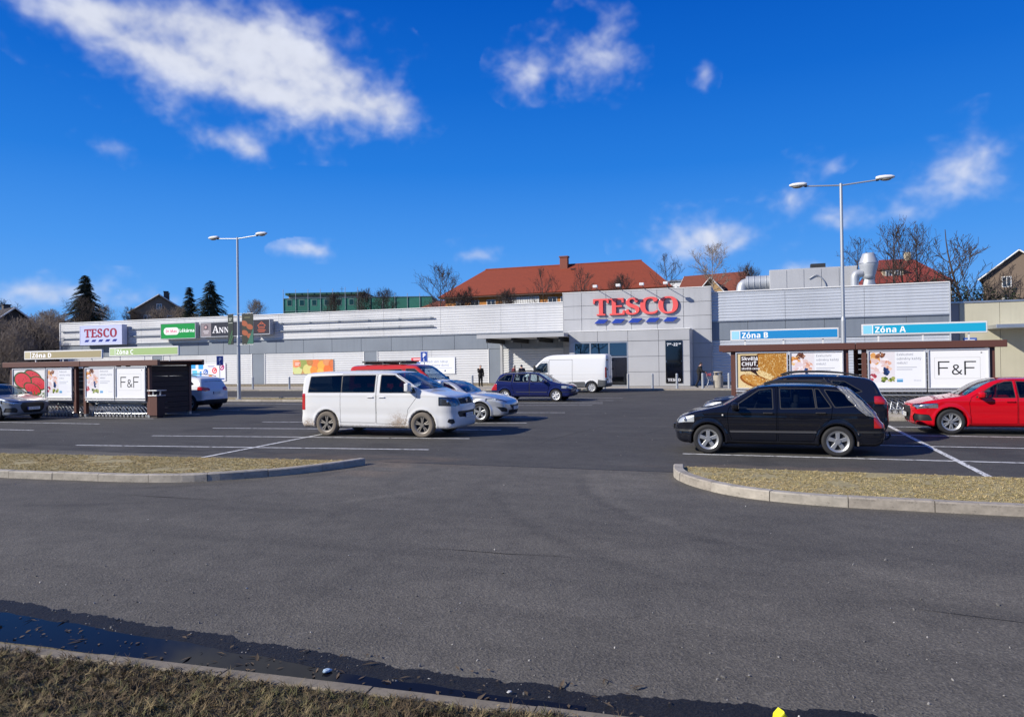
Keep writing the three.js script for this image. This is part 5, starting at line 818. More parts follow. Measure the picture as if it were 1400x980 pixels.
// black estate car
const estate = { L: 4.2, W: .83, H: 1.45, belt: .94, cell: .026, soft: .10, curve: .13, noseBlunt: .50,
  prof: [[1.90, .20], [2.03, .26], [2.09, .40], [2.09, .54], [2.045, .66], [1.97, .745], [1.80, .83], [1.45, .925], [1.12, 1.0], [1.02, 1.04], [.66, 1.25], [.38, 1.385], [.15, 1.435], [-.45, 1.455], [-1.05, 1.425], [-1.38, 1.375], [-1.52, 1.30], [-1.88, .93], [-2.0, .72], [-2.09, .60], [-2.10, .42], [-2.03, .26], [-1.92, .20]],
  sect: secCar(1.45), wheel: { f: 1.335, r: -1.165, R: .305, w: .19, n: 5, kind: 'wide' }, arch: 1.12, sill: .215, waist: [.45, .6],
  windscreen: [[1.06, .99], [1.10, 1.06], [.42, 1.43], [.34, 1.40], [.4, 1.34]], rearscreen: [[-1.50, 1.30], [-1.60, 1.38], [-1.98, .96], [-1.84, .94]], rearIn: .12,
  windows: [{ p: [[.84, .955], [.42, 1.245], [.30, 1.325], [.06, 1.35], [.05, .955]] }, { p: [[-.11, .96], [-.10, 1.352], [-.72, 1.345], [-.76, .97]] }, { p: [[-.80, .97], [-.77, 1.343], [-.83, 1.34], [-1.05, .985]] }, { p: [[-1.13, .99], [-.95, 1.325], [-1.24, 1.295], [-1.56, 1.02]], m: glassM.tint }],
  doors: [{ p: [[-.02, .30], [-.02, 1.385], [.28, 1.375], [.9, .98], [.94, .85], [.92, .5], [.86, .30]], h: [.14, .86], hm: trimM }, { p: [[-.05, .30], [-.05, 1.385], [-.80, 1.385], [-1.08, 1.0], [-1.05, .75], [-.80, .52], [-.72, .30]], h: [-.86, .87], hm: trimM }],
  head: [{ p: [[.47, .64], [.5, .77], [.66, .81], [.9, .82], [.9, .68], [.6, .62]], x: 1.62, spots: [-.06, .06] }],
  tail: [{ p: [[.60, .58], [.62, .90], [.9, .90], [.9, .58]], x: -1.82 }],
  regions: [{ name: 'grille', v: 'front', x: 1.8, p: [[-.1, .62], [.36, .62], [.42, .74], [-.1, .745]], off: -.012 }, { name: 'air_intake', v: 'front', x: 1.8, p: [[-.1, .30], [.5, .30], [.5, .42], [-.1, .42]], off: -.015 }, { name: 'rub_strip', v: 'side', p: [[.90, .455], [.90, .495], [-.78, .505], [-.78, .465]], off: .008, m: std([.05, .05, .054], .5) }, { name: 'bumper_strip', v: 'front', x: 1.2, p: [[.3, .46], [.3, .50], [1, .50], [1, .46]], off: .008 }, { name: 'bumper_strip', v: 'rear', x: -1.5, p: [[-.1, .48], [-.1, .52], [1, .52], [1, .48]], off: .008 }],
  bonnet: [[1.14, .85], [1.10, 1.05], [1.85, .88], [1.94, .76], [1.85, .7]], mirror: [.78, .96], mirrorH: .12, plateF: .52, plateR: .40, seatX: -.1,
  rails: [[.2, 1.43], [.05, 1.475], [-.5, 1.495], [-1.0, 1.46], [-1.2, 1.41]], railZ: .56 };
vehicle({ ...estate, name: 'estate_car', label: 'black estate car with clear plastic taped over its broken rear corner window', at: [.30, 0, -16.42], turn: Math.PI, paint: paintMat([.006, .007, .012], { clearcoatRoughness: .02 }), extra: (g, { f, hwf }) => {
  part(g, 'tow_hook', tube([[-2.0, .30, 0], [-2.16, .30, 0], [-2.22, .36, 0], [-2.2, .44, 0]], .02, 8, 12), M.dark);
  part(g, 'indicator', rbox(1.02, 1.05, .80, .83, -.80, -.84, .005), std([.7, .68, .62], .3)); part(g, 'mud_guard', rbox(-1.55, -1.52, .22, .5, -.8, -.64, .008), std([.16, .14, .12], .9));
  // crumpled clear film over the rear corner: sheet of small facets, draped from the roof edge over the shoulder
  const nx = 40, ny = 34, v = [], ix = [];
  for (let j = 0; j <= ny; j++) for (let i = 0; i <= nx; i++) { const s = i / nx, t = j / ny, wob = .05 * (fbm(t * 5, s > .5 ? 3 : 9, 3) - .5) * 2 * Math.abs(s - .5) * 2, x = lerp(lerp(-1.18, -1.42, s), lerp(-1.66, -1.96, s), t) + wob, y = lerp(lerp(1.39, 1.36, s), lerp(.84, .76, s), Math.pow(t, .9)) + wob * .5; let z = .95; while (f(x, y, -z) > 0 && z > .3) z -= .004; const fold = Math.pow(Math.abs(Math.sin(s * 9 + 5 * fbm(s * 3, t * 3 + 4, 3) + t * 2.5)), 1.5) * .022 + .028 * fbm(i * .22, j * .22 + 8, 3); v.push(x, y, -(z + .010 + fold)); if (i < nx && j < ny) { const k = j * (nx + 1) + i; ix.push(k, k + 1, k + nx + 1, k + 1, k + nx + 2, k + nx + 1); } }
  part(g, 'plastic_film', tri(v, ix), phys([.84, .86, .89], { roughness: .14, transmission: .8, thickness: 0, side: THREE.DoubleSide }));
} });
// dark sport utility behind it
const suv = { L: 4.3, W: .91, H: 1.60, belt: 1.04, cell: .036, soft: .11, curve: .12, noseBlunt: .55,
  prof: [[1.91, .24], [2.05, .30], [2.13, .48], [2.13, .70], [2.06, .86], [1.91, .95], [1.55, 1.02], [1.14, 1.08], [1.01, 1.12], [0.599, 1.38], [0.309, 1.52], [0, 1.585], [-0.58, 1.60], [-1.26, 1.56], [-1.66, 1.50], [-1.82, 1.42], [-2.01, 1.08], [-2.09, .95], [-2.13, .70], [-2.13, .48], [-2.05, .30], [-1.91, .24]],
  sect: [[.22, .88], [.32, .96], [.5, .99], [.70, 1], [.88, .985], [1.04, .945], [1.48, .75], [1.56, .66], [1.61, .45], [1.63, .2]], wheel: { f: 1.32, r: -1.33, R: .35, w: .225, n: 5, kind: 'wide' }, sill: .30, waist: [.55, .7],
  windscreen: [[1.08, 1.08], [1.14, 1.14], [.36, 1.56], [.28, 1.52]], rearscreen: [[-1.86, 1.40], [-2.0, 1.48], [-2.2, 1.10], [-2.05, 1.08]], rearIn: .15,
  windows: [{ p: [[.85, 1.06], [.34, 1.40], [.05, 1.46], [.03, 1.06]] }, { p: [[-.08, 1.06], [-.06, 1.465], [-.75, 1.45], [-.88, 1.09]], m: glassM.tint }, { p: [[-1.0, 1.11], [-.88, 1.445], [-1.15, 1.42], [-1.5, 1.2]], m: glassM.tint }],
  doors: [{ p: [[-.02, .36], [-.02, 1.5], [.32, 1.46], [.95, 1.05], [.98, .8], [.9, .36]], h: [.12, .95] }, { p: [[-.05, .36], [-.05, 1.5], [-.8, 1.5], [-1.1, 1.1], [-.95, .7], [-.8, .36]], h: [-.82, .97] }],
  head: [{ p: [[.45, .80], [.5, .92], [.95, 1.0], [.95, .85], [.6, .76]], x: 1.6 }], tail: [{ p: [[.40, .92], [.42, 1.02], [.70, 1.08], [.95, 1.10], [.95, .94], [.7, .88]], x: -1.75 }],
  regions: [{ name: 'grille', v: 'front', x: 1.9, p: [[-.1, .66], [.42, .68], [.44, .86], [-.1, .88]], off: -.012 }, { name: 'rear_bumper', v: 'rear', x: -1.6, p: [[-.1, .2], [-.1, .50], [.7, .50], [.95, .44], [.95, .2]] }],
  bonnet: [[1.22, .95], [1.16, 1.13], [1.95, 1.0], [2.1, .9], [2.0, .8]], mirror: [.82, 1.06], plateF: .56, plateR: .80, rails: [[.2, 1.57], [.0, 1.635], [-.7, 1.65], [-1.3, 1.60], [-1.5, 1.55]], railZ: .62, seatX: 0 };
vehicle({ ...suv, name: 'sport_utility_car', label: 'dark navy sport utility car half hidden behind the black estate car', at: [.72, 0, -18.98], turn: Math.PI, paint: paintMat([.008, .010, .020]) });
vehicle({ ...suv, name: 'white_crossover', label: 'white crossover parked behind the dark end wall of the trolley shelter', at: [-25.9, 0, -27.0], turn: Math.PI, paint: paintMat([.66, .68, .70]), cell: .04, seal: .008 });
// red hatchback
const hatch = { L: 4.35, W: .90, H: 1.43, belt: .92, cell: .028, soft: .09, curve: .14, noseBlunt: .50,
  prof: [[1.88, .18], [2.06, .22], [2.14, .34], [2.17, .50], [2.165, .66], [2.12, .74], [1.95, .80], [1.5, .905], [1.08, .97], [.95, 1.02], [.55, 1.25], [.22, 1.38], [-.1, 1.425], [-.7, 1.42], [-1.35, 1.345], [-1.62, 1.27], [-1.98, .98], [-2.10, .88], [-2.16, .66], [-2.16, .42], [-2.06, .22], [-1.9, .18]],
  sect: secCar(1.43), wheel: { f: 1.27, r: -1.36, R: .32, w: .215, n: 6, kind: 'twin' }, sill: .20, waist: [.45, .62], flare: .018,
  windscreen: [[.98, .97], [1.04, 1.03], [.28, 1.41], [.18, 1.375]], rearscreen: [[-1.58, 1.24], [-1.7, 1.3], [-2.08, 1.0], [-1.94, .97]], rearIn: .12,
  windows: [{ p: [[.70, .94], [.28, 1.24], [.05, 1.315], [-.10, 1.325], [-.12, .94]] }, { p: [[-.22, .94], [-.2, 1.325], [-.8, 1.29], [-1.18, 1.08], [-1.22, .99]], m: glassM.tint }],
  doors: [{ p: [[-.17, .28], [-.17, 1.36], [.1, 1.35], [.8, .95], [.86, .8], [.82, .28]], h: [-.02, .84] }, { p: [[-.19, .28], [-.19, 1.36], [-.85, 1.34], [-1.26, 1.08], [-1.2, .7], [-.95, .45], [-.9, .28]], h: [-1.02, .86] }],
  head: [{ p: [[.52, .70], [.55, .755], [.98, .80], [.98, .745], [.86, .66], [.72, .62], [.70, .68]], x: 1.55, m: std([.55, .57, .60], .15, .8), spots: [.0, .1], r: .03 }],
  tail: [{ p: [[.45, .80], [.46, .92], [.95, .95], [.95, .80]], x: -1.8 }],
  regions: [{ name: 'grille', v: 'front', x: 1.9, p: [[-.1, .30], [.34, .30], [.47, .46], [.50, .60], [.42, .70], [-.1, .71]], off: -.02, m: M.black }, { name: 'air_intake', v: 'front', x: 1.6, p: [[.60, .32], [.86, .34], [.84, .50], [.66, .52], [.58, .44]], off: -.02, m: M.black }],
  bonnet: [[1.14, .85], [1.06, 1.02], [2.0, .86], [2.12, .765], [2.0, .7]], mirror: [.62, .95], mirrorH: .13, plateF: .47, plateR: .7, seatX: -.2 };
vehicle({ ...hatch, name: 'red_hatchback', label: 'bright red hatchback facing the back of the black estate car', at: [5.86, 0, -21.68], turn: Math.PI, paint: paintMat([.50, .004, .012]) });
vehicle({ ...hatch, name: 'parked_hatchback', label: 'silver blue hatchback whose roof shows between the red van and silver saloon', at: [-13.9, 0, -28.4], paint: paintMat([.10, .13, .20], { metalness: .3 }), cell: .04, seal: .008, H: 1.46 });
vehicle({ ...hatch, name: 'parked_hatchback', label: 'dark grey hatchback in front of the melon advert board', at: [-29.25, 0, -20.6], paint: paintMat([.20, .225, .27], { metalness: .4 }), cell: .036, seal: .008 });
// silver saloon
vehicle({ L: 4.74, W: .90, H: 1.43, belt: .93, cell: .03, soft: .10, curve: .15, noseBlunt: .46, name: 'silver_saloon', label: 'silver saloon with five spoke wheels beside the white passenger van', at: [-10.25, 0, -23.2], paint: paintMat([.52, .54, .57], { metalness: .55, roughness: .34 }),
  prof: [[2.05, .18], [2.24, .22], [2.33, .34], [2.36, .48], [2.33, .62], [2.22, .72], [1.95, .82], [1.5, .925], [1.05, .985], [.92, 1.03], [.5, 1.27], [.15, 1.39], [-.15, 1.43], [-.6, 1.42], [-1.15, 1.33], [-1.6, 1.13], [-1.85, 1.04], [-2.2, 1.02], [-2.33, .95], [-2.36, .66], [-2.34, .40], [-2.22, .22], [-2.05, .18]],
  sect: secCar(1.43), wheel: { f: 1.40, r: -1.32, R: .325, w: .215, n: 5, kind: 'wide' }, sill: .20, flare: .03, waist: [.45, .62],
  windscreen: [[.95, .98], [1.0, 1.04], [.2, 1.42], [.1, 1.38]], rearscreen: [[-1.1, 1.33], [-1.2, 1.38], [-1.7, 1.14], [-1.6, 1.1]], rearIn: .14,
  windows: [{ p: [[.70, .95], [.25, 1.24], [.0, 1.32], [-.16, 1.33], [-.18, .95]] }, { p: [[-.26, .95], [-.24, 1.33], [-.8, 1.28], [-1.28, 1.04], [-1.25, .98]], m: glassM.tint }],
  doors: [{ p: [[-.21, .28], [-.21, 1.37], [.05, 1.36], [.8, .96], [.88, .8], [.86, .28]], h: [-.06, .85] }, { p: [[-.23, .28], [-.23, 1.37], [-.85, 1.32], [-1.33, 1.05], [-1.2, .7], [-.98, .45], [-.95, .28]], h: [-1.05, .87] }],
  head: [{ p: [[.52, .66], [.60, .74], [.98, .83], [.98, .74], [.75, .64]], x: 1.6 }], tail: [{ p: [[.5, .82], [.5, .96], [.95, .96], [.95, .80]], x: -2.0 }],
  regions: [{ name: 'grille', v: 'front', x: 1.9, p: [[-.1, .44], [.36, .48], [.44, .58], [-.1, .55]], off: -.02, m: M.black }, { name: 'air_intake', v: 'front', x: 1.6, p: [[.56, .34], [.80, .36], [.84, .52], [.70, .50], [.58, .44]], off: -.02, m: M.black }, { name: 'lower_grille', v: 'front', x: 1.8, p: [[-.1, .26], [.46, .28], [.5, .40], [-.1, .42]], off: -.02, m: M.black }],
  bonnet: [[1.12, .9], [1.02, 1.04], [2.05, .86], [2.28, .7], [2.1, .65]], mirror: [.60, .96], mirrorH: .13, plateF: .46, plateR: .7, seatX: -.2 });
// dark blue estate farther up
vehicle({ ...estate, L: 4.5, W: .87, H: 1.50, name: 'blue_estate', label: 'dark blue estate car with roof rails parked before the white cargo van', at: [-11.1, 0, -35.85], paint: paintMat([.010, .016, .085]), cell: .04, seal: .01, sect: secCar(1.50),
  prof: estate.prof.map(([x, y]) => [x * 1.07, y > .9 ? y + .05 * clamp((y - .9) / .4) : y + .03]).map(([x, y]) => [x < -1.4 && y > .95 ? x * 1.08 : x, y]), wheel: { f: 1.36, r: -1.38, R: .31, w: .19, n: 6, kind: 'wide', m: std([.62, .63, .64], .4, .3) },
  windscreen: [[1.12, 1.0], [1.2, 1.10], [.45, 1.48], [.36, 1.45]], rearscreen: [[-1.68, 1.36], [-1.85, 1.44], [-2.2, 1.0], [-2.02, .98]],
  windows: [{ p: [[.88, 1.0], [.44, 1.28], [.25, 1.37], [.02, 1.39], [.02, 1.0]], m: glassM.clear }, { p: [[-.12, 1.0], [-.10, 1.395], [-.85, 1.385], [-.92, 1.01]], m: glassM.clear }, { p: [[-1.05, 1.03], [-1.0, 1.375], [-1.40, 1.35], [-1.78, 1.08]] }], rails: [[.2, 1.48], [.05, 1.53], [-.6, 1.55], [-1.2, 1.51], [-1.45, 1.46]],
  doors: [{ p: [[-.04, .34], [-.04, 1.43], [.28, 1.42], [.96, 1.0], [1.0, .85], [.92, .34]], h: [.12, .92] }, { p: [[-.06, .34], [-.06, 1.43], [-.95, 1.43], [-1.0, 1.0], [-.98, .75], [-.85, .34]], h: [-.85, .93] }], railM: trimM });
// white cargo van
vehicle({ L: 5.95, W: 1.02, H: 2.52, belt: 1.30, cell: .05, soft: .10, curve: .06, noseBlunt: .6, tailW: .995, name: 'cargo_van', category: 'van', label: 'tall white cargo van parked at the pavement before the entrance', at: [-12.12, 0, -46.25], turn: Math.PI, seal: .009, paint: paintMat([.74, .74, .73]), waist: [.7, .9],
  prof: [[2.72, .26], [2.92, .32], [2.97, .55], [2.96, .85], [2.88, 1.02], [2.68, 1.14], [2.32, 1.34], [2.2, 1.42], [1.75, 1.92], [1.45, 2.18], [1.2, 2.34], [.85, 2.46], [.3, 2.51], [-2.2, 2.52], [-2.8, 2.49], [-2.93, 2.40], [-2.97, 1.6], [-2.97, .6], [-2.93, .42], [-2.7, .36]],
  sect: [[.24, .90], [.36, .975], [.6, 1], [1.0, 1], [1.35, .99], [2.2, .905], [2.38, .85], [2.48, .72], [2.53, .45]], wheel: { f: 2.03, r: -1.92, R: .35, w: .225, n: 8, kind: 'wide', m: std([.45, .46, .47], .5, .4) }, arch: 1.2, sill: .40,
  windscreen: [[2.24, 1.40], [2.3, 1.48], [1.5, 2.24], [1.38, 2.2]], oneRow: true, seatX: 1.1, mirror: [1.85, 1.42], mirrorH: .38, mirrorM: trimM,
  windows: [{ p: [[1.98, 1.30], [1.62, 1.78], [1.45, 1.92], [1.02, 1.94], [1.0, 1.34], [1.5, 1.28]], m: glassM.clear }],
  doors: [{ p: [[.94, .5], [.94, 2.05], [1.42, 2.02], [2.05, 1.35], [1.9, 1.0], [1.6, .5]], h: [1.08, 1.18], hm: trimM }, { p: [[-.65, .5], [-.65, 2.15], [.90, 2.15], [.90, .5]], name: 'cargo_side_door', h: [.78, 1.15], hm: trimM }],
  head: [{ p: [[.60, .95], [.62, 1.22], [1.1, 1.4], [1.1, 1.05], [.8, .92]], x: 2.3 }], tail: [{ p: [[.86, .95], [.86, 1.65], [1.2, 1.65], [1.2, .95]], x: -2.8 }],
  regions: [{ name: 'side_moulding', v: 'side', p: [[-2.9, .42], [-2.9, .78], [-2.35, .84], [-2.3, .42]], m: std([.075, .08, .085], .7), off: .01 }, { name: 'side_moulding', v: 'side', p: [[-1.5, .42], [-1.5, .72], [1.55, .66], [1.55, .42]], m: std([.075, .08, .085], .7), off: .01 }, { name: 'rear_bumper', v: 'rear', x: -2.6, p: [[-.1, .3], [-.1, .62], [1.2, .62], [1.2, .3]], m: std([.075, .08, .085], .7), off: .02 }, { name: 'grille', v: 'front', x: 2.5, p: [[-.1, .62], [.6, .62], [.66, .84], [-.1, .86]], m: trimM, off: -.02 }],
  plateR: 1.0, plateF: .5, extra: g => { part(g, 'rear_door_gap', box(-3.0, -2.985, .65, 2.35, -.008, .008), M.black); part(g, 'hinge', merge([-1, 1].flatMap(s => [.85, 1.5, 2.1].map(y => rbox(-3.0, -2.9, y - .05, y + .05, s * .97, s * 1.01, .01)))), trimM); } });

// ------------------------------------------------------------ people
const cap = (a, b, r0, r1) => { const A = V(...a), B = V(...b), d = B.clone().sub(A), L = d.lengthSq(); return (x, y, z) => { const wx = x - A.x, wy = y - A.y, wz = z - A.z, t = clamp((wx * d.x + wy * d.y + wz * d.z) / L), qx = wx - d.x * t, qy = wy - d.y * t, qz = wz - d.z * t; return Math.sqrt(qx * qx + qy * qy + qz * qz) - lerp(r0, r1, t); }; };
function person(label, at, turn, P) {          // P: joints for a figure about 1.75 m tall facing +x
  const g = thing('person', label, 'person', at, turn), J = P.j, b = [];
  b.push([cap([0, .98, 0], [0, 1.18, 0], .135, .125), .08], [cap([0, 1.18, 0], [J.chest || 0, 1.40, 0], .135, .13), .08], [cap([J.chest || 0, 1.42, -.14], [J.chest || 0, 1.42, .14], .075, .075), .08], [cap([J.chest || 0, 1.42, 0], J.neck, .06, .055), .04]);
  for (const s of [-1, 1]) { const k = s < 0 ? 'L' : 'R', sh = [J.chest || 0, 1.42, s * .19]; b.push([cap(sh, J['elb' + k], .058, .046), .04], [cap(J['elb' + k], J['wr' + k], .045, .034), .02], [cap([0, .95, s * .09], J['knee' + k], .095, .066), .05], [cap(J['knee' + k], J['ank' + k], .064, .045), .03], [cap(J['ank' + k], [J['ank' + k][0] + .15, .04, J['ank' + k][2]], .045, .04), .02]);
    const w = V(...J['wr' + k]), e = V(...J['elb' + k]), dir = w.clone().sub(e).normalize(), sd = V(-dir.y, dir.x, 0).normalize(); const palm = w.clone().addScaledVector(dir, .07); b.push([cap(w.toArray(), palm.toArray(), .032, .034), .01]);
    for (let f = 0; f < 4; f++) { const o = (f - 1.5) * .017, root = palm.clone().add(V(0, 0, o)), l = [.062, .072, .068, .052][f], m1 = root.clone().addScaledVector(dir, l * .55), m2 = m1.clone().addScaledVector(dir, l * .35).addScaledVector(sd, -.02); b.push([cap(root.toArray(), m1.toArray(), .0095, .009), .004], [cap(m1.toArray(), m2.toArray(), .009, .008), .004]); } const th = w.clone().addScaledVector(dir, .03).add(V(0, 0, -s * .03)); b.push([cap(th.toArray(), th.clone().addScaledVector(dir, .045).add(V(0, 0, -s * .025)).toArray(), .011, .009), .006]); }
  const n = V(...J.neck), hd = n.clone().add(V(.03, .12, 0));
  b.push([(x, y, z) => Math.hypot((x - hd.x) / 1.08, (y - hd.y) / 1.32, (z - hd.z) / .92) - .082, .03], [cap([hd.x + .05, hd.y - .065, 0], [hd.x + .06, hd.y - .08, 0], .045, .035), .03], [cap([hd.x + .085, hd.y + .005, 0], [hd.x + .105, hd.y - .025, 0], .010, .016), .015], [cap([hd.x, hd.y - .01, -.08], [hd.x - .005, hd.y + .015, -.085], .014, .016), .01], [cap([hd.x, hd.y - .01, .08], [hd.x - .005, hd.y + .015, .085], .014, .016), .01]);
  const f = (x, y, z) => { let d = 1e3; for (const [q, k] of b) d = smin(d, q(x, y, z), k); return d; };
  const m = surfaceNets(f, [-.6, -.03, -.5], [.7, 1.85, .5], .021), skin = std([.50, .30, .22], .6); part(g, 'body', shellGeo(m), skin);
  const wear = (name, sd, off, mat) => { const [a] = cut(m, sd); if (a.i.length) part(g, name, shellGeo(a, off), mat); };
  const hands = Math.min; wear('jacket', (x, y, z) => Math.max(.86 - y, y - 1.475, hands(1, .06 - Math.min(Math.hypot(x - J.wrL[0], y - J.wrL[1], z - J.wrL[2]), Math.hypot(x - J.wrR[0], y - J.wrR[1], z - J.wrR[2])) - (0)), ((V(...J.wrL).y > 1.3 || V(...J.wrR).y > 1.3) && y > 1.475 ? 0 : -1)), .022, P.jacket);
  wear('trousers', (x, y) => Math.max(y - .90, .09 - y), .014, P.trousers); wear('shoes', (x, y) => y - .10, .010, M.dark);
  wear('hair', (x, y, z) => Math.max(hd.y + .02 + (x - hd.x) * .9 - y, hd.y - .07 - y), .014, P.hair);
  return g;
}
const cloth = (r, g, b) => std([r, g, b], .9, 0, { map: rep(grain, 6) });
const standing = { neck: [.02, 1.52, 0], elbL: [-.04, 1.14, -.25], wrL: [.10, .92, -.24], elbR: [-.04, 1.14, .25], wrR: [.10, .92, .24], kneeL: [.03, .52, -.10], ankL: [0, .08, -.11], kneeR: [.02, .52, .10], ankR: [-.03, .08, .11] };
person('person in dark clothes standing by the wall with one hand at the face', [-21.55, .105, -54.6], -.9, { j: { ...standing, elbR: [.20, 1.22, .24], wrR: [.22, 1.45, .10] }, jacket: cloth(.018, .016, .016), trousers: cloth(.012, .012, .014), hair: cloth(.16, .07, .035) });
person('person in a maroon jacket seen over the roof of the blue estate car', [-17.3, .105, -50.6], .6, { j: standing, jacket: cloth(.12, .02, .028), trousers: cloth(.02, .02, .03), hair: cloth(.45, .42, .38) });
person('person in a dark navy jacket and cap seen over the blue estate car', [-16.6, .105, -50.4], 2.4, { j: standing, jacket: cloth(.012, .014, .028), trousers: cloth(.02, .02, .025), hair: cloth(.03, .04, .07) });
person('person in dark clothes pushing the trolley with the red handle', [-3.95, .105, -51.55], .15, { j: { ...standing, chest: .06, neck: [.10, 1.52, 0], elbL: [.16, 1.14, -.25], wrL: [.40, 1.06, -.2], elbR: [.16, 1.14, .25], wrR: [.40, 1.06, .2], kneeL: [.16, .52, -.10], ankL: [.20, .09, -.1], kneeR: [-.06, .52, .1], ankR: [-.26, .12, .1] }, jacket: cloth(.010, .010, .012), trousers: cloth(.010, .011, .016), hair: cloth(.02, .02, .022) });
// ------------------------------------------------------------ bare trees
function bareTree(seed, H, { R = .34, base = .3, stems = 1, n = 11, twig = .013, trunkR = .15, rise = .55, top = .5, dens = 1 } = {}) {
  const r = rng(seed), A = { v: [], n: [], i: [] }, B = { v: [], n: [], i: [] };
  const seg = (a, b, r0, r1, n, list) => { const d = b.clone().sub(a), L = d.length(); d.divideScalar(L || 1); const u = Math.abs(d.y) < .9 ? V(0, 1, 0) : V(1, 0, 0), e1 = u.cross(d).normalize(), e2 = d.clone().cross(e1), o = list.v.length / 3; for (const [c, rad] of [[a, r0], [b, r1]]) for (let k = 0; k < n; k++) { const t = k / n * 6.2832, cx = Math.cos(t), cy = Math.sin(t), nx = e1.x * cx + e2.x * cy, ny = e1.y * cx + e2.y * cy, nz = e1.z * cx + e2.z * cy; list.v.push(c.x + nx * rad, c.y + ny * rad, c.z + nz * rad); list.n.push(nx, ny, nz); } for (let k = 0; k < n; k++) { const k2 = (k + 1) % n; list.i.push(o + k, o + k2, o + n + k, o + k2, o + n + k2, o + n + k); } };
  function limb(p, dir, len, rad, lev, az) {
    const steps = [0, 5, 3, 2, 1][lev], q = p.clone(), d = dir.clone();
    for (let s = 0; s < steps; s++) {
      const f0 = s / steps, f1 = (s + 1) / steps, nq = q.clone().addScaledVector(d, len / steps);
      seg(q, nq, Math.max(rad * (1 - .7 * f0), twig), Math.max(rad * (1 - .7 * f1), twig * .8), lev === 1 ? 4 : 3, lev === 1 ? A : B); q.copy(nq);
      d.add(V((r() - .5) * .42, (lev < 3 ? .10 : .04) + (r() - .5) * .26, (r() - .5) * .42)).normalize();
      if (lev < 4) { const kids = lev === 1 ? 1 + (r() < .55 * dens) : lev === 2 ? (r() < .55 + .45 * dens) + (r() < .6 * dens) : (r() < dens ? 1 : 0); for (let k = 0; k < kids; k++) { const c = V(r() - .5, r() * .7 - .2, r() - .5).normalize(), nd = d.clone().multiplyScalar(.75).addScaledVector(c, .75).normalize(); limb(q.clone(), nd, len * (lev === 1 ? .58 * (1.15 - .5 * f1) : .55) * (.65 + .6 * r()), rad * (lev === 1 ? .5 : .6), lev + 1); } }
    }
  }
  for (let st = 0; st < stems; st++) {
    const a = r() * 6.2832 + st * 2.4, lean = stems > 1 ? .10 + .14 * r() : .03, p = V(stems > 1 ? Math.cos(a) * .25 : 0, 0, stems > 1 ? Math.sin(a) * .25 : 0), d = V(Math.cos(a) * lean, 1, Math.sin(a) * lean).normalize(), Hs = H * (stems > 1 ? .8 + .2 * r() : 1) * .93, tr = trunkR / Math.sqrt(stems); let az = r() * 6;
    for (let s = 0; s < n; s++) {
      const f0 = s / n, f1 = (s + 1) / n, nq = p.clone().addScaledVector(d, Hs / n); seg(p, nq, lerp(tr, .018, Math.pow(f0, .8)), lerp(tr, .018, Math.pow(f1, .8)), 7, A); p.copy(nq); d.add(V((r() - .5) * .13, .03, (r() - .5) * .13)).normalize();
      if (f1 < base || s === n - 1 && f1 < 1) continue; const t = (f1 - base) / (1 - base), env = Math.pow(Math.sin(Math.PI * clamp(.22 + t * .72)), .8) * lerp(1, top, t), k = t > .9 ? 3 : 2;
      if (H * R * env < .9) continue; for (let j = 0; j < k; j++) { az += 2.4 + (r() - .5) * .8; const el = lerp(rise * .7, rise + .55, t) + (r() - .5) * .3; limb(p.clone(), V(Math.cos(az) * Math.cos(el), Math.sin(el), Math.sin(az) * Math.cos(el)), H * R * env * (.8 + .4 * r()), lerp(tr, .018, f1) * .55, 1); }
    }
  }
  return [A, B].map(L => tri(L.v, L.i, L.n));
}
const barkD = std([.055, .042, .036], .95), barkG = std([.25, .205, .165], .95), barkP = std([.20, .175, .15], .95);
const TV = [bareTree(1, 10, { R: .36 }), bareTree(2, 10, { R: .30, base: .35, dens: .55, trunkR: .13 }), bareTree(3, 10, { R: .36, base: .2, stems: 2 }), bareTree(7, 10, { dens: .65, R: .34, base: .22, top: .2, rise: .5, n: 13 }), bareTree(15, 10, { R: .34, base: .08, stems: 4, n: 8, trunkR: .14 }), bareTree(26, 10, { R: .30, base: .42, rise: .7, dens: .5, trunkR: .13 })];
function bare(label, x, z, topY, v, { bark = barkD, wide = 1, turn = 0, group } = {}) {
  const y = terrainY(x, z) - .1, s = (topY - y) / 10, g = thing('bare_tree', label, 'tree', [x, y, z], turn, group); g.scale.set(s * wide, s, s * wide); part(g, 'trunk', TV[v][0], bark); part(g, 'crown', TV[v][1], bark); return g;
}
bare('wide bare tree left of the long red roof', -42, -91, 15.6, 0, { turn: 1 });
bare('bare tree right of the long red roof', -11.1, -96.5, 16.6, 1, { turn: 2 });
bare('tall bare tree before the small red roofed house', -5.6, -98.5, 17.6, 0, { turn: 3, bark: barkG });
bare('small bare tree above the round silver ducts', -.8, -105, 16.2, 2, { turn: .5, wide: .8 });
bare('bare tree with a dark nest behind the silver exhaust cowl', 11, -93.6, 16.7, 1, { turn: 4 });
bare('bare tree with slender stem left of the pair before the right red house', 14.2, -89.6, 17.6, 5, { turn: .3, wide: .9 });
bare('bare tree with slender stem in the middle before the right red house', 15.7, -90.2, 17.4, 1, { turn: 1.3, wide: .85 });
bare('bare tree with slender stem right of the pair before the right red house', 17.2, -90.6, 17.2, 5, { turn: 2.6, wide: .9 });
bare('tall pointed bare tree over the evergreen hedge', 21.0, -86.6, 17.0, 3, { turn: 2, wide: 1.15 });
bare('bare tree before the right end of the green netted building', -55.6, -101, 14.9, 2, { turn: 0 });
bare('bare tree before the middle of the green netted building', -59.3, -100, 15.0, 4, { turn: 1, wide: .8 });
bare('bare tree before the tall part of the green netted building', -64.5, -99, 14.6, 4, { turn: 2, wide: .8 });
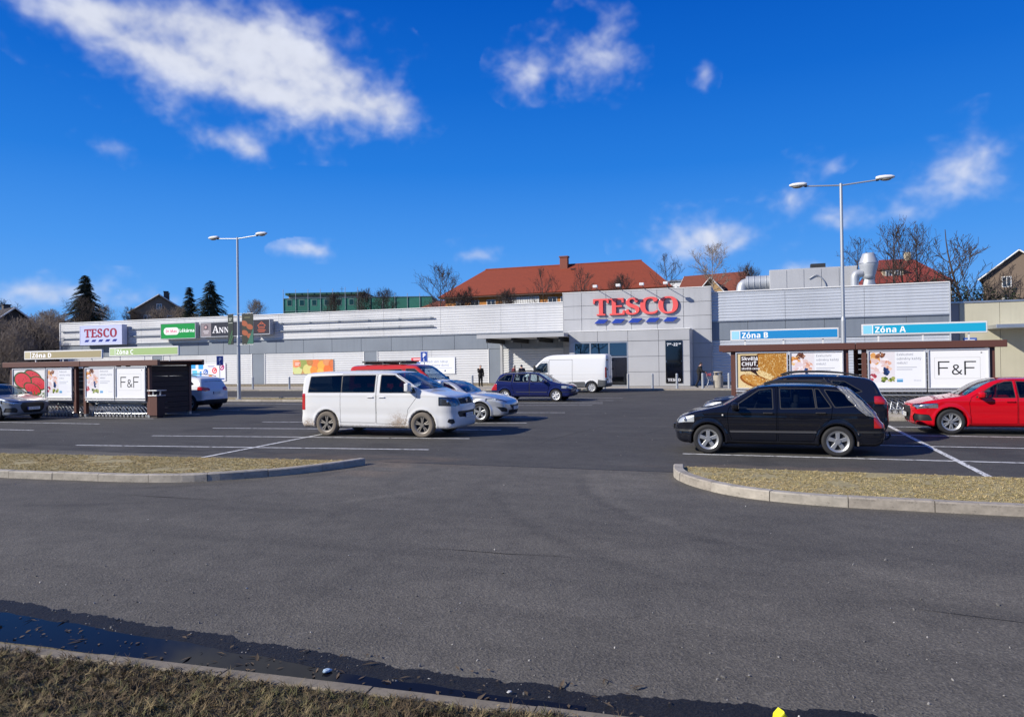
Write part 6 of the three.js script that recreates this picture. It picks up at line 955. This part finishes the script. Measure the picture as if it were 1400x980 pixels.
bare('pale bushy bare tree at the left end of the green netted building', -78, -97, 13.8, 4, { turn: 3, bark: barkP });
for (const [x, z, h, v, t, l] of [[-38, -92, 13.5, 4, 0, 'low bare tree before the left end of the long red roof'], [-33, -93, 13.2, 4, 1.2, 'low bare tree before the pale wall strip of the red roofed building'], [-27, -92.5, 15.2, 1, 2, 'slender bare tree before the chimney of the long red roof'], [-21.6, -93.5, 15.9, 3, 3, 'tall slender bare tree before the long red roof'], [-17.6, -94.5, 14.4, 2, 4, 'bare tree before the right end of the long red roof']]) bare(l, x, z, h, v, { turn: t, wide: .9 });
const leftTrees = [[-82.5, -66, 10.2, 4, 'grey brown bare tree at the left corner of the store'], [-86, -72, 11.8, 0, 'bare tree just left of the tall spruce'], [-79.5, -63, 9.6, 4, 'bushy bare tree touching the left gable of the store'], [-92, -80, 12.6, 4, 'bushy bare tree right of the tall spruce'], [-89, -84, 12.0, 4, 'round bushy bare tree between the spruce and gabled house'], [-86, -86, 12.2, 2, 'dense grey bare tree before the gabled house'], [-90, -70, 10.6, 4, 'bare tree behind the left edge house'], [-77.0, -58, 8.8, 4, 'low bare thicket tree at the far left wall'], [-80, -88, 11.4, 4, 'low bare tree under the twin spruces'], [-74.6, -60.5, 8.2, 2, 'thin bare tree close to the left store corner'], [-84, -60, 10.4, 0, 'bare tree at the far left before the dark roof'], [-88.5, -92, 13.0, 4, 'bare tree beside the gabled house'], [-81, -58, 9.4, 4, 'twiggy bare tree before the dark roofed house']];
leftTrees.forEach(([x, z, h, v, l], i) => bare(l, x, z, h, v, { turn: i * 1.3, bark: [barkG, barkD, barkG][i % 3] }));
for (const [x, z, h, v, l] of [[-27, 19, 13, 0, 'bare tree behind the viewer mirrored in the glass doors'], [-33, 26, 15, 2, 'broad bare tree behind the viewer mirrored in the doors'], [-20, 27, 14, 1, 'upright bare tree behind the viewer'], [-40, 33, 14, 4, 'bushy bare tree behind the viewer'], [-10, 34, 13, 5, 'high stemmed bare tree behind the viewer']]) bare(l, x, z, h, v, { turn: x });

for (const [x, z, h, v, l] of [[-74.5, -54, 8.3, 4, 'grey twiggy tree before the dark roofed house'], [-72.8, -52.5, 7.3, 4, 'low twiggy tree at the left store corner'], [-76.5, -51, 8.0, 4, 'twiggy tree left of the store corner'], [-78.5, -54.5, 9.2, 2, 'bare forked tree at the far left'], [-73.6, -57, 8.8, 2, 'bare forked tree behind the left store corner'], [-80, -50.5, 8.4, 4, 'bushy bare tree at the farthest left']]) bare(l, x, z, h, v, { turn: x, bark: barkG });
// ------------------------------------------------------------ spruces and evergreens
function spruce(seed, H, R) {
  const r = rng(seed), v = [], ix = [], c = [];
  for (let y = H * .06; y < H; y += H * .016) {
    const t = y / H, rad = R * Math.pow(1 - t, .82) * (.78 + .34 * r()) + .05, n = 6 + Math.floor(r() * 4);
    for (let k = 0; k < n; k++) {
      const a = r() * 6.2832, L = rad * (.55 + .65 * r()), dx = Math.cos(a), dz = Math.sin(a), droop = .30 + .2 * r(), m = Math.max(3, Math.round(L * 6));
      for (let s = 0; s < m; s++) { const f = (s + .6) / m, px = dx * L * f, pz = dz * L * f, py = y + L * (.10 * f - droop * f * f), w = (.10 + .20 * (1 - f)) * (.6 + .6 * R / 3); for (let q = 0; q < 3; q++) { const b = a + (q - 1) * 1.1 + (r() - .5) * .6, l = w * (1.1 + r()), o = v.length / 3; v.push(px - dz * .05, py + .03, pz + dx * .05, px + dz * .05, py - .05, pz - dx * .05, px + Math.cos(b) * l, py - l * (.25 + .35 * r()), pz + Math.sin(b) * l); ix.push(o, o + 1, o + 2); } }
    }
  }
  return tri(v, ix);
}
const needle = std([.018, .028, .014], .95, 0, { side: THREE.DoubleSide }), needle2 = std([.03, .045, .018], .95, 0, { side: THREE.DoubleSide });
function conifer(label, x, z, top, R, seed, base) { const y = base ?? terrainY(x, z) - .2, H = top - y, g = thing('spruce_tree', label, 'tree', [x, y, z], seed, 'dark spruces behind the store'); part(g, 'trunk', bar([0, 0, 0], [0, H * .98, 0], .18, .02, 8), barkD); part(g, 'crown', spruce(seed, H, R), needle); }
conifer('tall dark spruce behind the left end of the store', -88.8, -75.2, 15.2, 4.7, 41);
conifer('slim dark spruce left of the broader one behind the green sign', -82.6, -88, 14.5, 3.9, 42);
conifer('broad dark spruce behind the green sign', -76, -85, 14.9, 6.8, 43);
function bush(seed, rx, ry, rz, n, leaf) { const r = rng(seed), v = [], ix = []; for (let k = 0; k < n; k++) { const a = r() * 6.2832, c = r() * 2 - 1, s = Math.sqrt(1 - c * c), q = Math.pow(r(), .35) * (.75 + .4 * fbm(a * 1.6 + seed, c * 3 + 5, 3)), px = Math.cos(a) * s * rx * q, py = ry + c * ry * q, pz = Math.sin(a) * s * rz * q, o = v.length / 3; for (let j = 0; j < 3; j++) v.push(px + (r() - .5) * leaf * 2, py + (r() - .5) * leaf * 2, pz + (r() - .5) * leaf * 2); ix.push(o, o + 1, o + 2); } return tri(v, ix); }
{ const T = [['broad dark evergreen bush above the annex corner', 18.3, -87.0, 11.5, 1.7], ['dark evergreen bush right of the annex corner', 20.6, -88.2, 10.6, 1.9], ['olive evergreen bush under the pointed bare tree', 22.8, -88.5, 10.2, 1.8], ['evergreen bush at the right edge over the annex', 25.0, -88.5, 9.6, 1.8], ['evergreen bush farthest right over the annex', 27.6, -88.5, 9.8, 2.0]]; T.forEach(([l, x, z, t, w], i) => { const y = terrainY(x, z) - 1.6, g = thing('evergreen_bush', l, 'bush', [x, y, z], i, 'evergreens over the annex'); part(g, 'stem', bar([0, 0, 0], [0, (t - y) * .6, 0], .1, .04, 6), barkD); part(g, 'crown', bush(50 + i, w, (t - y) / 2, w, 5200, .15), i % 2 ? needle2 : needle); }); }

{ let first; for (let k = 0; k < 16; k++) { const x = (k < 4 ? -78 : -42) + k * 7.6, z = 33 + 3 * Math.sin(k * 2.3), l = 'dark evergreen added out of view to darken reflections in the car paint'; if (!first) { first = thing('added_evergreen', l, 'bush', [x, -.1, z], 0, 'hedge row added behind the viewer for reflections'); part(first, 'stem', bar([0, 0, 0], [0, 4, 0], .2, .06, 6), barkD); part(first, 'crown', bush(91, 5, 3.4, 3, 7000, .34), needle); } else { const c = copyOf(first, l, [x, -.1, z], k * 1.1); c.scale.y = .8 + .4 * PERM[k * 7]; } } }  // unseen row added so glossy paint mirrors something dark; gap left for the doors
// ------------------------------------------------------------ houses on the bank
const tileR = dataTex(256, 256, (x, y) => { const v = .62 + .3 * fbm(x / 256 * 30, y / 256 * 30, 4, 30) + .16 * fbm(x / 256 * 4, y / 256 * 4, 3, 4) - .14 * ((y % 16) < 3 ? 1 : 0); return [v, v * .97, v * .95]; });
const redTile = std([.26, .050, .019], .8, 0, { map: rep(tileR, .5) }), redTile2 = std([.25, .045, .03], .8, 0, { map: rep(tileR, .5) }), darkTile = std([.035, .030, .030], .85, 0, { map: rep(tileR, .5) }), brownTile = std([.20, .055, .03], .85, 0, { map: rep(tileR, .5) });
const ochre = std([.48, .20, .045], .85, 0, { map: rep(weather, .2) }), cream = std([.55, .47, .33], .85, 0, { map: rep(weather, .2) }), tan = std([.21, .165, .125], .9, 0, { map: rep(weather, .3) }), houseGlass = phys([.03, .035, .04], { roughness: .05, clearcoat: 1 }), winW = std([.66, .66, .64], .6);
function slab(pts, t, mat, g, name) { // a roof plane with thickness from four (or three) corners
  const P = pts.map(p => V(...p)), n = P[1].clone().sub(P[0]).cross(P[2].clone().sub(P[0])).normalize(); if (n.y < 0) n.negate(); const v = [], uv = [], ix = [], N = P.length, e1 = P[1].clone().sub(P[0]).normalize(), e2 = n.clone().cross(e1);
  const add = (A, B, C) => { for (const q of [A, B, C]) { v.push(q.x, q.y, q.z); uv.push(q.clone().sub(P[0]).dot(e1), q.clone().sub(P[0]).dot(e2)); } };
  const Q = P.map(p => p.clone().addScaledVector(n, -t)); const face = (L, flip) => { for (let k = 1; k < L.length - 1; k++) flip ? add(L[0], L[k + 1], L[k]) : add(L[0], L[k], L[k + 1]); };
  const up = P[1].clone().sub(P[0]).cross(P[2].clone().sub(P[0])).y > 0; face(P, !up); face(Q, up); for (let k = 0; k < N; k++) face([P[k], P[(k + 1) % N], Q[(k + 1) % N], Q[k]], false);
  const ge = new THREE.BufferGeometry(); ge.setAttribute('position', new THREE.Float32BufferAttribute(v, 3)); ge.setAttribute('uv', new THREE.Float32BufferAttribute(uv, 2)); ge.computeVertexNormals(); return part(g, name, ge, mat);
}
function window_(g, x, y, z, w, h, face = 'z') { const f = part(g, 'window', face === 'z' ? rbox(x - w / 2, x + w / 2, y, y + h, z - .05, z + .05, .01) : rbox(z - .05, z + .05, y, y + h, x - w / 2, x + w / 2, .01), winW); const m = .1; part(f, 'pane', face === 'z' ? merge([box(x - w / 2 + m, x - .04, y + m, y + h - m, z + .04, z + .06), box(x + .04, x + w / 2 - m, y + m, y + h - m, z + .04, z + .06)]) : box(z + .04, z + .06, y + m, y + h - m, x - w / 2 + m, x + w / 2 - m), houseGlass); }
{ // long red roofed building
  const x = -28.4, z = -106, y = 6, g = thing('long_red_roofed_building', 'long ochre building with a great hipped red tile roof on the bank', 'building', [x, y, z]);
  const w = 16.6, d = 6, e = 6.15, r = 10.85; part(g, 'wall', box(-w, w, -1, e, -d, d), ochre);
  const o = .9, W = w + o, D = d + o, rx = w - 4.3; part(g, 'eaves', box(-W + .1, W - .1, e - .25, e - .02, -D + .1, D - .1), std([.10, .06, .045], .8));
  slab([[-W, e, D], [W, e, D], [rx, r, 0], [-rx, r, 0]], .16, redTile, g, 'roof'); slab([[W, e, -D], [-W, e, -D], [-rx, r, 0], [rx, r, 0]], .16, redTile, g, 'roof'); slab([[-W, e, -D], [-W, e, D], [-rx, r, 0]], .16, redTile, g, 'roof'); slab([[W, e, D], [W, e, -D], [rx, r, 0]], .16, redTile, g, 'roof');
  part(g, 'ridge', bar([-rx, r, 0], [rx, r, 0], .14, .14, 8), redTile); const ch = part(g, 'chimney', rbox(.1, 1.3, 9.6, 11.9, .1, 1.0, .03), std([.22, .07, .045], .9)); part(ch, 'chimney_cap', rbox(0, 1.4, 11.9, 12.1, 0, 1.1, .02), std([.2, .08, .06], .9));
  for (const k of [-14.2, -11.8, -9.2]) window_(g, k, 3.6, d, 1.4, 1.9); for (const k of [.3, 2.2, 4.6, 7.2, 10]) window_(g, k, 3.6, d, 1.4, 1.9);
  for (let k = 0; k < 16; k++) part(g, 'white_board', rbox(-7.4 + k * .36, -7.4 + k * .36 + .31, 2.2, 5.75, d, d + .12, .01), winW); part(g, 'skylight', merge([rbox(-8.2, -7.6, 8.55, 8.65, 2.5, 3.2, .02).translate(0, -.05, 0), rbox(1.9, 2.5, 9.95, 10.05, 1.0, 1.6, .02)]), M.dark);
  const a = thing('roof_mast', 'thin antenna mast on the long red roof', 'antenna', [-29 + 14.4, y + 6.2, -103]); part(a, 'mast', bar([0, 0, 0], [0, 2.4, 0], .05, .03, 6), M.dark); part(a, 'crossbar', merge([bar([-.5, 1.9, 0], [.5, 1.9, 0], .02, .02, 5), bar([-.35, 1.6, 0], [.35, 1.6, 0], .02, .02, 5)]), M.dark);
}
function gabled(name, label, x, y, z, turn, { w, d, e, r, wall, roof, over = .45, chim = [], wins = [], group }) {
  const g = thing(name, label, 'house', [x, y, z], turn, group); part(g, 'wall', merge([box(-w, w, -2, e, -d, d), prism([[-w, e], [w, e], [0, r - .1]], -d, d).translate(0, 0, 0)]), wall);
  const W = w + over, k = (r - e) / w, ey = e - over * k, D = d + over; slab([[-W, ey, D], [-W, ey, -D], [0, r, -D], [0, r, D]], .18, roof, g, 'roof'); slab([[W, ey, -D], [W, ey, D], [0, r, D], [0, r, -D]], .18, roof, g, 'roof');
  part(g, 'barge_board', merge([1, -1].flatMap(s => [bar([-W, ey - .12, s * D], [0, r - .12, s * D], .09, .09, 6), bar([W, ey - .12, s * D], [0, r - .12, s * D], .09, .09, 6)])), winW);
  for (const [cx, cz, h] of chim) { const c = part(g, 'chimney', rbox(cx - .35, cx + .35, r - 1.6, r + h, cz - .35, cz + .35, .02), std([.10, .085, .075], .9)); part(c, 'chimney_cap', rbox(cx - .42, cx + .42, r + h, r + h + .12, cz - .42, cz + .42, .02), M.dark); }
  for (const a of wins) window_(g, ...a); return g;
}
gabled('gabled_house', 'brown gabled house with two chimneys behind the green sign', -97, 7.2, -97, .72, { w: 4.2, d: 6, e: 4.2, r: 7.0, wall: tan, roof: darkTile, chim: [[.8, 2.2, .7], [.8, -.6, .7]], wins: [[-1.8, 2.2, 6.0, 1.0, 1.3], [1.6, 2.2, 6.0, 1.0, 1.3], [0, 4.4, 6.0, .8, 1.0]] });
gabled('dark_roofed_house', 'dark roofed house at the far left beyond the store corner', -82.5, 1.0, -58.5, 1.2, { w: 4.6, d: 6, e: 4.2, r: 7.9, wall: std([.06, .05, .045], .9), roof: darkTile, chim: [[.6, 1, .5]], wins: [[-2, 2, 6, 1, 1.3], [1.5, 2, 6, 1, 1.3]] });
gabled('small_red_house', 'small house with brick red roof and ochre gable right of the long roof', -6.2, 7.6, -116, 1.5708 - .25, { w: 4.2, d: 4.6, e: 4.4, r: 7.9, wall: cream, roof: brownTile, wins: [[0, 3.6, 4.6, 1, 1.3]] });
gabled('small_red_house', 'ochre gabled wing of the small red roofed house', -6.6, 7.6, -112.8, 0, { w: 2.3, d: 2.2, e: 4.2, r: 6.9, wall: std([.40, .27, .13], .9), roof: brownTile, wins: [[0, 3.6, 2.2, .9, 1.1]] });
{ const g = thing('white_block', 'small white flat roofed block between the red roofs', 'building', [-13.4, 10, -134]); part(g, 'wall', box(-2.2, 2.2, 0, 6.3, -2, 2), M.white); part(g, 'roof', rbox(-2.5, 2.5, 6.3, 6.6, -2.3, 2.3, .03), M.galv); for (const k of [-1.2, 0, 1.2]) window_(g, k, 4.6, 2, .8, .9); }
{ // red house on the right with dormer
  const x = 18.6, y = 7.6, z = -111, g = thing('red_dormer_house', 'red roofed house with a dormer and pale corner quoins at the right', 'house', [x, y, z], .12); const w = 4.6, d = 4.5, e = 4.3; part(g, 'wall', box(-w, w, -2, e + .2, -d, d), std([.30, .045, .035], .85, 0, { map: rep(weather, .4) }));
  const W = w + .5, D = d + .5, r = 8.0; slab([[-W, e, D], [W, e, D], [1.6, r, 0], [-2.6, r, 0]], .16, redTile2, g, 'roof'); slab([[W, e, -D], [-W, e, -D], [-2.6, r, 0], [1.6, r, 0]], .16, redTile2, g, 'roof'); slab([[-W, e, -D], [-W, e, D], [-2.6, r, 0]], .16, redTile2, g, 'roof'); slab([[W, e, D], [W, e, -D], [1.6, r, 0]], .16, redTile2, g, 'roof');
  const dm = part(g, 'dormer', box(-3.1, -.6, 5.0, 6.3, 1.0, 3.5), cream); part(dm, 'dormer_roof', rbox(-3.4, -.3, 6.25, 6.42, .6, 3.8, .03), redTile2); window_(g, -2.4, 5.2, 3.5, .8, .9); window_(g, -1.3, 5.2, 3.5, .8, .9); for (const k of [-3.2, -1, 1.2, 3.2]) window_(g, k, 2.3, d, 1.1, 1.5); part(g, 'chimney', rbox(.6, 1.3, 7.4, 8.9, -.3, .4, .03), cream); for (const s of [-1, 1]) for (let k = 0; k < 8; k++) part(g, 'quoin', rbox(s * w - .25 - (k % 2) * .12, s * w + .25 + (k % 2) * .0, .4 + k * .5, .85 + k * .5, d - .02, d + .05, .02), cream);
}
gabled('timber_house', 'dark gabled timber house at the far right edge', 28.6, 6.5, -97, -.3, { w: 3.4, d: 4, e: 4.6, r: 7.3, wall: std([.16, .12, .09], .9), roof: darkTile, wins: [[-1.2, 3.2, 4, .9, 1.2], [1.0, 3.2, 4, .9, 1.2], [-1.2, .8, 4, .9, 1.2]] });
{ // block under renovation: green netting on scaffold
  const g = thing('netted_building', 'long block wrapped in dark green scaffold netting on the bank', 'building', [-66.5, 7.5, -112.5], .31); const net = std([.024, .17, .125], .8, 0, { map: rep(weather, .25) }), net2 = std([.03, .20, .15], .8, 0, { map: rep(weather, .25) });
  part(g, 'wall', merge([box(-12.4, .9, -2, 6.8, -5, 3.6), box(.9, 12.4, -2, 6.0, -5, 3.6)]), cream);
  for (let k = 0; k < 12; k++) { const a = -13 + k * 2.15, top = a < .5 ? 7.15 + (a > -4 ? .25 : 0) : 6.2; for (let j = 0; j < 3; j++) part(g, 'netting', rbox(a + .02, a + 2.13, j * 2.2 - .4, Math.min(top, j * 2.2 + 1.78), 4.5, 4.54, .01), (k + j) % 2 ? net : net2); part(g, 'scaffold_pole', bar([a, -1, 4.62], [a, top + .6, 4.62], .045, .045, 6), M.galv); if (k % 1 === 0 && k < 6) { const f = part(g, 'window', rbox(a + .6, a + 1.5, 4.9, 6.0, 4.54, 4.57, .01), std([.20, .30, .27], .5)); part(f, 'pane', box(a + .68, a + 1.42, 4.98, 5.92, 4.57, 4.58), std([.01, .05, .045], .2)); } }
  for (const y of [1.8, 4.0, 6.2]) part(g, 'scaffold_rail', bar([-13, y, 4.62], [12.8, y, 4.62], .035, .035, 6), M.galv);
  part(g, 'roof', merge([rbox(-12.8, 1.0, 6.8, 7.2, -5.4, 4.2, .03), rbox(1.0, 12.6, 6.0, 6.3, -5.4, 4.2, .03)]), std([.02, .09, .07], .8)); part(g, 'antenna', merge([bar([-4, 7.2, 0], [-4, 8.6, 0], .04, .03, 5), bar([-4.4, 8.2, 0], [-3.6, 8.2, 0], .02, .02, 5)]), M.dark);
  gabled('low_red_house', 'low house with a dark red roof right of the green netted building', -50.5, 8.0, -112, 1.3, { w: 3, d: 4.6, e: 3.0, r: 4.9, wall: tan, roof: brownTile, wins: [[0, 1.2, 4.6, 1, 1.2]] });
}
renderer.render(scene, camera);
